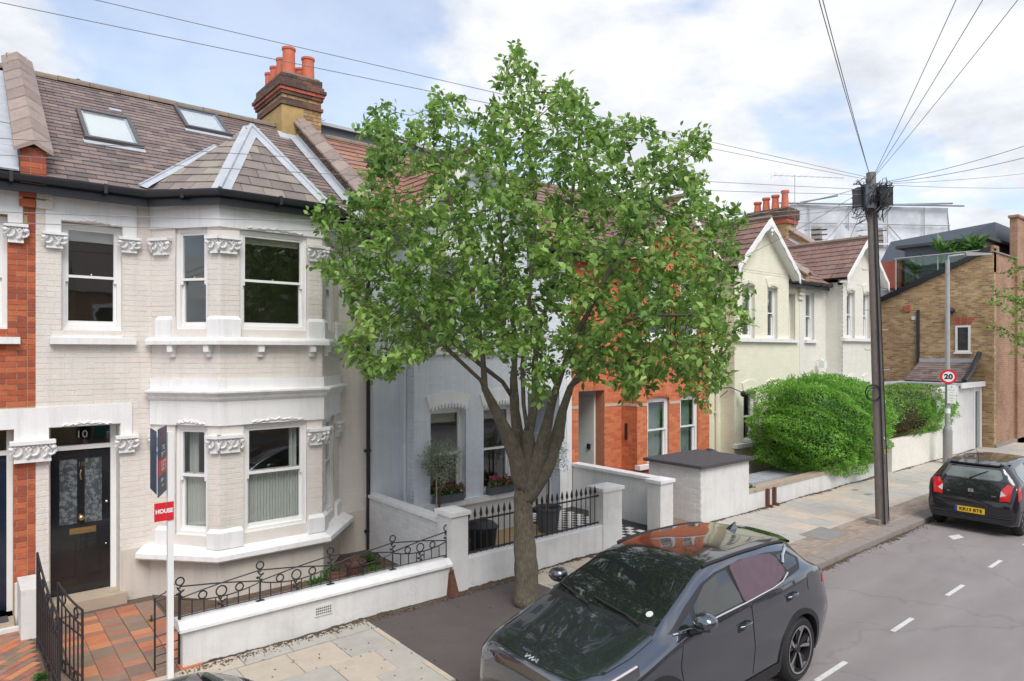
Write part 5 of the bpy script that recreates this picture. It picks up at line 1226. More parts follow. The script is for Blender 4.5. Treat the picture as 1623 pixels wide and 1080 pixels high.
# wall in front of number 10: rendered, sloped white coping
gw = thing('garden_wall', 'low cream rendered garden wall with white coping and scrolled railing on top', 'garden wall', (3.8, 8.3, 0))
mb = MB(); mb.box(1.96, 5.62, 8.22, 8.44, -.1, .43); mb.build('wall', 'white_wall', gw)
mb = MB(); mb.sweep([(1.92, 8.33), (5.64, 8.33)], [(-.15, .43), (-.15, .48), (-.12, .53), (.06, .53), (.155, .46), (.155, .425)]); mb.build('coping', 'white_paint', gw)
mb = MB(); mb.box(3.52, 3.76, 8.205, 8.221, .20, .33); ab = mb.build('air_brick', 'white_wall', gw); 
for i in range(8):
    for j in range(3):
        p = MB(); p.box(3.535 + i * .027, 3.549 + i * .027, 8.200, 8.206, .225 + j * .033, .240 + j * .033); p.build('vent_hole', 'ink', ab)
# white brick party wall between 10 and 12
gwall('white painted brick wall dividing the cream house garden from the pale blue one', 5.70, 5.86, 8.62, 10.98, .98, 'white_brick', cope=True, core='white_joint', co=.03, cz=.05,
      brick=[(side(5.70), (-10.98, -8.62, 0, .98))], capn=120)
def pillar(label, x0, x1, y0, y1, z, mat='white_wall'):
    t = thing('gate_pier', label, 'pier', ((x0 + x1) / 2, (y0 + y1) / 2, 0)); mb = MB(); mb.box(x0, x1, y0, y1, -.1, z); mb.build('shaft', mat, t)
    mb = MB(); mb.box(x0 - .035, x1 + .035, y0 - .035, y1 + .035, z, z + .06); mb.hexa([(x0 - .035, y0 - .035, z + .06), (x1 + .035, y0 - .035, z + .06), (x1 + .035, y1 + .035, z + .06), (x0 - .035, y1 + .035, z + .06), ((x0 + x1) / 2 - .04, (y0 + y1) / 2 - .04, z + .10), ((x0 + x1) / 2 + .04, (y0 + y1) / 2 - .04, z + .10), ((x0 + x1) / 2 + .04, (y0 + y1) / 2 + .04, z + .10), ((x0 + x1) / 2 - .04, (y0 + y1) / 2 + .04, z + .10)]); mb.build('cap', 'white_paint', t); return t
pillar('square white pier joining the scrolled railing to the spear railing', 5.63, 5.93, 8.2, 8.58, 1.15)
pillar('square white pier at the right end of the spear railing', 8.92, 9.42, 8.2, 8.56, 1.08)
gwall('low white wall under the spear topped railing', 5.93, 8.92, 8.22, 8.42, .46, 'white_wall', cope=True, co=.0, cz=.03)
pw = gwall('long white rendered wall running from the kerbside to the orange red house', 10.9, 11.1, 8.5, 10.98, .98, 'white_wall', cope=True, co=.03, cz=.06)
pillar('white pier at the street end of the long rendered wall', 10.55, 10.95, 8.2, 8.52, 1.02)
# bin store
bs = thing('bin_store', 'white brick bin store with dark grey felt roof at the back of the pavement', 'bin store', (12.2, 8.7, 0))
mb = MB(); mb.box(11.88, 13.72, 8.2, 9.55, -.1, 1.17); W_ = mb.build('wall', 'white_wall', bs)
P = Pieces(); P.add(side(11.88), bond(-9.55, -8.2, 0, 1.17), d=.005); P.finish('brick', ['white_brick'], W_, cap=60, rest='brickwork')
mb = MB(); mb.box(11.80, 13.84, 8.12, 9.65, 1.17, 1.235); mb.build('roof', 'felt', bs)
gwall('low white wall with brown brick coping under the round privet bush', 13.72, 21.0, 8.22, 8.42, .40, 'white_wall', cope=True, co=.015, cz=.09, cmat='stone_step')
t = gwall('low ivory painted brick wall under the clipped hedge', 21.5, 25.3, 8.15, 8.35, .95, 'ivory_paint', core='ivory_joint', brick=[(front(8.15), (21.5, 25.3, -.02, .95)), (side(21.5), (-8.9, -8.15, -.02, .95))], capn=60)
mb = MB(); mb.box(21.51, 21.9, 8.35, 8.9, -.1, .949); mb.build('wall_return', 'ivory_joint', t)
pillar('narrow white gatepost between the privet bush and the clipped hedge', 20.9, 21.05, 8.25, 8.42, .98)
for x in (14.45, 14.75):
    mb = MB(); mb.box(x, x + .07, 8.14, 8.22, 0, .42); mb.box(x, x + .07, 8.06, 8.14, 0, .06); tag(mb.build('wall_brace', 'rust'), 'rusty iron brace standing against the low wall, %s one' % ('left' if x < 14.6 else 'right'), 'brace', 'rusty braces at the low wall')
mb = MB(); mb.hexa([(5.53, 8.08, -.02), (5.70, 8.08, -.02), (5.68, 8.22, -.02), (5.55, 8.22, -.02), (5.59, 8.16, .33), (5.65, 8.16, .33), (5.65, 8.22, .33), (5.59, 8.22, .33)]); mb.ball((5.62, 8.18, .36), .035, n=8, m=5)
tag(mb.build('corner_guard', 'rust'), 'rusty iron corner guard at the foot of the white pier', 'corner guard')

# ---- scrolled railing
Fr = front(8.34); rl = thing('scrolled_railing', 'black wrought iron railing of crossing curves and rings on the coping', 'railing', (3.8, 8.34, .52))
px_ = [1.96, 2.87, 3.79, 4.72, 5.63]
def ring(mb, u, v, r, n=0, F=Fr, w=.009): mb.tube([F.p(u + r * cos(a * pi / 9), v + r * sin(a * pi / 9), n) for a in range(19)], w, 5, cap=False)
def squig(mb, u, v0, v1, amp, F=Fr, w=.009):
    pts = []; N = 22
    for i in range(N + 1): t = i / N; pts.append(F.p(u + amp * sin(t * 4.2 * pi) * (sin(t * pi) ** .6), v0 + (v1 - v0) * t + .02 * sin(t * 8 * pi), 0))
    mb.tube(pts, w, 5)
zb, zm, zt2 = .56, .765, .90
for i, u in enumerate(px_):
    mb = MB(); mb.tube([Fr.p(u, .50 if i else 0.0), Fr.p(u, zm + .01)], .011, 6); squig(mb, u, zm, zt2 + .01, .045); ring(mb, u, zt2 + .065, .045)
    if i: mb.fb(Fr, u - .05, u + .05, .525, .535, -.03, .03)
    mb.build('post', 'black_iron', rl)
for i in range(4):
    a, b = px_[i], px_[i + 1]; L = b - a
    def cv(f, N=16): return [Fr.p(a + L * j / N, f(j / N), 0) for j in range(N + 1)]
    c1 = lambda t: zm + .01 + (zt2 - zm) * ((1 - t) ** 2.1) + .045 * sin(pi * t)
    c2_ = lambda t: c1(1 - t); c3 = lambda t: zm - .075 * sin(pi * t) ** .8
    for f in (c1, c2_, c3, lambda t: zb):
        mb = MB(); mb.tube(cv(f), .009, 5); mb.build('rail', 'black_iron', rl)
    for t in (1 / 7, 2 / 7, 3 / 7, 4 / 7, 5 / 7, 6 / 7):
        mb = MB(); mb.tube([Fr.p(a + L * t, zb), Fr.p(a + L * t, c3(t))], .0075, 5); mb.build('bar', 'black_iron', rl)
    for t, r in ((.27, .045), (.5, .06), (.73, .045)):
        mb = MB(); ring(mb, a + L * t, c3(t) + r + .006, r); mb.build('ring', 'black_iron', rl)
    mb = MB(); squig(mb, a + L * .5, zb, c3(.5), .05); mb.build('scroll', 'black_iron', rl)
# ladder-like end of the railing behind the sale board
le = thing('gate_side_frame', 'narrow black iron ladder frame behind the white sign post', 'railing', (1.8, 8.4, 0))
for u in (1.70, 1.955):
    mb = MB(); mb.tube([Fr.p(u, 0, 0), Fr.p(u, .84, 0)], .011 if u < 1.8 else .018, 6); mb.build('upright', 'black_iron', le)
for z in (.08, .18, .28, .40, .60, .80):
    mb = MB(); mb.tube([Fr.p(1.70, z), Fr.p(1.955, z + .02)], .008, 5); mb.build('rung', 'black_iron', le)
mb = MB(); mb.tube([Fr.p(1.70, .84), Fr.p(1.80, .87), Fr.p(1.9, .95)], .009, 5); mb.build('rail', 'black_iron', le)
# ---- spear railing
sr = thing('spear_railing', 'black spear topped iron railing on the low white wall', 'railing', (7.4, 8.32, .49)); Fr2 = front(8.32)
for z in (.52, 1.0):
    mb = MB(); mb.fb(Fr2, 5.93, 8.92, z - .012, z + .012, -.012, .012); mb.build('rail', 'black_iron', sr)
u = 6.03
while u < 8.9:
    mb = MB(); mb.tube([Fr2.p(u, .49), Fr2.p(u, 1.06)], .0085, 6); mb.lathe(Fr2.p(u, 1.05), [(.010, 0), (.022, .02), (.024, .05), (.012, .11), (.002, .145)], 7); mb.build('spear_bar', 'black_iron', sr); u += .1165
# ---- iron gate of number 10, standing open
def bars_gate(name, label, A, B, zl, zr, n, thick=1.0):
    A, B = Vector((*A, 0)), Vector((*B, 0)); F = Frame(A, B - A); L = (B - A).length; t = thing(name, label, 'gate', ((A + B) / 2))
    top = lambda u: zl + (zr - zl) * (1 - (1 - u / L) ** 2)
    for u in (0, L):
        mb = MB(); mb.tube([F.p(u, .03), F.p(u, top(u))], .014 * thick, 6); mb.build('stile', 'black_iron', t)
    mb = MB(); mb.tube([F.p(L * i / 12, top(L * i / 12)) for i in range(13)], .012, 6); mb.build('top_rail', 'black_iron', t)
    for z in (.08, .20, .62): mb = MB(); mb.tube([F.p(0, z), F.p(L, z)], .010, 5); mb.build('rail', 'black_iron', t)
    mb = MB(); mb.tube([F.p(L * i / 12, top(L * i / 12) - .16) for i in range(13)], .010, 6); mb.build('rail', 'black_iron', t)
    for i in range(1, n):
        u = L * i / n; mb = MB(); mb.tube([F.p(u, .08), F.p(u, top(u) - .16)], .0085, 5); mb.build('bar', 'black_iron', t)
    k = max(2, int(n / 2.2))
    for i in range(k):
        u = L * (i + .5) / k; mb = MB(); ring(mb, u, top(u) - .085, .055, F=F); mb.build('ring', 'black_iron', t)
        mb = MB(); ring(mb, u, .14, .05, F=F); mb.build('ring', 'black_iron', t)
    return t
bars_gate('garden_gate', 'black iron garden gate standing open edge on beside the tiled path', (.735, 9.85), (.80, 8.25), 1.18, .86, 12)
bars_gate('garden_gate', 'black iron gate leaf with rings nearest the pavement, opened over the tiles', (.86, 9.0), (1.0, 8.25), 1.02, .90, 6)
mb = MB(); mb.box(.60, .80, 10.30, 10.98, -.1, .62); tag(mb.build('wall_stub', 'white_wall'), 'short white wall stub between the two front doors', 'wall')
# ---- sale board
sb = thing('sale_board', 'white post with navy and red estate agent board and red HOUSE sign', 'estate agent sign', (1.80, 8.12, 0))
mb = MB(); mb.box(1.772, 1.832, 8.06, 8.12, -.02, 2.72); mb.build('post', 'white_wood', sb)
for k, (F, lab) in enumerate(((Frame((1.66, 8.02, 0), (.125, -.30, 0)), 'a'), (Frame((1.66, 8.06, 0), (.26, .36, 0)), 'b'))):
    pass
FB = Frame((1.655, 8.16, 0), (.150, -.29, 0)); FB = Frame((1.665, 8.02, 0), (.17, .40, 0)); LB = .45
b0 = MB(); b0.fb(FB, 0, LB, 2.02, 2.76, -.004, .004); brd = b0.build('board', 'sign_navy', sb)
b0 = MB(); b0.fb(FB, 0.002, LB - .002, 2.245, 2.42, .004, .006); b0.build('red_band', 'sign_red', brd)
text_mesh('LET', .15, FB, .27, 2.33, .0065, 'sign_white', brd, bold=.004)
text_mesh('TAS', .085, FB, .26, 2.53, .0045, 'sign_white', brd); text_mesh('ERTY', .085, FB, .25, 2.455, .0045, 'sign_white', brd)
text_mesh('8', .22, FB, .19, 2.66, .0045, 'sign_pink', brd, bold=.004)
text_mesh('020 8', .055, FB, .2, 2.18, .0045, 'sign_white', brd); text_mesh('.com', .05, FB, .22, 2.12, .0045, 'sign_white', brd)
FB2 = Frame((1.658, 8.02, 0), (.025, .44, 0)); b0 = MB(); b0.fb(FB2, 0, .4, 2.06, 2.74, -.012, -.004); b0.build('board', 'sign_navy', sb)
FH = Frame((1.635, 8.05, 0), (1, .04, 0)); b0 = MB(); b0.fb(FH, 0, .195, 1.755, 1.955, .0, .008); hb = b0.build('house_sign', 'sign_red', sb); text_mesh('HOUSE', .062, FH, .098, 1.86, .009, 'sign_white', hb, bold=.003, width=.175)
for z in (1.93, 1.79):
    p = MB(); p.ball(FH.p(.12, z, .009), .006, n=6, m=4); p.build('screw', 'chrome', hb)

# ---- olive trees in pots, flower boxes, bins
def leafcloud(name, parent, pts, dirs, L, Wd, mat, fold=.25, kind=None, shape=4, droop=0.0, rng=None, smooth=False):
    """numpy leaf mesh: pts (n,3), dirs (n,3); each leaf a folded blade of 2x2 quads"""
    n = len(pts); rng = rng or np.random.RandomState(5)
    d = dirs / np.maximum(1e-6, np.linalg.norm(dirs, axis=1, keepdims=True))
    r = rng.normal(size=(n, 3)); r[:, 2] += 1.6
    s_ = np.cross(d, r); s_ /= np.maximum(1e-6, np.linalg.norm(s_, axis=1, keepdims=True)); u = np.cross(s_, d)
    l = (L * rng.uniform(.65, 1.2, n))[:, None]; w = (Wd * rng.uniform(.75, 1.2, n))[:, None]
    o = np.asarray(pts)
    fo = fold * w
    A0 = o; A1 = o + d * l * .30 + s_ * w * .42 + u * fo; A2 = o + d * l * .62 + s_ * w * .46 + u * fo - u * l * .04; A3 = o + d * l - u * l * .16
    B1 = o + d * l * .30 - s_ * w * .42 + u * fo; B2 = o + d * l * .62 - s_ * w * .46 + u * fo - u * l * .04; C = o + d * l * .5 + u * l * .02
    V = np.stack([A0, A1, A2, A3, B2, B1, C], 1).reshape(-1, 3)
    org = np.array(ORG.get(parent.name, Vector((0, 0, 0)))[:]) if parent else np.zeros(3)
    V = V - org
    base = (np.arange(n) * 7)[:, None]
    F = np.concatenate([base + np.array([[0, 1, 2, 6]]), base + np.array([[6, 2, 3, 4]]), base + np.array([[0, 6, 4, 5]])], 1).reshape(-1, 4)
    me = bpy.data.meshes.new(name); me.vertices.add(len(V)); me.vertices.foreach_set('co', V.astype(np.float32).ravel())
    me.loops.add(F.size); me.loops.foreach_set('vertex_index', F.astype(np.int32).ravel()); me.polygons.add(len(F))
    me.polygons.foreach_set('loop_start', (np.arange(len(F)) * 4).astype(np.int32)); me.update(calc_edges=True)
    me.materials.append(M[mat]); 
    ob = bpy.data.objects.new(name, me); COL.objects.link(ob)
    if parent: ob.parent = parent
    if kind: ob['kind'] = kind
    return ob
def rdir(n, rng, up=.3):
    d = rng.normal(size=(n, 3)); d[:, 2] += up; return d / np.linalg.norm(d, axis=1, keepdims=True)
def olive(label, x, y, zp, zc, r, pot=True, stem_z0=None):
    t = thing('olive_tree', label, 'potted tree', (x, y, 0)); rg = np.random.RandomState(int(x * 10)); z0 = stem_z0 if stem_z0 is not None else .45
    mb = MB(); mb.tube([(x, y, z0), (x + .02, y, (z0 + zc) / 2), (x, y, zc)], [.022, .018, .014], 6)
    for i in range(16):
        d = rdir(1, rg)[0]; mb.tube([(x, y, zc - .1 + .2 * rg.rand()), (x + d[0] * r * .7, y + d[1] * r * .7, zc + d[2] * r * .8)], [.010, .004], 4)
    mb.build('stem', 'twig', t)
    mb = MB(); mb.tube([(x - .07, y - .03, z0), (x - .065, y - .03, zc - .25)], .013, 6); mb.build('cane', 'brass' if False else 'stone_step', t)
    n = 1500; d = rdir(n, rg, .1); rad = rg.rand(n) ** .45; pts = np.array([x, y, zc]) + d * rad[:, None] * r * np.array([1, 1, 1.15]) * (1 + .28 * np.sin(d[:, :1] * 7 + d[:, 2:] * 5))
    dd = d * .8 + rdir(n, rg, .7) * .8; leafcloud('crown', t, pts, dd, .07, .018, 'leaf_olive', kind=None, rng=rg)
    if pot:
        mb = MB(); mb.lathe((x, y, .06), [(.19, 0), (.24, .42), (.27, .43), (.27, .48), (.245, .48), (.24, .42)], 20); mb.build('pot', 'grey_planter', t, auto=40)
        mb = MB(); mb.lathe((x, y, .46), [(.23, 0), (.23, .02)], 16); mb.build('compost', 'soil', t)
olive('small olive tree with a bamboo cane in front of the left blue window', 6.72, 10.2, .1, 1.58, .34, pot=True)
olive('olive tree in a large grey pot by the blue front door', 9.0, 9.75, .1, 1.55, .36, pot=True)
def flowerbox(label, x0, x1, seed):
    t = thing('flower_box', label, 'flower box', ((x0 + x1) / 2, 10.38, .8)); mb = MB(); mb.box(x0, x1, 10.30, 10.44, .805, .95); mb.build('planter', 'grey_planter', t)
    rg = np.random.RandomState(seed); n = 420; c = np.stack([rg.uniform(x0, x1, n), rg.uniform(10.27, 10.46, n), rg.uniform(.93, 1.08, n)], 1); leafcloud('leaves', t, c, rdir(n, rg, .9), .05, .035, 'leaf_plant', kind='stuff', rng=rg)
    m = 28
    for i in range(m):
        p = (rg.uniform(x0, x1), rg.uniform(10.24, 10.45), rg.uniform(1.0, 1.14)); k = 9; dd = rdir(k, rg, .6); dd[:, 1] -= .5
        leafcloud('flower', t, np.tile(np.array(p), (k, 1)), dd, .038, .036, 'petal', rng=rg)
flowerbox('grey planter of pink geraniums on the left blue windowsill', 6.74, 7.36, 3); flowerbox('grey planter of pink geraniums on the right blue windowsill', 7.98, 8.6, 4)
def dustbin(label, x, y, r=.26, h=.5):
    t = thing('dustbin', label, 'dustbin', (x, y, .05)); mb = MB(); mb.lathe((x, y, .05), [(r * .82, 0), (r, h), (r * 1.03, h), (r * 1.03, h + .03), (r * .9, h + .03)], 20); mb.build('bin_body', 'black_plastic', t, auto=40)
    mb = MB(); mb.lathe((x, y, .05 + h + .03), [(r * 1.07, 0), (r * 1.07, .03), (r * .8, .09), (r * .3, .13), (.001, .135)], 20); mb.build('lid', 'black_plastic', t, auto=40)
    mb = MB(); mb.tube([(x - .06, y, h + .2), (x - .05, y, h + .24), (x + .05, y, h + .24), (x + .06, y, h + .2)], .012, 6); mb.build('lid_handle', 'black_plastic', t)
dustbin('round black dustbin with lid behind the spear railing', 6.95, 9.2); dustbin('second black dustbin partly hidden by the white pier', 6.25, 9.0, .24, .42)
# covered motorbike beside bin store
mc = thing('covered_motorbike', 'low motorbike under a black cover in the front yard behind the bin store', 'motorbike', (15.6, 10.1, 0))
mb = MB(); N = 16
prev = None; V_ = []
for i in range(N + 1):
    t = i / N; x = 14.2 + 2.3 * t; hgt = .75 + .38 * sin(pi * min(1, t * 1.25)) * (1 - .2 * t) + .10 * sin(t * 9); w = .18 + .26 * sin(pi * t)
    row = [(x, 10.0 - w, .05), (x, 10.0 - w * .9, hgt * .55), (x, 10.0 - w * .4, hgt * .92), (x, 10.0, hgt), (x, 10.0 + w * .4, hgt * .92), (x, 10.0 + w * .9, hgt * .5), (x, 10.0 + w, .05)]; V_.append(row)
for i in range(N):
    for j in range(6): mb.poly([V_[i][j], V_[i + 1][j], V_[i + 1][j + 1], V_[i][j + 1]])
mb.poly(V_[0]); mb.poly(V_[N][::-1]); o = mb.build('cover', 'felt', mc, recalc=True); bm = bmesh.new(); bm.from_mesh(o.data); bmesh.ops.remove_doubles(bm, verts=bm.verts, dist=.001); bm.to_mesh(o.data); bm.free(); o.data.polygons.foreach_set('use_smooth', [True] * len(o.data.polygons))
mb = MB(); mb.box(15.0, 17.6, 8.9, 9.6, .3, .36); 
for i in range(4): mb.box(15.0 + i * .66, 15.62 + i * .66, 8.9, 9.6, .36, .375)
tag(mb.build('garden_decking', 'lead'), 'pale grey boards lying in the garden left of the privet bush', 'decking')

# ================================================================ telegraph pole
tp_ = thing('telegraph_pole', 'tall dark wooden telegraph pole with black junction boxes at the kerb', 'telegraph pole', (14.94, 5.85, 0))
pb_ = Vector((14.94, 5.85, -.05)); pt_ = Vector((14.755, 6.005, 7.36))
mb = MB(); N = 12; mb.tube([pb_.lerp(pt_, i / N) for i in range(N + 1)], [.128 - .036 * i / N for i in range(N + 1)], 14); mb.build('shaft', 'wood_pole', tp_, auto=60)
P_ = lambda z: pb_.lerp(pt_, (z + .05) / 7.41)
mb = MB(); c = P_(1.2) + Vector((-.10, -.12, 0)); mb.tube([P_(-.0) + Vector((-.13, -.10, 0)), P_(3) + Vector((-.11, -.09, 0)), P_(6.6) + Vector((-.08, -.07, 0))], .018, 6); mb.tube([P_(.1) + Vector((-.06, -.155, 0)), P_(6.6) + Vector((-.05, -.11, 0))], .012, 6); mb.build('cable_run', 'black_plastic', tp_)
mb = MB(); q = P_(0); mb.box(q.x - .26, q.x + .02, q.y - .03, q.y + .2, 0, .10); mb.box(q.x - .2, q.x + .22, q.y - .2, q.y + .2, -.01, .012); mb.build('base_block', 'kerb', tp_)
camR = Vector((cos(TH), -sin(TH), 0)); camB = Vector((-sin(TH), -cos(TH), 0))
PFc = lambda z: Frame(P_(z), camR)
for (a, b, z0, z1, n0, n1_, nm) in ((-.36, -.20, 6.62, 7.03, -.1, .12, 'junction_box'), (-.24, -.06, 6.58, 7.08, .09, .21, 'junction_box'), (.08, .22, 6.62, 7.06, -.05, .16, 'junction_box'), (.20, .38, 6.66, 7.04, -.1, .12, 'junction_box')):
    F = Frame((P_(6.8).x, P_(6.8).y, 0), camR); mb = MB(); mb.fb(F, a, b, z0, z1, n0, n1_); mb.build(nm, 'grey_door' if n1_ > .2 else 'black_plastic', tp_)
rg = random.Random(3); mb = MB()
for i in range(40):
    z = rg.uniform(6.5, 7.15); c = P_(z); a = rg.uniform(0, 6.28); pts = []
    for k in range(7):
        a += rg.uniform(.2, .7); r = rg.uniform(.12, .42) if k < 5 else .12; pts.append(c + Vector((cos(a) * r, sin(a) * r, rg.uniform(-.25, .2))))
    mb.tube(pts, .008, 4)
mb.build('cable_tangle', 'black_plastic', tp_)
for i, z in enumerate([2.8 + .42 * k for k in range(9)]):
    s_ = 1 if i % 2 else -1; mb = MB(); c = P_(z); mb.tube([c + camR * .09 * s_, c + camR * .24 * s_, c + camR * .25 * s_ + Vector((0, 0, .03))], .010, 5); mb.build('step_peg', 'galv', tp_)
mb = MB(); ring(mb, -.16, 2.75, .16, F=Frame((P_(2.75).x, P_(2.75).y, 0), camR), n=.1, w=.014); ring(mb, -.15, 2.72, .14, F=Frame((P_(2.75).x, P_(2.75).y, 0), camR), n=.12, w=.010); mb.build('cable_coil', 'black_plastic', tp_)
mb = MB(); F = Frame((P_(1.9).x, P_(1.9).y, 0), camR); mb.fb(F, .02, .07, 1.78, 1.83, .12, .135); mb.build('number_tag', 'sign_white', tp_); mb = MB(); mb.fb(F, .03, .06, 1.48, 1.58, .12, .136); mb.build('warning_tag', 'plate_yellow', tp_)
# wires
def wpx(px, py, z):
    x = (px - 811.5) / 1060 * z; y = (558 - py) / 1060 * z; f = Vector((sin(TH), cos(TH), 0)); return Vector((0, 0, 3.6)) + f * z + camR * x + Vector((0, 0, y))
wt = P_(7.2); WL = []
def wire(A, B, sag, label, r=.006, ext=1.0):
    A = Vector(A); B = Vector(B); B = A + (B - A) * ext; N = 24; pts = []
    for i in range(N + 1): t = i / N; p = A.lerp(B, t); p.z -= sag * 4 * t * (1 - t); pts.append(p)
    mb = MB(); mb.tube(pts, r, 4); tag(mb.build('telephone_wire', 'steel_grey'), label, 'wire', 'telephone wires from the pole')
# to the left, over the roofs
wire(wt, wpx(0, 3, 7.3), .02, 'upper wire from the pole passing left behind the tree and over the chimney', .005, 1.12); wire(P_(7.0), wpx(0, 217, 8.2), .04, 'thin wire crossing the two front roofs, the higher of the pair', .005, 1.15)
wire(P_(7.25), wpx(155, 0, 8.0), .02, 'wire leaving the picture at the top left above the chimney pots', .005, 1.12)
wire(P_(6.9), wpx(0, 240, 8.2), .10, 'thin wire crossing the front roofs, the lower of the pair', .005, 1.15)
wire(P_(6.7), wpx(0, 318, 8.0), .30, 'thin wire passing in front of the white lintels just under the gutter', .005, 1.15); wire(P_(6.65), wpx(0, 331, 8.0), .36, 'thin wire passing in front of the window heads of the cream house', .005, 1.15)
for (x, y, z, lb) in ((1283, -60, 6.5, 'steep wire rising from the pole to the top edge, left of the pair'), (1290, -60, 6.6, 'steep wire rising from the pole to the top edge, right of the pair'), (1540, -60, 7.5, 'wire fanning from the pole to the upper right, first of three'), (1590, -60, 7.0, 'wire fanning from the pole to the upper right, second of three'), (1640, -40, 7.0, 'wire fanning from the pole to the upper right, third of three'), (1680, 205, 10, 'wire running right from the pole, upper of the near pair'), (1680, 228, 10, 'wire running right from the pole, lower of the near pair'), (1690, 262, 20, 'nearly level wire running right, upper one'), (1690, 292, 24, 'nearly level wire running right, lower one')):
    p = wpx(x, y, z); wire(wt if y < 100 else P_(7.12), p, .06 if y < 100 else .12, lb, .0055, 1.25)
for (x, y, z, lb) in ((20.3, 10.7, 6.0, 'drop wire to the pale yellow gable'), (16.5, 10.8, 6.0, 'drop wire to the gap between orange and yellow houses'), (23.4, 10.9, 6.1, 'drop wire to the ivory house eaves'), (11.2, 10.8, 6.1, 'drop wire to the orange red house'), (26.6, 10.7, 6.2, 'drop wire to the far end of the ivory house')):
    wire(P_(7.1), (x, y, z), .12, lb, .006)

# ================================================================ lamp post with speed sign
lp = thing('lamp_post', 'grey steel lamp post with round 20 speed sign at the back of the pavement', 'lamp post', (24.57, 7.65, 0))
x, y = 24.57, 7.65
mb = MB(); mb.lathe((x, y, 0), [(.135, 0), (.135, 1.05), (.10, 1.18), (.075, 1.2)], 16); mb.build('base_column', 'steel_grey', lp, auto=40)
mb = MB(); mb.tube([(x, y, 1.15), (x, y, 6.55)], [.078, .062], 12); mb.build('shaft', 'galv', lp, auto=40)
mb = MB(); mb.tube([(x, y, 6.4), (x + .02, y - .02, 6.68), (x + .25, y - .32, 6.72), (x + .35, y - .45, 6.72)], .035, 8); mb.build('bracket_arm', 'galv', lp)
mb = MB(); F = Frame((x + .3, y - .4, 0), (.62, -.78, 0)); mb.hexa([F.p(0, 6.67, .09), F.p(.75, 6.69, .06), F.p(.75, 6.69, -.06), F.p(0, 6.67, -.09), F.p(0, 6.80, .07), F.p(.75, 6.74, .04), F.p(.75, 6.74, -.04), F.p(0, 6.80, -.07)]); mb.build('lantern', 'steel_grey', lp)
FS = Frame((x, y, 0), (.32, -.95, 0)); FS = Frame(Vector((x, y, 0)) + Vector((-.95, -.32, 0)) * .10, (.32, -.95, 0))
def disc(F, u, v, r, n0, n1, mat, parent, name, N=28):
    mb = MB(); mb.prism(F, [(u + r * cos(2 * pi * i / N), v + r * sin(2 * pi * i / N)) for i in range(N)], n0, n1); return mb.build(name, mat, parent)
dd = disc(FS, .02, 2.80, .235, 0, .012, 'sign_red', lp, 'speed_sign'); disc(FS, .02, 2.80, .165, .012, .016, 'sign_white', dd, 'sign_face'); text_mesh('20', .22, FS, .02, 2.80, .018, 'ink', dd, bold=.010, width=.24)
mb = MB(); mb.fb(FS, -.01, .22, 1.95, 2.54, 0, .012); pl = mb.build('parking_plate', 'sign_white', lp)
for i, (t, s) in enumerate((('P', .10), ('Mon - Fri', .045), ('9 am', .04), ('Permit', .045), ('holders', .045), ('only', .045))): text_mesh(t, s, FS, .105, 2.46 - i * .085, .0125, 'ink' if i != 0 else 'sign_navy', pl)
mb = MB(); mb.tube([(x, y, 1.62), (x, y, 1.78)], .082, 10); mb.build('reflective_sticker', 'sign_white', lp)
# ================================================================ STREET TREE
def in_poly(P, x, y):
    c = False; n = len(P); j = n - 1
    for i in range(n):
        if (P[i][1] > y) != (P[j][1] > y) and x < (P[j][0] - P[i][0]) * (y - P[i][1]) / (P[j][1] - P[i][1]) + P[i][0]: c = not c
        j = i
    return c
def grow(limbs, attract, step=.13, infl=1.3, kill=.30, iters=90, seed=3):
    """space colonisation from given limb polylines; returns nodes, parents"""
    rg = np.random.RandomState(seed); nodes = []; par = []
    for L in limbs:
        start = L[0]; pi_ = -1
        if nodes:
            d = np.linalg.norm(np.array(nodes) - np.array(start[:]), axis=1); j = int(np.argmin(d))
            if d[j] < .6: pi_ = j
        pts = [Vector(p) for p in L]
        for a, b in zip(pts[:-1], pts[1:]):
            k = max(1, int((b - a).length / step))
            for i in range(k):
                p = a.lerp(b, i / k); nodes.append((p.x, p.y, p.z)); par.append(pi_); pi_ = len(nodes) - 1
        p = pts[-1]; nodes.append((p.x, p.y, p.z)); par.append(pi_)
    nodes = [np.array(n) for n in nodes]; A = np.array(attract); alive = np.ones(len(A), bool)
    for it in range(iters):
        Nn = np.array(nodes); ia = np.where(alive)[0]
        if len(ia) == 0: break
        D = np.linalg.norm(A[ia][:, None, :] - Nn[None, :, :], axis=2); ne = D.argmin(1); dm = D.min(1)
        alive[ia[dm < kill]] = False
        acc = {}
        for a, n, d in zip(ia, ne, dm):
            if kill <= d < infl: acc.setdefault(int(n), []).append((A[a] - Nn[n]) / d)
        if not acc: break
        for n, v in acc.items():
            dv_ = np.sum(v, 0) + rg.normal(size=3) * .25; 
            if par[n] >= 0: q = Nn[n] - Nn[par[n]]; dv_ += q / max(1e-6, np.linalg.norm(q)) * .5
            dv_ /= max(1e-6, np.linalg.norm(dv_)); nodes.append(Nn[n] + dv_ * step); par.append(n)
    return np.array(nodes), np.array(par)
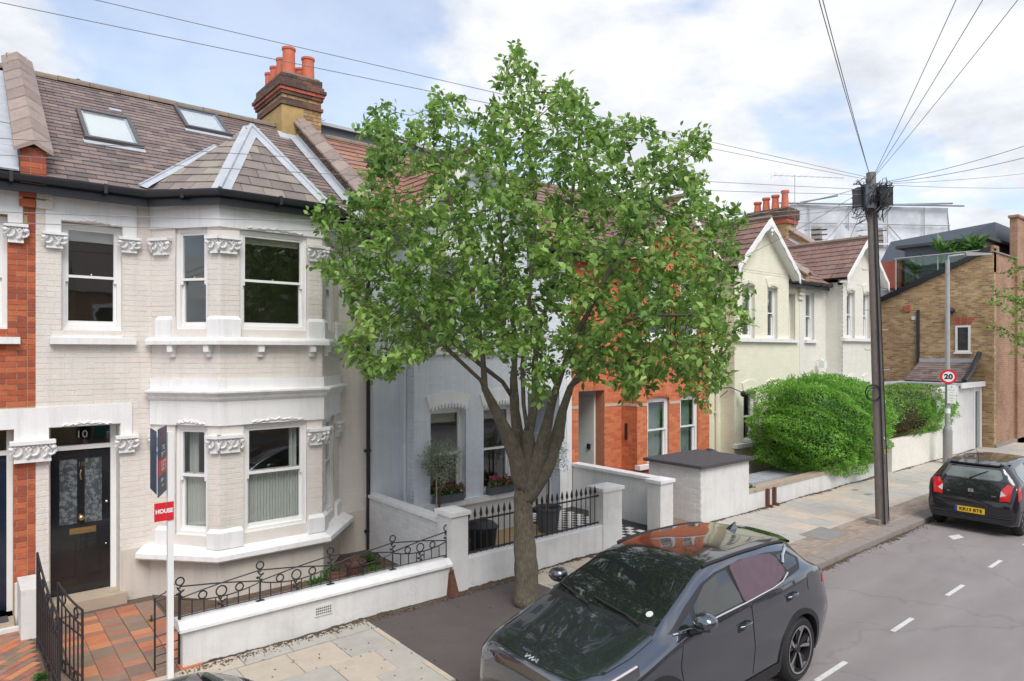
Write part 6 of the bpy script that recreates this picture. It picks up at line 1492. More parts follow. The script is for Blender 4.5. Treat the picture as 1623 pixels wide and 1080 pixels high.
def tree_meshes(t, nodes, par, rtip=.006, rtrunk=.17, expo=2.35, bark='bark', overrides=None):
    n = len(nodes); ch = [[] for _ in range(n)]
    for i, p in enumerate(par):
        if p >= 0: ch[p].append(i)
    w = np.zeros(n)
    for i in range(n - 1, -1, -1):
        w[i] = max(w[i], rtip ** expo if not ch[i] else 0); 
        if par[i] >= 0: w[par[i]] += w[i]
    # nodes are not strictly ordered parent<child for joined limbs, but parents always have lower index
    r = w ** (1 / expo); r = r * min(1.0, rtrunk / r.max()) if r.max() > rtrunk else r
    if overrides: r = overrides(nodes, r)
    thick = MB(); thin = MB(); done = set()
    roots = [i for i in range(n) if par[i] < 0]; stack = [(i, None) for i in roots]
    while stack:
        i, pr = stack.pop(); chain = ([pr] if pr is not None else []) + [i]; cur = i
        while ch[cur]:
            c = sorted(ch[cur], key=lambda k: -r[k]); 
            for k in c[1:]: stack.append((k, cur))
            cur = c[0]; chain.append(cur)
        P = [Vector(nodes[k]) for k in chain]; R = [float(r[k]) for k in chain]
        if pr is not None: R[0] = min(R[0], R[1] * 1.25)
        # split at thickness
        k0 = next((k for k, x in enumerate(R) if x < .017), len(R))
        if k0 > 1: thick.tube(P[:k0 + 1], R[:k0 + 1], 12 if R[0] > .06 else 7)
        if k0 < len(R) - 1 and len(P[max(0, k0):]) > 1: thin.tube(P[max(0, k0 - 0):], R[max(0, k0 - 0):], 4, cap=False)
    a = thick.build('trunk', bark, t, smooth=True, recalc=False); b = thin.build('twigs', 'twig', t, smooth=True, recalc=False)
    return r, ch
def PZ(px, py, dz=0, z0=9.54): return wpx(px, py, z0 + dz)
t1 = thing('street_tree', 'broad leafy street tree with forked grey trunk and yellow green berries', 'tree', (6.22, 7.18, 0))
ORG[t1.name] = Vector((6.22, 7.18, 0))
limbs = [
 [PZ(835, 962), PZ(834, 900), PZ(830, 840), PZ(829, 790), PZ(836, 750)],
 [PZ(833, 775), PZ(818, 722, -.1), PZ(800, 680, -.2), PZ(780, 640, -.35), PZ(762, 603, -.5), PZ(735, 578, -.7), PZ(700, 545, -.9), PZ(660, 500, -1.1), PZ(620, 440, -1.2)],
 [PZ(768, 608, -.45), PZ(765, 560, -.5), PZ(755, 510, -.4), PZ(745, 440, -.5), PZ(720, 350, -.6), PZ(700, 260, -.6)],
 [PZ(834, 768), PZ(824, 712, .12), PZ(816, 650, .3), PZ(814, 600, .5), PZ(818, 540, .7), PZ(800, 440, .9), PZ(790, 330, 1.0), PZ(800, 200, .8)],
 [PZ(810, 627, .4), PZ(796, 605, .2), PZ(770, 585, .0), PZ(740, 560, -.1), PZ(690, 520, .2), PZ(600, 500, .3), PZ(560, 470, .3)],
 [PZ(836, 750), PZ(837, 690, .0), PZ(830, 640, -.1), PZ(828, 580, -.2), PZ(835, 520, -.4), PZ(842, 430, -.5), PZ(850, 330, -.4), PZ(835, 210, -.2), PZ(822, 110, 0), PZ(825, 80, 0)],
 [PZ(837, 690, 0), PZ(848, 640, .2), PZ(846, 590, .5), PZ(855, 520, .9), PZ(885, 430, 1.2), PZ(905, 330, 1.2), PZ(920, 200, .8)],
 [PZ(836, 772), PZ(856, 716, -.08), PZ(868, 670, -.2), PZ(874, 640, -.3), PZ(890, 590, -.6), PZ(915, 530, -.9), PZ(950, 460, -1.2), PZ(985, 390, -1.3), PZ(1020, 300, -1.0)],
 [PZ(836, 785), PZ(866, 735, .06), PZ(884, 690, .2), PZ(892, 650, .3), PZ(905, 612, .4), PZ(945, 585, .4), PZ(1000, 568, .3), PZ(1060, 560, .2), PZ(1120, 575, 0)],
 [PZ(903, 615, .4), PZ(935, 570, .7), PZ(1000, 530, 1.0), PZ(1080, 470, 1.1), PZ(1130, 420, 1.0)],
 [PZ(915, 530, -.9), PZ(960, 520, -1.3), PZ(1020, 500, -1.6), PZ(1090, 500, -1.6)],
]
crown = [(498, 335), (520, 318), (565, 305), (580, 250), (560, 190), (590, 175), (610, 150), (640, 200), (670, 190), (680, 145), (712, 150), (750, 190), (785, 170), (780, 95), (825, 68), (852, 110), (905, 122), (935, 160), (925, 185), (960, 195), (1005, 172), (1060, 222), (1108, 195), (1112, 280), (1125, 318), (1180, 345), (1168, 420), (1197, 505), (1165, 560), (1150, 620), (1105, 660), (1085, 600), (1040, 610), (990, 655), (975, 610), (930, 590), (890, 610), (850, 640), (835, 600), (790, 560), (740, 560), (700, 560), (660, 575), (600, 600), (560, 580), (530, 555), (560, 510), (545, 470), (505, 440), (500, 415), (540, 400), (500, 380)]
rg = np.random.RandomState(11); att = []
holes = [((540, 240), 30), ((745, 205), 24), ((650, 300), 26), ((590, 450), 28), ((880, 520), 24), ((700, 440), 22), ((1010, 240), 22), ((940, 420), 18), ((620, 540), 22), ((1060, 540), 22), ((560, 350), 20)]
while len(att) < 3000:
    x, y = rg.uniform(490, 1200), rg.uniform(65, 665)
    if not in_poly(crown, x, y): continue
    if any(hypot(x - h[0][0], y - h[0][1]) < h[1] for h in holes): continue
    rx = hypot((x - 845) / 360, (y - 400) / 300); 
    if rx < .45 and rg.rand() < .15: continue
    dmax = 2.5 * sqrt(max(.05, 1 - min(1, rx) ** 2)); z = rg.uniform(-dmax, dmax * .95)
    if y > 560 and abs(z) < .9 and 720 < x < 900: continue
    s = 9.54 / (9.54 + z)
    att.append(PZ(835 + (x - 835) , y, z)[:])
while len(att) < 3900:
    x, y = rg.uniform(540, 1150), rg.uniform(420, 600)
    if not in_poly(crown, x, y): continue
    z = rg.uniform(-2.1, 2.1)
    if y > 555 and abs(z) < .9 and 740 < x < 890: continue
    att.append(PZ(x, y, z)[:])
nodes, par = grow(limbs, att, step=.12, infl=1.2, kill=.19, iters=90)
def ov(N_, r):
    # trunk of the real thickness below the fork, flared at the ground
    z = N_[:, 2]; n0 = 0; lump = 1 + .09 * np.sin(N_[:, 0] * 9 + z * 11) * np.sin(z * 7 + 1)
    r = r.copy(); base = np.linalg.norm(N_[:, :2] - np.array([6.22, 7.18]), axis=1) < .45
    m = (z < 1.9) & base; r[m] = .152 + .014 * np.sin(z[m] * 3.1) + .006 * np.clip((z[m] - 1.35) / .5, 0, 1) + .06 * np.clip(1 - z[m] / .22, 0, 1) ** 2
    m2 = (z >= 1.9) & (z < 3.6) & (r > .045); r[m2] = np.clip(np.maximum(r[m2] * 1.05, .105 - .036 * (z[m2] - 1.9)), .04, .12)
    kids_ = {}
    for i in range(len(N_)):
        if par[i] >= 0: kids_.setdefault(int(par[i]), []).append(i)
    for p in sorted(kids_):
        if r[p] > .022:
            q = max(kids_[p], key=lambda k: r[k]); r[q] = max(r[q], r[p] * .895)
    return r * np.where((r > .03) & ((z < 1.5) | (z > 2.1)), lump, 1)
rad, kids = tree_meshes(t1, nodes, par, rtip=.0036, rtrunk=.17, expo=2.08, overrides=ov)
# leaves: rosettes on the fine twigs
tips = [i for i in range(len(nodes)) if rad[i] < .0105 and nodes[i][2] > 2.1]
rg = np.random.RandomState(21); LP, LD, TIP = [], [], []
for i in tips:
    tip = not kids[i]; k = rg.randint(14, 21) if tip else (rg.randint(3, 7) if rg.rand() < .85 else 0)
    if not k: continue
    ax = nodes[i] - nodes[par[i]] if par[i] >= 0 else np.array([0, 0, 1.]); ax = ax / max(1e-6, np.linalg.norm(ax)); ax = ax + np.array([0, 0, .35])
    for q in range(k):
        d = rg.normal(size=3); d -= ax * d.dot(ax) / ax.dot(ax); d /= np.linalg.norm(d); d = d * 1.0 + ax * rg.uniform(-.1, .9) + np.array([0, 0, -.12])
        LP.append(nodes[i] + rg.normal(size=3) * .05); LD.append(d)
LP, LD = np.array(LP), np.array(LD); print('tree nodes', len(nodes), 'leaves', len(LP))
cx = np.array([0, 0, 3.6]); dist = np.linalg.norm(LP - cx, axis=1); order = np.argsort(dist); near = order[:300]; rest = order[300:]
leafcloud('crown', t1, LP[rest], LD[rest], .108, .062, 'leaf', kind='stuff', rng=rg, fold=.16)
one = leafcloud('leaf', t1, np.zeros((1, 3)) + np.array([6.22, 7.18, 0]), np.array([[1., 0, 0]]), .116, .066, 'leaf', rng=np.random.RandomState(1), fold=.16)
lm = one.data; bpy.data.objects.remove(one)
for i in near:
    o = bpy.data.objects.new('leaf', lm); COL.objects.link(o); o.parent = t1; o.location = Vector(LP[i]) - ORG[t1.name]
    q = Vector(LD[i]).to_track_quat('X', 'Z'); o.rotation_mode = 'QUATERNION'; o.rotation_quaternion = q; s = rg.uniform(.75, 1.2); o.scale = (s, s, s)
mb = MB()
bt_ = [i for i in tips if not kids[i]]
for i in rg.choice(bt_, min(150, len(bt_)), replace=False):
    c = nodes[i] + np.array([0, 0, .03])
    for k in range(14):
        p = c + rg.normal(size=3) * .030; r = .0085; a = len(mb.v)
        for q in ((r, 0, 0), (-r, 0, 0), (0, r, 0), (0, -r, 0), (0, 0, r), (0, 0, -r)): mb.v.append(tuple(p + np.array(q)))
        for f in ((0, 2, 4), (2, 1, 4), (1, 3, 4), (3, 0, 4), (2, 0, 5), (1, 2, 5), (3, 1, 5), (0, 3, 5)): mb.f.append(tuple(a + x for x in f)); mb.m.append(0)
mb.build('berries', 'berry', t1, kind='stuff', recalc=False)
# fallen leaves along the wall foot and in the gutter
lit = rg.rand(900, 3); pts = np.stack([1.9 + lit[:, 0] * 5.5, 8.16 - np.abs(rg.normal(size=900)) * .07, np.full(900, .004)], 1)
pts2 = np.stack([9.5 + lit[:, 1] * 8, 5.38 - np.abs(rg.normal(size=900)) * .06, np.full(900, ROADZ + .006)], 1)[:260]
pts3 = np.stack([rg.uniform(.0, 12, 260), rg.uniform(5.8, 8.15, 260), np.full(260, .004)], 1); allp = np.concatenate([pts, pts2, pts3]); dr = rdir(len(allp), rg, 0); dr[:, 2] = np.abs(dr[:, 2]) * .15
leafcloud('fallen_leaves', None, allp, dr, .028, .02, 'leaf_dead', kind='stuff', rng=rg)
# a second street tree, mostly outside the right edge
t2 = thing('street_tree', 'leafy tree whose crown edge reaches in from the right side of the picture', 'tree', (28.6, 5.95, 0)); ORG[t2.name] = Vector((28.6, 5.95, 0))
c2_ = Vector((28.6, 5.95, 4.9)); rg2 = np.random.RandomState(8); att = []
while len(att) < 380:
    p = rg2.uniform(-1, 1, 3)
    if p.dot(p) < 1: att.append((c2_.x + p[0] * 1.9, c2_.y + p[1] * 1.75, c2_.z + p[2] * 2.1))
nd2, pr2 = grow([[Vector((28.6, 5.95, 0)), Vector((28.62, 5.96, 1.6)), Vector((28.6, 5.95, 2.6)), Vector((28.5, 6.0, 3.6)), Vector((28.6, 6, 5))]], att, step=.2, infl=1.6, kill=.35, iters=40)
r2, k2 = tree_meshes(t2, nd2, pr2, rtip=.006, rtrunk=.13)
tp2 = [i for i in range(len(nd2)) if r2[i] < .012 and nd2[i][2] > 2.5]; a = np.repeat(np.array(tp2), 6); leafcloud('crown', t2, nd2[a] + rg2.normal(size=(len(a), 3)) * .07, rdir(len(a), rg2, .3), .15, .085, 'leaf', kind='stuff', rng=rg2)

# ================================================================ PRIVET BUSH AND HEDGE
def bush(label, cen, rx, ry, rz, n, seed, boxy=0, mat='leaf_privet', L=.062, Wd=.036, name='privet_bush', cat='bush', dead=None, spiky=.0):
    t = thing(name, label, cat, (cen[0], cen[1], 0)); rg = np.random.RandomState(seed); ORG[t.name] = Vector((cen[0], cen[1], 0))
    d = rdir(n, rg, 0.0)
    if boxy:
        k = np.maximum(np.abs(d[:, 0]), np.maximum(np.abs(d[:, 1]), np.abs(d[:, 2])))[:, None]; d2 = d / (k ** boxy)
    else: d2 = d
    ph = rg.rand(12) * 6.28
    lump = 1 + .08 * np.sin(d[:, 0] * 7 + ph[0]) * np.sin(d[:, 2] * 6 + ph[1]) + .06 * np.sin(d[:, 0] * 17 + d[:, 1] * 9 + ph[2]) + .035 * np.sin(d[:, 2] * 21 + d[:, 0] * 13 + ph[3]) + .02 * np.sin(d[:, 0] * 45 + d[:, 2] * 38)
    rad = (1 - np.abs(rg.normal(size=n)) * .055) * lump
    P = np.array(cen) + d2 * rad[:, None] * np.array([rx, ry, rz]); dd = d * .9 + rdir(n, rg, .5) * .9
    keep = (P[:, 2] > .22) & (d[:, 1] < .55)
    P, dd = P[keep], dd[keep]
    isd = np.zeros(len(P), bool)
    if dead is not None: isd = dead(P) + rg.normal(size=len(P)) * .12 > 0
    leafcloud('foliage', t, P[~isd], dd[~isd], L, Wd, mat, kind='stuff', rng=rg)
    if isd.any(): leafcloud('dry_foliage', t, P[isd], dd[isd], L * .8, Wd * .6, 'leaf_dead', kind='stuff', rng=rg)
    if spiky:
        m = 700; d = rdir(m, rg, .7); d[:, 1] = -np.abs(d[:, 1]) * .8 + .2; S = np.array(cen) + d * np.array([rx, ry, rz]) * .97; LPs, LDs = [], []; tw = MB()
        for s, q in zip(S, d):
            if s[2] < .4: continue
            q = q * .5 + np.array([rg.normal() * .15, rg.normal() * .15, 1.0]); q /= np.linalg.norm(q); ln = rg.uniform(.10, spiky); tw.tube([tuple(s), tuple(s + q * ln)], .004, 3, cap=False)
            for j in range(12): LPs.append(s + q * ln * j / 11); LDs.append(rdir(1, rg, .6)[0] + q * .3)
        tw.build('shoots', 'leaf_plant', t, recalc=False, kind='stuff'); leafcloud('shoot_leaves', t, np.array(LPs), np.array(LDs), .055, .03, mat, kind='stuff', rng=rg)
    # core with shade put into its colour, keeps the far side from showing through
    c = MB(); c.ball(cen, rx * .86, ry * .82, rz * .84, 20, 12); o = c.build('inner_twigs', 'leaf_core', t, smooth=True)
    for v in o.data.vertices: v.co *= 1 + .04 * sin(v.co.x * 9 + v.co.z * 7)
    return t
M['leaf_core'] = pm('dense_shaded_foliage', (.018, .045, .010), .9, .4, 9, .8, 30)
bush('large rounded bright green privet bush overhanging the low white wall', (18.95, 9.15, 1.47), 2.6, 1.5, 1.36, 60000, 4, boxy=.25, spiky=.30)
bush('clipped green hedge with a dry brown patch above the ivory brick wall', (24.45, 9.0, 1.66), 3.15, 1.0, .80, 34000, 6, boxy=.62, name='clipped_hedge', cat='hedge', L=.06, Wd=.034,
     dead=lambda P: (.62 - np.abs(P[:, 0] - 22.7) * .52 - np.abs(P[:, 2] - 1.35) * .75) * (P[:, 2] < 2.0))
# plants in the front garden
def tuft(label, x, y, z, r, h, n, seed, mat='leaf_plant', L=.16, name='garden_plant', strap=.3):
    t = thing(name, label, 'plant', (x, y, z)); rg = np.random.RandomState(seed); d = rdir(n, rg, .9); P = np.array([x, y, z]) + d * rg.rand(n, 1) * r * .6 * np.array([1, 1, .8]); P[:, 2] = np.maximum(P[:, 2], z + .005)
    leafcloud('leaves', t, P, d, L, L * strap, mat, rng=rg, kind='stuff'); mb = MB(); mb.tube([(x, y, z - .02), (x, y, z + .08)], .012, 5); mb.build('stem', 'twig', t); return t
tuft('spiky green plant behind the railing at the left end of the wall', 2.55, 8.62, .03, .2, .3, 60, 1, L=.30, strap=.12)
tuft('small leafy weed behind the railing below the big window', 2.2, 8.6, .03, .14, .2, 50, 2, L=.14)
for i, (x, y, l) in enumerate(((4.15, 9.6, 'green plant beside the clay pots under the end of the bay'), (4.55, 9.9, 'bushy plant by the clay pots nearest the bay'), (5.05, 9.5, 'leafy plant at the foot of the black downpipe'), (5.3, 10.2, 'low plant against the white brick wall near the house'), (5.3, 8.9, 'low green growth in the garden corner by the pier'), (4.7, 8.8, 'creeping plant just behind the coping'))):
    tuft(l, x, y, .03, .26, .3, 130, 10 + i, L=.12)
tuft('weed growing in the joint between the two front paths', .70, 8.95, .0, .09, .1, 60, 30, L=.08); tuft('tiny weed among the path tiles', 1.98, 9.9, .02, .04, .1, 24, 31, L=.05)
tuft('tuft of ferny leaves growing on the wall top beside the privet bush', 14.0, 8.3, .45, .1, .2, 40, 33, L=.10)
for i, (x, y, r, l) in enumerate(((4.35, 9.35, .13, 'brown flower pot in the garden, left one'), (4.85, 9.75, .15, 'brown flower pot in the garden, right one by the downpipe'))):
    t = thing('flower_pot', l, 'flower pot', (x, y, .03)); mb = MB(); mb.lathe((x, y, .03), [(r * .7, 0), (r, .2), (r * 1.1, .2), (r * 1.1, .25), (r * .9, .25), (r * .85, .2)], 14); mb.build('pot', 'rust', t, auto=40); mb = MB(); mb.lathe((x, y, .23), [(r * .88, 0), (r * .88, .01)], 12); mb.build('compost', 'soil', t)
rgp = np.random.RandomState(77)
def palmish(label, x, y, z, n, h, seed):
    t = thing('terrace_plant', label, 'plant', (x, y, z)); rg = np.random.RandomState(seed); d = rdir(n, rg, .5); leafcloud('fronds', t, np.tile(np.array([[x, y, z + h]]), (n, 1)) + rg.normal(size=(n, 3)) * .12, d, .75, .13, 'leaf_plant', rng=rg, kind='stuff'); mb = MB(); mb.tube([(x, y, z - .3), (x, y, z + h)], .04, 6); mb.build('stem', 'twig', t)
palmish('green palm behind the glass terrace screen', 30.6, 10.7, 6.2, 26, .75, 1); palmish('leafy plant above the middle of the glass screen', 30.7, 9.7, 6.9, 30, .75, 2); palmish('bright leafy plant above the right end of the glass screen', 30.7, 8.7, 7.1, 50, .55, 3)

# ================================================================ HOUSES ACROSS THE STREET
def opposite(x0, x1, label, wall, trim):
    h = thing('terraced_house', label, 'house', ((x0 + x1) / 2, -9, 0)); F = Frame((x1, -9.0, 0), (-1, 0, 0)); W_ = x1 - x0
    hs = [(.6, 1.4, .8, 2.5), (1.9, 2.9, .8, 2.5), (.6, 1.4, 3.8, 5.3), (1.9, 2.9, 3.8, 5.3), (3.7, 4.5, 3.8, 5.3), (3.8, 4.6, .1, 2.5)]
    mb = MB(); wall_mesh(mb, F, 0, W_, -.1, 6.0, hs, t=.3); mb.build('wall', wall, h)
    for q in hs[:5]: 
        m = MB(); m.fb(F, q[0], q[1], q[2], q[3], -.2, -.18); w = m.build('window', 'black_gloss', h); m = MB()
        for r_ in ((q[0], q[0] + .06, q[2], q[3]), (q[1] - .06, q[1], q[2], q[3]), (q[0] + .06, q[1] - .06, (q[2] + q[3]) / 2 - .03, (q[2] + q[3]) / 2 + .03), (q[0] - .1, q[1] + .1, q[2] - .12, q[2]), (q[0] - .1, q[1] + .1, q[3], q[3] + .2)): m.fb(F, *r_, -.17, .03)
        m.build('frame', trim, w)
    m = MB(); m.fb(F, 3.8, 4.6, .1, 2.5, -.25, -.2); m.build('door', 'teal', h)
    m = MB(); m.poly([(x0, -8.8, 5.95), (x1, -8.8, 5.95), (x1, -12.6, 8.5), (x0, -12.6, 8.5)]); m.poly([(x0, -12.6, 8.5), (x1, -12.6, 8.5), (x1, -16, 5.9), (x0, -16, 5.9)]); m.build('roof', 'slate', h)
for i, (a, w, t, l) in enumerate(((-12, 'stock_wall', 'white_wood', 'yellow stock brick house across the street, farthest left'), (-6.8, 'red_wall', 'white_wood', 'red brick house across the street behind the viewer, left'), (-1.6, 'stock_wall', 'white_wood', 'yellow stock brick house across the street opposite the viewer'), (3.6, 'red_wall', 'white_wood', 'red brick house across the street facing the blue house'), (8.8, 'stock_wall', 'white_wood', 'stock brick house across the street facing the orange house'), (14.0, 'cream_render', 'white_wood', 'cream house across the street facing the privet bush'), (19.2, 'red_wall', 'white_wood', 'red brick house across the street, farthest right'))):
    opposite(a, a + 5.18, l, w, t)
mb = MB(); mb.box(-20, 34, -12, -6.6, -.3, 0); mb.build('far_pavement', 'kerb', kind='structure')

# ================================================================ dirt and moss in the angle of wall and pavement
M['moss'] = pm('moss_and_dirt', (.075, .055, .038), .95, .4, 20, .8, 60, dirt=.5, dscale=8, dirtcol=(.10, .10, .04))
rgm = random.Random(9)
def dirtline(x0, x1, y, z=0.0, w=.05, h=.035):
    mb = MB(); n = int((x1 - x0) / .03); P = []
    for i in range(n + 1):
        x = x0 + (x1 - x0) * i / n; a = w * (.35 + rgm.random() ** 2 * 1.3) * (1 + .6 * sin(x * 2.3)); b = h * .45 * (.6 + .5 * rgm.random()) * (1 + .6 * sin(x * 3.1 + 1) + .3 * sin(x * 17)); P.append(((x, y - a, z + .003), (x, y - a * .35, z + .006 + b * .2), (x, y - .004, z + b)))
    for i in range(n):
        for j in range(2): mb.poly([P[i][j], P[i + 1][j], P[i + 1][j + 1], P[i][j + 1]])
    o = mb.build('wall_foot_dirt', 'moss', kind='stuff', smooth=True, recalc=False)
dirtline(1.98, 5.62, 8.218); dirtline(5.64, 9.4, 8.218, w=.07, h=.05); dirtline(11.9, 20.9, 8.196, w=.08); dirtline(21.5, 29.0, 8.146, w=.05)
dirtline(6.95, 33, 5.418, z=ROADZ, w=.07, h=.03)

M['road_patch'] = pm('road_repair_asphalt', (.17,.155,.158), .9, .15, 2, .6, 220, grain=.35, dirt=.3, dscale=1.2, dirtcol=(.23,.21,.21))
t = thing('road_manhole', 'round iron manhole cover in the road beyond the parked SUV', 'manhole cover', (18.6, 3.0, ROADZ))
mb = MB(); mb.lathe((18.6, 3.0, ROADZ), [(.33, .001), (.33, .006)], 28); mb.build('rim', 'steel_grey', t); mb = MB(); mb.lathe((18.6, 3.0, ROADZ), [(.28, .006), (.28, .009)], 28); mb.build('cover_plate', 'rust', t)
rg = np.random.RandomState(44); n = 900
pts = np.stack([rg.uniform(6.5, 30, n), 5.40 - np.abs(rg.normal(size=n)) * .16, np.full(n, ROADZ + .008)], 1); dr = rdir(n, rg, 0); dr[:, 2] = np.abs(dr[:, 2]) * .3
leafcloud('gutter_grit', None, pts, dr, .018, .012, 'leaf_dead', kind='stuff', rng=rg)
# ================================================================ CARS
def carmats():
    M['paint_grey'] = pm('dark_blue_grey_car_paint', (.105, .120, .145), .15, .0, 5, 0, metal=.85, coat=1.0)
    for k_ in ('paint_grey', 'paint_black', 'roof_black'):
        if k_ in M: [n_ for n_ in M[k_].node_tree.nodes if n_.type == 'BSDF_PRINCIPLED'][0].inputs['Coat IOR'].default_value = 1.75
    M['paint_black'] = pm('black_car_paint', (.012, .012, .017), .22, .0, 5, 0, metal=.3, coat=1.0)
    M['roof_black'] = pm('gloss_black_roof', (.014, .014, .017), .12, .0, 5, 0, coat=1.0)
    M['car_glass'] = pm('tinted_car_glass', (.012, .015, .016), .03, .0, 5, 0, spec=.9, coat=.6)
    M['rear_glass'] = pm('pale_rear_glass', (.12, .15, .145), .05, .35, 1.4, 0, spec=.9, coat=.6)
    M['trim_black'] = pm('black_trim', (.018, .018, .020), .5, .08, 20, .2, 150)
    M['gap'] = pm('shut_line', (.004, .004, .005), .8, 0, 5, 0)
    M['tyre'] = pm('tyre_rubber', (.020, .020, .021), .75, .12, 20, .3, 90)
    M['alloy'] = pm('machined_alloy', (.62, .63, .65), .22, .03, 9, 0, metal=1)
    M['tail_red'] = pm('red_tail_lamp', (.55, .008, .015), .12, .05, 5, 0, coat=1)
    M['tail_clear'] = pm('clear_lamp', (.55, .50, .50), .12, .05, 5, 0, coat=1)
    M['eu_blue'] = pm('blue_plate_band', (.02, .06, .35), .4, .03, 5, 0)
carmats()
def interp(xs, ys, x):
    """monotone cubic"""
    xs = np.array(xs, float); ys = np.array(ys, float); h = np.diff(xs); d = np.diff(ys) / h; m = np.zeros(len(xs)); m[0] = d[0]; m[-1] = d[-1]
    for i in range(1, len(xs) - 1): m[i] = 0 if d[i - 1] * d[i] <= 0 else 2 * d[i - 1] * d[i] / (d[i - 1] + d[i])
    i = int(min(max(np.searchsorted(xs, x) - 1, 0), len(h) - 1)); t = (min(max(x, xs[0]), xs[-1]) - xs[i]) / h[i]; t2, t3 = t * t, t ** 3
    return (2 * t3 - 3 * t2 + 1) * ys[i] + (t3 - 2 * t2 + t) * h[i] * m[i] + (-2 * t3 + 3 * t2) * ys[i + 1] + (t3 - t2) * h[i] * m[i + 1]
class Body:
    """lofted car body, x forward=0 nose .. L tail, y>0 is one side, z up"""
    def __init__(s, st):
        s.st = st; s.xs = [r[0] for r in st]; s.L = s.xs[-1]; s.cache = {}
    def ctrl(s, x): return [interp(s.xs, [r[k] for r in s.st], x) for k in range(1, 10)]
    def sec(s, x):
        k = round(x, 4)
        if k in s.cache: return s.cache[k]
        zb, wb, zm, wm, zl, wl, zr, wr, zt = s.ctrl(x)
        C = [(0, zb), (wb * .85, zb), (wb, zb + .04), (wm, zm), (wm * 1.0 * .5 + wl * .5 + .006, (zm + zl) / 2), (wl, zl), ((wl + wr) / 2 + .012, (zl + zr) / 2), (wr, zr), (wr * .86, zr + (zt - zr) * .62), (wr * .5, zt - (zt - zr) * .12), (0, zt)]
        P = []
        for i in range(len(C) - 1):
            p0 = C[max(i - 1, 0)]; p1 = C[i]; p2 = C[i + 1]; p3 = C[min(i + 2, len(C) - 1)]
            if i == 0: p0 = (-C[1][0], C[1][1])
            if i == len(C) - 2: p3 = (-C[-2][0], C[-2][1])
            n = 4
            sharp = i in (0, 1)
            for j in range(n):
                t = j / n
                if sharp: P.append((p1[0] + (p2[0] - p1[0]) * t, p1[1] + (p2[1] - p1[1]) * t)); continue
                q = []
                for a in (0, 1):
                    m1 = (p2[a] - p0[a]) * .42; m2 = (p3[a] - p1[a]) * .42; t2, t3 = t * t, t ** 3
                    q.append((2 * t3 - 3 * t2 + 1) * p1[a] + (t3 - 2 * t2 + t) * m1 + (-2 * t3 + 3 * t2) * p2[a] + (t3 - t2) * m2)
                P.append(tuple(q))
        P.append(C[-1]); s.cache[k] = P; return P
    def side(s, x, z, sg, off=0):
        P = s.sec(x); best = None; lim = 28 + 1
        for i in range(8, 32):
            (a, b), (c, d) = P[i], P[i + 1]
            if min(b, d) - 1e-6 <= z <= max(b, d) + 1e-6 and abs(d - b) > 1e-6:
                y = a + (c - a) * (z - b) / (d - b); best = y; nx, nz = (d - b), -(c - a); l = hypot(nx, nz) or 1; return Vector((x, sg * (y + off * nx / l), z + off * nz / l))
        y = P[8][0] if z < P[8][1] else P[31][0]
        return Vector((x, sg * (y + off), z))
    def top(s, x, y, off=0):
        P = s.sec(x); ya = abs(y)
        for i in range(len(P) - 2, 20, -1):
            (a, b), (c, d) = P[i], P[i + 1]
            if c - 1e-6 <= ya <= a + 1e-6: z = b + (d - b) * (ya - a) / (c - a) if abs(c - a) > 1e-6 else d; break
        else: z = P[28][1]
        e = .02; zx = s.sec(min(x + e, s.L))[-1][1] - s.sec(max(x - e, 0))[-1][1]; sl = zx / (2 * e); n = Vector((-sl, 0, 1)).normalized()
        return Vector((x, y, z)) + n * off
    def shell(s, paint='paint_grey', parent=None, arches=(), dark='trim_black', name='body'):
        xs = sorted(set([round(v, 3) for v in np.linspace(0, s.L, 110)] + [round(v, 3) for v in np.linspace(0, .25, 12)] + [round(s.L - v, 3) for v in np.linspace(0, .3, 14)]))
        mb = MB(); n = None
        for x in xs:
            P = s.sec(x); R = P + [(-a, b) for a, b in P[-2:0:-1]]; n = len(R)
            for a, b in R: mb.v.append((x, a, b))
        for i in range(len(xs) - 1):
            for j in range(n): q = (j + 1) % n; a = i * n; mb.f.append((a + j, a + q, a + n + q, a + n + j)); mb.m.append(0)
        mb.f.append(tuple(range(n))); mb.m.append(0); mb.f.append(tuple(reversed(range((len(xs) - 1) * n, len(xs) * n)))); mb.m.append(0)
        o = mb.build(name, [paint, dark], parent)
        for (ax, az, ar) in arches:
            c = MB(); pr_ = []
            cm = MB(); K = 40
            for sgn in (1, -1):
                k = len(cm.v)
                for yy in (.45, 1.3):
                    for i in range(K): cm.v.append((ax + ar * cos(2 * pi * i / K), sgn * yy, az + ar * sin(2 * pi * i / K)))
                for i in range(K): q = (i + 1) % K; cm.f.append((k + i, k + q, k + K + q, k + K + i)); cm.m.append(0)
                cm.f.append(tuple(range(k, k + K))); cm.m.append(0); cm.f.append(tuple(range(k + K, k + 2 * K))); cm.m.append(0)
            cut = cm.build('cut', dark)
            md = o.modifiers.new('b', 'BOOLEAN'); md.object = cut; md.operation = 'DIFFERENCE'; md.solver = 'EXACT'
            dg = bpy.context.evaluated_depsgraph_get(); dg.update(); me = bpy.data.meshes.new_from_object(o.evaluated_get(dg)); o.modifiers.clear(); o.data = me; bpy.data.objects.remove(cut)
            for p in me.polygons:
                if hypot(p.center.x - ax, p.center.z - az) < ar - .004 and abs(p.center.y) > .40: p.material_index = 1
                elif hypot(p.center.x - ax, p.center.z - az) < ar + .002 and abs(p.normal.y) < .5 and abs(p.center.y) > .44 and p.normal.z < .5 and hypot(p.center.x - ax, p.center.z - az) > ar - .02: p.material_index = 1
        o.data.polygons.foreach_set('use_smooth', [True] * len(o.data.polygons)); o.data.set_sharp_from_angle(angle=radians(38))
        if len(o.data.materials) < 2: o.data.materials.append(M[dark])
        return o
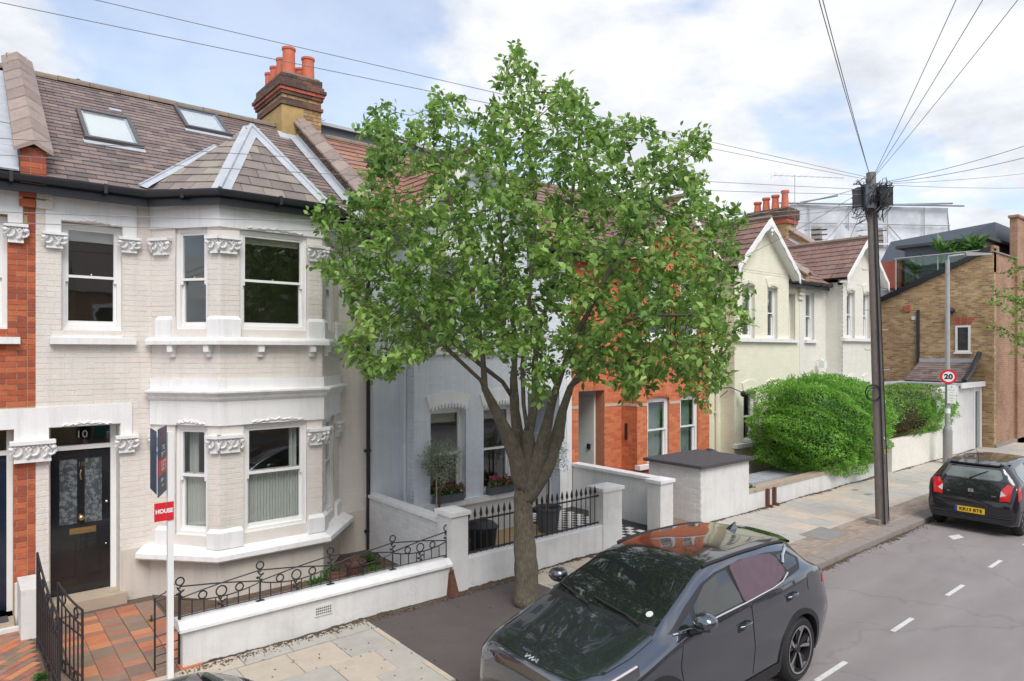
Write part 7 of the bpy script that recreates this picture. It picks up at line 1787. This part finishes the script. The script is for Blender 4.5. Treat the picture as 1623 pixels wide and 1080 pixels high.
    def patch(s, name, poly, mat, parent, mode='side', sg=1, off=.004, grid=.05, thick=.008, extra=None):
        """outline in (x,z) for sides, (x,y) for the top; draped on the body, with an edge"""
        if getattr(s, 'warp', False) and mode == 'side' and min(p[0] for p in poly) > .9: poly = [(_xw(a), _zw(a, b)) for a, b in poly]
        elif getattr(s, 'warp', False) and mode == 'top': poly = [(_xw(a), b) for a, b in poly]
        bm = bmesh.new(); vs_ = [bm.verts.new((a, b, 0)) for a, b in poly]; bm.faces.new(vs_)
        for ax in (0, 1):
            lo = min(p[ax] for p in poly); hi = max(p[ax] for p in poly); g = lo + grid
            while g < hi:
                co = [0, 0, 0]; no = [0, 0, 0]; co[ax] = g; no[ax] = 1
                bmesh.ops.bisect_plane(bm, geom=bm.verts[:] + bm.edges[:] + bm.faces[:], plane_co=co, plane_no=no); g += grid
        f = (lambda a, b, o_: s.side(a, b, sg, o_)) if mode == 'side' else ((lambda a, b, o_: s.top(a, b, o_)) if mode == 'top' else (lambda a, b, o_: s.rear(a, b, o_)))
        bnd = [e for e in bm.edges if e.is_boundary]; me = bpy.data.meshes.new(name)
        mb = MB(); idx = {}
        for v in bm.verts:
            o_ = off + (extra(v.co.x, v.co.y) if extra else 0); idx[v] = len(mb.v); mb.v.append(tuple(f(v.co.x, v.co.y, o_)))
        for fc in bm.faces: mb.f.append(tuple(idx[v] for v in fc.verts)); mb.m.append(0)
        for e in bnd:
            a, b = e.verts; k = len(mb.v); mb.v.append(tuple(f(a.co.x, a.co.y, off - thick))); mb.v.append(tuple(f(b.co.x, b.co.y, off - thick))); mb.f.append((idx[a], idx[b], k + 1, k)); mb.m.append(0)
        bm.free(); o = mb.build(name, mat, parent); o.data.polygons.foreach_set('use_smooth', [True] * len(o.data.polygons)); o.data.set_sharp_from_angle(angle=radians(35)); return o
    def rear(s, y, z, off=0):
        lo, hi = s.L * .6, s.L
        def zt(x):
            P = s.sec(x); ya = min(abs(y), P[28][0] - .001)
            for i in range(len(P) - 2, 20, -1):
                (a, b), (c, d) = P[i], P[i + 1]
                if c - 1e-6 <= ya <= a + 1e-6: return b + (d - b) * (ya - a) / (c - a) if abs(c - a) > 1e-6 else d
            return P[28][1]
        if zt(hi) >= z: x = hi
        else:
            for _ in range(26):
                m = (lo + hi) / 2
                if zt(m) > z: lo = m
                else: hi = m
            x = lo
        return Vector((x + off, y, z))
    def line(s, name, pts, r, mat, parent, mode='side', sg=1, off=.004, n=6, sub=8):
        if getattr(s, 'warp', False) and mode == 'side' and min(p[0] for p in pts) > .9: pts = [(_xw(a), _zw(a, b)) for a, b in pts]
        elif getattr(s, 'warp', False) and mode == 'top': pts = [(_xw(a), b) for a, b in pts]
        P = []
        for i in range(len(pts) - 1):
            for j in range(sub): t = j / sub; P.append((pts[i][0] + (pts[i + 1][0] - pts[i][0]) * t, pts[i][1] + (pts[i + 1][1] - pts[i][1]) * t))
        P.append(pts[-1]); f = {'side': lambda a, b: s.side(a, b, sg, off), 'top': lambda a, b: s.top(a, b, off), 'rear': lambda a, b: s.rear(a, b, off)}[mode]
        mb = MB(); mb.tube([f(a, b) for a, b in P], r, n); return mb.build(name, mat, parent, auto=50)
def wheel(parent, x, y, sg, R=.355, W_=.225, rim=.245, style=0, z=None):
    z = R if z is None else z; mb = MB(); K = 40; prof = [(rim, -W_ / 2 + .01), (R - .045, -W_ / 2), (R - .012, -W_ / 2 + .025), (R, -W_ / 2 + .06), (R, W_ / 2 - .06), (R - .012, W_ / 2 - .025), (R - .045, W_ / 2), (rim, W_ / 2 - .01), (rim - .01, 0)]
    for r, w in prof:
        for i in range(K): a = 2 * pi * i / K; mb.v.append((x + r * cos(a), y + sg * w, z + r * sin(a)))
    for p in range(len(prof)):
        for i in range(K): q = (i + 1) % K; a = p * K; b = ((p + 1) % len(prof)) * K; mb.f.append((a + i, a + q, b + q, b + i)); mb.m.append(0)
    wl_ = mb.build('wheel', 'tyre', parent, auto=35)
    mb = MB()
    def ringm(r0, r1, w0, w1, mi=0):
        k = len(mb.v)
        for r, w in ((r0, w0), (r1, w1)):
            for i in range(K): a = 2 * pi * i / K; mb.v.append((x + r * cos(a), y + sg * w, z + r * sin(a)))
        for i in range(K): q = (i + 1) % K; mb.f.append((k + i, k + q, k + K + q, k + K + i)); mb.m.append(mi)
    ringm(rim + .004, rim - .016, W_ / 2 - .002, W_ / 2 - .004, 1); ringm(rim - .016, rim - .022, W_ / 2 - .004, -.02, 0); ringm(rim - .022, .001, -.02, -.02, 0); ringm(.062, .05, W_ / 2 - .045, W_ / 2 - .028, 0); ringm(.05, .001, W_ / 2 - .028, W_ / 2 - .03, 0); ringm(.062, .075, W_ / 2 - .045, -.02, 0)
    n5 = 5
    for k in range(n5):
        a0 = 2 * pi * k / n5 + .3
        def pt(r, a, w): return (x + r * cos(a0 + a), y + sg * w, z + r * sin(a0 + a))
        if style == 0:
            for (pa, mi) in (([(.05, -.35), (.10, -.30), (rim - .02, -.42), (rim - .015, -.24), (.12, -.05), (.06, .05)], 1), ([(.06, .12), (.12, .02), (rim - .06, -.12), (rim - .015, .10), (rim - .015, .26), (.11, .25)], 0), ([(rim - .07, -.14), (rim - .015, -.20), (rim - .015, .12), (rim - .05, .02)], 1)):
                v = [pt(r, a, W_ / 2 - .012 - .03 * (1 - r / rim) - (.012 if mi == 0 else 0)) for r, a in pa]; u = [pt(r, a, W_ / 2 - .06) for r, a in pa]; c = len(v); q = len(mb.v); mb.v += v + u
                mb.f.append(tuple(q + i for i in range(c))); mb.m.append(mi)
                for i in range(c): j = (i + 1) % c; mb.f.append((q + i, q + j, q + c + j, q + c + i)); mb.m.append(0)
        else:
            pa = [(.05, -.22), (rim - .02, -.14), (rim - .02, .14), (.05, .22)]; v = [pt(r, a, W_ / 2 - .015) for r, a in pa]; u = [pt(r, a, W_ / 2 - .05) for r, a in pa]; q = len(mb.v); mb.v += v + u; mb.f.append(tuple(q + i for i in range(4))); mb.m.append(1)
            for i in range(4): j = (i + 1) % 4; mb.f.append((q + i, q + j, q + 4 + j, q + 4 + i)); mb.m.append(1)
    mb.build('rim', ['trim_black', 'alloy'], wl_); return wl_
def rounded(pts, r=.03, n=4):
    out = []; N = len(pts)
    for i in range(N):
        p0, p1, p2 = Vector(pts[i - 1]), Vector(pts[i]), Vector(pts[(i + 1) % N]); a = (p0 - p1); b = (p2 - p1); ra = min(r, a.length * .45, b.length * .45); s = p1 + a.normalized() * ra; e = p1 + b.normalized() * ra
        for k in range(n + 1): t = k / n; q = s * (1 - t) ** 2 + p1 * 2 * t * (1 - t) + e * t * t; out.append((q.x, q.y))
    return out

# ---------------------------------------------------------------- dark grey SUV
#        x     zb   wb   zm   wm    zl    wl    zr    wr    zt
SUV = Body([
 (0.00, .30, .52, .48, .60, .68, .58, .76, .46, .82),
 (0.05, .24, .66, .48, .72, .73, .70, .84, .58, .895),
 (0.15, .20, .76, .50, .82, .77, .80, .89, .68, .945),
 (0.35, .19, .83, .54, .885, .84, .86, .955, .72, 1.005),
 (0.65, .19, .86, .58, .925, .92, .89, 1.02, .74, 1.07),
 (0.90, .19, .87, .60, .930, .99, .90, 1.09, .74, 1.135),
 (1.06, .19, .87, .61, .925, 1.03, .90, 1.14, .74, 1.18),
 (1.27, .19, .87, .62, .920, 1.06, .90, 1.26, .72, 1.285),
 (1.58, .19, .87, .63, .915, 1.09, .895, 1.38, .68, 1.42),
 (1.93, .19, .87, .64, .912, 1.11, .89, 1.50, .64, 1.56),
 (2.20, .19, .87, .64, .912, 1.12, .89, 1.545, .625, 1.61),
 (2.70, .19, .87, .65, .915, 1.14, .89, 1.56, .62, 1.63),
 (3.25, .19, .87, .66, .925, 1.17, .895, 1.55, .615, 1.62),
 (3.70, .19, .87, .68, .935, 1.21, .895, 1.515, .60, 1.59),
 (3.95, .20, .86, .69, .930, 1.22, .88, 1.47, .575, 1.56),
 (4.12, .22, .85, .70, .920, 1.21, .86, 1.36, .56, 1.45),
 (4.28, .26, .82, .70, .895, 1.16, .83, 1.22, .60, 1.27),
 (4.40, .29, .78, .68, .860, 1.05, .79, 1.09, .62, 1.13),
 (4.47, .33, .72, .66, .800, .94, .74, .98, .62, 1.02),
 (4.51, .38, .64, .64, .720, .84, .66, .88, .56, .92)])
def _xw(x): return float(np.interp(x, [0, .8, 1.2, 2.05, 2.7, 4.6], [0, .70, 1.065, 1.93, 2.64, 4.6]))
def _zw(x, z):
    d = .11 + .05 * min(1, max(0, (x - 1.5) / 2)); w = float(np.interp(z, [.38, 1.02, 1.20, 1.50], [0, 1, .72, 0])); return z + d * w * (1 if x < 4 else .5)
SUV.warp = True
def build_suv():
    t = thing('parked_suv', 'dark blue grey SUV with gloss black roof and mauve mesh on its rear side window', 'car')
    B = SUV; fx, rx_, wr_ = .90, 3.58, .37
    body = B.shell('paint_grey', t, arches=[(fx, .375, .425), (rx_, .375, .425)])
    for sg in (1, -1):
        for (x, a) in ((fx, 'f'), (rx_, 'r')):
            wheel(t, x, sg * .80, sg, R=.378, W_=.235, rim=.272)
            pts = []; mb = MB(); N = 26
            for i in range(N + 1):
                an = -.25 + (pi + .5) * i / N; x0, z0 = x + .425 * cos(an), .375 + .425 * sin(an); x1, z1 = x + .485 * cos(an), .375 + .485 * sin(an)
                p, q = B.side(x0, max(z0, .24), sg, .012), B.side(x1, max(z1, .24), sg, .012); r_ = B.side(x1, max(z1, .24), sg, -.004); u_ = B.side(x0, max(z0, .24), sg, -.04); pts.append((u_, p, q, r_))
            for i in range(N):
                for j in range(3): mb.poly([pts[i][j], pts[i + 1][j], pts[i + 1][j + 1], pts[i][j + 1]])
            mb.build('arch_trim', 'trim_black', body, recalc=True)
        B.patch('sill_trim', [(1.33, .22), (3.15, .22), (3.15, .36), (1.33, .34)], 'trim_black', t, sg=sg, off=.014)
        # doors
        fd = rounded([(1.46, .385), (2.60, .385), (2.62, .62), (2.58, 1.005), (1.42, .985), (1.36, .8)], .05); rd = rounded([(2.615, .385), (3.10, .40), (3.20, .72), (3.50, .88), (3.52, 1.055), (2.60, 1.012), (2.635, .62)], .05)
        for d, lab in ((fd, 0), (rd, 1)):
            o = B.patch('door', d, 'paint_grey', t, sg=sg, off=.006, thick=.014, grid=.06)
            B.line('shut_line', d + [d[0]], .0045, 'gap', o, sg=sg, off=.0005, n=4, sub=3)
            hx = (2.26, .975) if lab == 0 else (3.26, 1.06)
            mb = MB(); mb.tube([B.side(hx[0], hx[1], sg, .012), B.side(hx[0] + .03, hx[1] + .008, sg, .045), B.side(hx[0] + .18, hx[1] + .016, sg, .045), B.side(hx[0] + .21, hx[1] + .02, sg, .012)], [.012, .016, .014, .010], 8); mb.build('door_handle', 'paint_grey', o, auto=60)
            hq = (hx[0] + .04, hx[1] - .118) if lab == 0 else (hx[0], hx[1] - .145)
            B.patch('handle_recess', rounded([(hq[0] + .02, hq[1] - .03), (hq[0] + .18, hq[1] - .02), (hq[0] + .18, hq[1] + .04), (hq[0] + .02, hq[1] + .03)], .03), 'trim_black', o, sg=sg, off=.0085)
        # side glass with black surround
        g0 = [(1.30, 1.045), (1.52, 1.03), (2.70, 1.05), (3.25, 1.085), (3.72, 1.16), (3.88, 1.28), (3.74, 1.44), (3.30, 1.515), (2.75, 1.535), (2.28, 1.505), (2.02, 1.43), (1.66, 1.24)]
        B.patch('window_surround', g0, 'trim_black', t, sg=sg, off=.003)
        fw = rounded([(1.72, 1.062), (2.50, 1.072), (2.46, 1.495), (2.28, 1.478), (2.05, 1.405), (1.76, 1.21)], .02); B.patch('side_window', fw, 'car_glass', t, sg=sg, off=.006)
        B.patch('quarter_window', rounded([(1.42, 1.058), (1.66, 1.062), (1.68, 1.18)], .015), 'car_glass', t, sg=sg, off=.006)
        rw = rounded([(2.60, 1.078), (3.12, 1.10), (3.40, 1.18), (3.36, 1.46), (3.0, 1.505), (2.57, 1.505)], .02); w2 = B.patch('rear_side_window', rw, 'car_glass', t, sg=sg, off=.006)
        B.patch('tail_window', rounded([(3.48, 1.19), (3.74, 1.22), (3.80, 1.30), (3.66, 1.42), (3.46, 1.44)], .03), 'car_glass', t, sg=sg, off=.006)
        if sg == 1:
            sh = rounded([(2.50, 1.055), (2.80, 1.06), (3.14, 1.09), (3.44, 1.18), (3.42, 1.40), (3.34, 1.495), (3.0, 1.53), (2.53, 1.525)], .06)
            s_ = B.patch('mesh_shade', sh, 'mesh_shade', t, sg=sg, off=.018, grid=.018, thick=.02, extra=lambda a, b: .006 * sin((a - b * 1.6) * 42) * min(1, max(0, (a - 2.95) * 2.0)) + .004 * sin(b * 60 + a * 9) * (1 if b < 1.16 else .1)); s_['label'] = 'mauve stretch mesh shade pulled over the rear window'
        B.line('chrome_strip', [(1.34, 1.035), (1.70, 1.036), (2.60, 1.052), (3.05, 1.070), (3.28, 1.10), (3.46, 1.165)], .012, 'chrome', t, sg=sg, off=.010)
        B.line('chrome_strip', [(3.48, 1.30), (3.58, 1.40), (3.80, 1.485)], .016, 'chrome', t, sg=sg, off=.014)
        # mirror
        mb = MB(); c = Vector((1.50, sg * 1.0, 1.265 if sg == 1 else 1.20)); n = 16; prf = [(-.12, .02), (-.105, .065), (-.05, .088), (.03, .085), (.06, .07), (.065, .0)]
        for (dx, r) in prf:
            for i in range(n): a = 2 * pi * i / n; mb.v.append((c.x + dx, c.y + r * 1.30 * cos(a) * (1 + .15 * sg * cos(a)), c.z + r * .95 * sin(a)))
        for i in range(len(prf) - 1):
            for j in range(n): q = (j + 1) % n; a = i * n; mb.f.append((a + j, a + q, a + n + q, a + n + j)); mb.m.append(0)
        mb.f.append(tuple(range(n))); mb.m.append(0); mb.f.append(tuple(range((len(prf) - 1) * n, len(prf) * n))[::-1]); mb.m.append(0)
        mi = mb.build('door_mirror', 'paint_grey', t, smooth=True); mb = MB(); mb.tube([(1.44, sg * .87, 1.12), (1.48, sg * .94, 1.15), (1.50, sg * .98, 1.20)], [.03, .035, .04], 8); mb.build('mirror_arm', 'trim_black', mi)
        mb = MB(); mb.tube([(1.395, sg * .92, 1.21), (1.385, sg * 1.0, 1.20), (1.44, sg * 1.095, 1.215)], .016, 6); mb.build('mirror_trim', 'trim_black', mi)
        # roof rail, headlamp strip, tail lamp
        B.line('roof_rail', [(2.18, .585 * sg), (2.5, .60 * sg), (3.2, .60 * sg), (3.85, .57 * sg)], .017, 'trim_black', t, mode='top', off=.014)
        B.patch('headlamp', rounded([(.10, .74), (.20, .80), (.64, .93), (.70, .985), (.42, .945), (.14, .86)], .01), 'trim_black', t, sg=sg, off=.006)
        if sg == 1: B.line('daylight_strip', [(.20, .885), (.42, .935), (.68, .985)], .012, 'tail_clear', t, sg=sg, off=.010)
        B.patch('tail_lamp', rounded([(4.22, .96), (4.46, .90), (4.46, .99), (4.24, 1.06)], .015), 'tail_red', t, sg=sg, off=.008)
        B.patch('fuel_flap' if sg == 1 else 'rear_panel', rounded([(3.78, .90), (3.98, .91), (3.99, 1.08), (3.79, 1.07)], .06), 'paint_grey', t, sg=sg, off=.005)
    # roof, windscreen, rear glass
    ws = [(1.27, -.70), (1.24, -.4), (1.225, 0), (1.24, .4), (1.27, .70), (1.45, .69), (1.75, .645), (2.03, .60), (2.05, .3), (2.055, 0), (2.05, -.3), (2.03, -.60), (1.75, -.645), (1.45, -.69)]
    B.patch('windscreen', ws, 'car_glass', t, mode='top', off=.005, grid=.05)
    rf = [(2.07, -.585), (2.075, 0), (2.07, .585), (2.4, .575), (3.2, .57), (3.86, .545), (3.92, 0), (3.86, -.545), (3.2, -.57), (2.4, -.575)]
    r_ = B.patch('roof_panel', rf, 'roof_black', t, mode='top', off=.005)
    B.patch('rear_screen', [(4.02, -.50), (4.02, .50), (4.26, .56), (4.26, -.56)], 'car_glass', t, mode='top', off=.006)
    sp = MB(); P = [B.top(3.84, y, .008) for y in np.linspace(-.53, .53, 9)]; Q = [B.top(4.02, y, 0) + Vector((.05, 0, .022)) for y in np.linspace(-.53, .53, 9)]
    for i in range(8): sp.poly([P[i], P[i + 1], Q[i + 1], Q[i]]); sp.poly([P[i] - Vector((-.05, 0, .03)), Q[i] - Vector((0, 0, .03)), Q[i + 1] - Vector((0, 0, .03)), P[i + 1] - Vector((-.05, 0, .03))]); sp.poly([Q[i], Q[i + 1], Q[i + 1] - Vector((0, 0, .03)), Q[i] - Vector((0, 0, .03))])
    sp.build('spoiler', 'paint_grey', t, auto=50)
    mb = MB(); c = B.top(3.62, 0, 0); mb.v = [(c.x - .12, -.035, c.z), (c.x - .12, .035, c.z), (c.x + .07, .03, c.z), (c.x + .07, -.03, c.z), (c.x + .02, -.012, c.z + .065), (c.x + .02, .012, c.z + .065), (c.x + .075, .006, c.z + .085), (c.x + .075, -.006, c.z + .085)]
    mb.f = [(0, 1, 5, 4), (4, 5, 6, 7), (2, 3, 7, 6), (1, 2, 6, 5), (3, 0, 4, 7)]; mb.m = [0] * 5; mb.build('shark_fin', 'paint_grey', t)
    # bonnet panel with shut line, scuttle and wipers
    bn = [(.16, -.55), (.12, -.3), (.10, 0), (.12, .3), (.16, .55), (.42, .70), (.8, .735), (1.14, .74), (1.17, .4), (1.175, 0), (1.17, -.4), (1.14, -.74), (.8, -.735), (.42, -.70)]
    bo = B.patch('bonnet', bn, 'paint_grey', t, mode='top', off=.005, grid=.04, extra=lambda x, y: .011 * math.exp(-((abs(y) - .36 - .14 * x) / .05) ** 2) * min(1, max(0, x - .2) * 3))
    B.line('shut_line', bn + [bn[0]], .005, 'gap', bo, mode='top', off=.0, n=4, sub=3)
    B.patch('scuttle', [(1.175, -.72), (1.175, .72), (1.262, .70), (1.225, 0), (1.262, -.70)][::1], 'trim_black', t, mode='top', off=.003)
    for y0, y1, x1 in ((.55, -.10, 1.30), (-.12, -.66, 1.33)):
        mb = MB(); a = B.top(1.06, y0, .03); b = B.top(x1 - .14, y1, .03); mb.tube([a, B.top(1.10, (y0 * .7 + y1 * .3), .045), b], [.014, .010, .007], 6); mb.tube([B.top(1.11, y0 * .8 + y1 * .2, .018), B.top(x1 - .12, y1 - .05, .018)], .009, 5); mb.build('wiper', 'trim_black', t)
    disc_c = B.top(1.22, .55, .010); mb = MB(); F = Frame(disc_c, (0, 1, 0), (-.5, 0, .86), (.86, 0, .5)); mb.prism(F, [(.038 * cos(i * pi / 9), .038 * sin(i * pi / 9)) for i in range(18)], 0, .002); mb.build('permit_disc', 'voile', t)
    # front face: grille and badge
    gr_ = MB(); gr_.hexa([(-.012, -.50, .40), (-.012, .50, .40), (.10, .52, .40), (.10, -.52, .40), (.03, -.52, .74), (.03, .52, .74), (.12, .52, .74), (.12, -.52, .74)]); gr_.build('grille', 'trim_black', t)
    for i in range(8):
        g_ = MB(); y = -.42 + i * .12; g_.tube([(-.016, y, .44), (.012, y + .05, .60), (.022, y, .72)], .010, 4); g_.tube([(-.016, y + .05, .44), (.012, y, .60), (.022, y + .05, .72)], .010, 4); g_.build('grille_bar', 'chrome' if False else 'black_iron', t)
    # badge letters lie on the bonnet tip, read from the front
    E1 = B.top(.155, 0, 0); E0 = B.top(.09, 0, 0); V = (E1 - E0).normalized(); FBd = Frame(E0 + (E1 - E0) * .2, (0, -1, 0), Vector((0, -1, 0)).cross(V), V)
    if FBd.N.z < 0: FBd = Frame(FBd.O, (0, -1, 0), -FBd.N, V)
    mb = MB(); w = .013
    for (a, b) in (((-.075, 0), (-.075, .045)), ((-.073, .006), (-.040, .045)), ((-.058, .022), (-.022, .0)), ((-.022, 0), (-.012, .045)), ((-.012, .045), (.018, .0)), ((.018, .0), (.034, .045)), ((.034, .045), (.072, .0)), ((.072, 0), (.080, .045))):
        mb.tube([FBd.p(a[0], a[1], .010), FBd.p(b[0], b[1], .010)], .0055, 5)
    mb.build('badge', 'chrome', t)
    return t
suv = build_suv()
suv.location = (3.93, 4.60, ROADZ); suv.scale = (.935, .97, .955)
# driver side (local +y) faces the camera, which is -Y: mirror by turning nose to -X and rotating
# local x runs nose->tail = +X world, local +y must be world -Y  => handled by flipping below
def flip_y(root):
    seen = set()
    def rec(o):
        for c in o.children:
            if c.data and c.data.name not in seen:
                seen.add(c.data.name)
                for v in c.data.vertices: v.co.y = -v.co.y
                c.data.flip_normals()
            rec(c)
    rec(root)
flip_y(suv)

# ---------------------------------------------------------------- small black hatchback, seen from behind
HB = Body([
 (0.00, .28, .50, .42, .58, .58, .56, .66, .44, .70),
 (0.06, .22, .62, .44, .70, .64, .68, .74, .56, .80),
 (0.25, .18, .74, .46, .79, .74, .77, .84, .64, .89),
 (0.70, .18, .78, .50, .815, .86, .78, .93, .66, .98),
 (0.95, .18, .78, .50, .82, .90, .78, 1.02, .66, 1.05),
 (1.35, .18, .78, .50, .82, .93, .78, 1.27, .60, 1.30),
 (1.65, .18, .78, .50, .82, .94, .78, 1.38, .575, 1.44),
 (2.20, .18, .78, .50, .82, .96, .785, 1.40, .57, 1.48),
 (2.80, .18, .78, .50, .822, .99, .79, 1.38, .565, 1.465),
 (3.15, .18, .78, .50, .825, 1.01, .79, 1.34, .56, 1.43),
 (3.26, .19, .775, .50, .82, 1.00, .785, 1.28, .555, 1.38),
 (3.40, .20, .77, .50, .815, .97, .77, 1.04, .60, 1.10),
 (3.47, .22, .75, .50, .80, .86, .75, .90, .62, .93),
 (3.52, .24, .73, .50, .78, .74, .73, .78, .62, .80),
 (3.56, .28, .68, .48, .73, .62, .69, .66, .56, .68)])
def build_hatch(label, detail=True):
    t = thing('parked_hatchback', label, 'car'); B = HB
    body = B.shell('paint_black', t, arches=[(.70, .29, .33), (3.02, .29, .33)])
    for sg in (1, -1):
        for x in (.70, 3.02): wheel(t, x, sg * .70, sg, R=.288, W_=.185, rim=.19, style=1)
        B.patch('side_window', rounded([(1.25, .985), (2.30, 1.0), (2.28, 1.37), (1.72, 1.355), (1.45, 1.20)], .03), 'car_glass', t, sg=sg, off=.005)
        B.patch('rear_side_window', rounded([(2.38, 1.01), (3.02, 1.05), (3.06, 1.20), (2.95, 1.32), (2.36, 1.37)], .04), 'rear_glass', t, sg=sg, off=.005)
        d = rounded([(1.18, .30), (2.32, .30), (2.36, .6), (2.33, .965), (1.16, .95), (1.12, .6)], .05); o = B.patch('door', d, 'paint_black', t, sg=sg, off=.006, thick=.012); B.line('shut_line', d + [d[0]], .004, 'gap', o, sg=sg, off=.0005, n=4, sub=3)
        mb = MB(); c = (1.42, sg * .90, .98); mb.ball(c, .07, .10, .065, 10, 6); mb.tube([(1.36, sg * .80, .94), c], .02, 6); mb.build('door_mirror', 'paint_black', t, smooth=True)
        # tail lamps wrap the corner
        lp_ = [(y * sg, z) for y, z in ((.50, .72), (.665, .735), (.70, 1.02), (.60, 1.05), (.52, .94))]
        B.patch('tail_lamp', lp_, 'tail_red', t, mode='rear', off=.016, grid=.03, thick=.02); B.patch('reverse_lamp', [(y * sg, z) for y, z in ((.505, .80), (.60, .84), (.51, .92))], 'tail_clear', t, mode='rear', off=.02, thick=.01)
        B.patch('tail_lamp_side', rounded([(3.30, .80), (3.44, .74), (3.42, .93), (3.30, 1.04)], .01), 'tail_red', t, sg=sg, off=.008)
    ws = [(1.02, -.60), (1.0, 0), (1.02, .60), (1.3, .58), (1.62, .53), (1.64, 0), (1.62, -.53), (1.3, -.58)]; B.patch('windscreen', ws, 'car_glass', t, mode='top', off=.005)
    B.patch('rear_screen', rounded([(-.56, 1.08), (.56, 1.08), (.60, 1.15), (.52, 1.33), (-.52, 1.33), (-.60, 1.15)], .04), 'car_glass', t, mode='rear', off=.010, grid=.04)
    B.patch('rear_pane', rounded([(-.47, 1.10), (.47, 1.10), (.52, 1.15), (.46, 1.30), (-.46, 1.30), (-.52, 1.15)], .04), 'rear_glass', t, mode='rear', off=.014, grid=.04)
    tg = rounded([(-.50, .70), (.50, .70), (.50, .92), (.60, 1.06), (-.60, 1.06), (-.50, .92)], .03); B.line('shut_line', tg + [tg[0]], .005, 'gap', t, mode='rear', off=.003, n=4, sub=3)
    sp = MB(); P = [B.top(3.10, y, .006) for y in np.linspace(-.56, .56, 9)]; Q = [B.rear(y, 1.375, 0) + Vector((.06, 0, .02)) for y in np.linspace(-.56, .56, 9)]
    for i in range(8):
        sp.poly([P[i], P[i + 1], Q[i + 1], Q[i]]); sp.poly([Q[i], Q[i + 1], Q[i + 1] - Vector((.01, 0, .03)), Q[i] - Vector((.01, 0, .03))]); sp.poly([Q[i] - Vector((.01, 0, .03)), Q[i + 1] - Vector((.01, 0, .03)), P[i + 1] - Vector((-.12, 0, .04)), P[i] - Vector((-.12, 0, .04))])
    sp.build('spoiler', 'paint_black', t, auto=50)
    mb = MB(); a = B.rear(-.05, 1.10, .03); b = B.rear(.26, 1.27, .03); mb.tube([a, b], [.014, .007], 6); mb.build('rear_wiper', 'trim_black', t)
    mb = MB(); c = B.top(3.0, 0, .01); mb.tube([c, c + Vector((.10, 0, .16)), c + Vector((.22, 0, .26))], [.008, .004, .003], 5); mb.build('roof_antenna', 'trim_black', t)
    B.patch('bumper_lower', rounded([(-.68, .26), (.68, .26), (.70, .36), (-.70, .36)], .02), 'trim_black', t, mode='rear', off=.012, thick=.03)
    B.line('bumper_crease', [(-.70, .40), (-.45, .38), (.45, .38), (.70, .40)], .008, 'paint_black', t, mode='rear', off=.010)
    if detail:
        x = 3.595; Fp = Frame((x, 0, 0), (0, 1, 0), (1, 0, 0)); mb = MB(); mb.fb(Fp, -.26, .26, .415, .525, -.02, .004); p = mb.build('number_plate', 'plate_yellow', t); mb = MB(); mb.fb(Fp, -.262, -.215, .414, .526, -.01, .006); mb.build('blue_band', 'eu_blue', p)
        p['tx'] = 1
        mb = MB(); mb.hexa([(x - .06, -.34, .56), (x - .06, .34, .56), (x - .05, .34, .56), (x - .05, -.34, .56), (x - .06, -.30, .40), (x - .06, .30, .40), (x - .0, .30, .40), (x - .0, -.30, .40)])
        q = B.rear(0, .86, .012); mb = MB(); Fb_ = Frame(q, (0, 1, 0), (1, 0, 0)); mb.fb(Fb_, -.045, .045, -.028, .035, 0, .012); bd = mb.build('badge', 'chrome', t)
        mb = MB(); 
        for a_, b_ in (((-.028, .022), (.028, .022)), ((-.028, .004), (.028, .004)), ((-.028, -.014), (.028, -.014))): mb.tube([Fb_.p(*a_, .014), Fb_.p(*b_, .014)], .004, 4)
        mb.build('badge_lines', 'trim_black', bd)
        text_mesh('KR13 BTE', .088, Fp, .022, .470, .006, 'ink', p, bold=.003, width=.40)
        for txt, u in (('mii', -.40), ('toca', .40)):
            q = B.rear(u, .80, .014); text_mesh(txt, .045, Frame((q.x, 0, 0), (0, 1, 0), (1, 0, 0)), u, .80, 0, 'chrome', t)
        mb = MB(); mb.tube([B.rear(-.02, .76, .012), B.rear(.02, .76, .012)], .014, 8); mb.build('tailgate_lock', 'trim_black', t)
    return t
hb = build_hatch('small black hatchback seen from behind at the right edge with yellow number plate KR13 BTE')
hb.rotation_euler = (0, 0, pi); hb.location = (19.53, 4.57, ROADZ)
# another parked car at the lower edge, only its roof reaches into the picture
def copy_tree(o, parent=None):
    c = o.copy(); COL.objects.link(c); c.parent = parent
    for k in list(o.children): copy_tree(k, c)
    return c
hb2 = copy_tree(hb); tag(hb2, 'black car roof just showing at the bottom edge of the picture, left of the white one' if False else 'black car at the bottom edge of the picture with only its roof showing', 'car')
hb2.location = (2.93, 4.58, ROADZ); hb2.rotation_euler = (0, 0, pi)
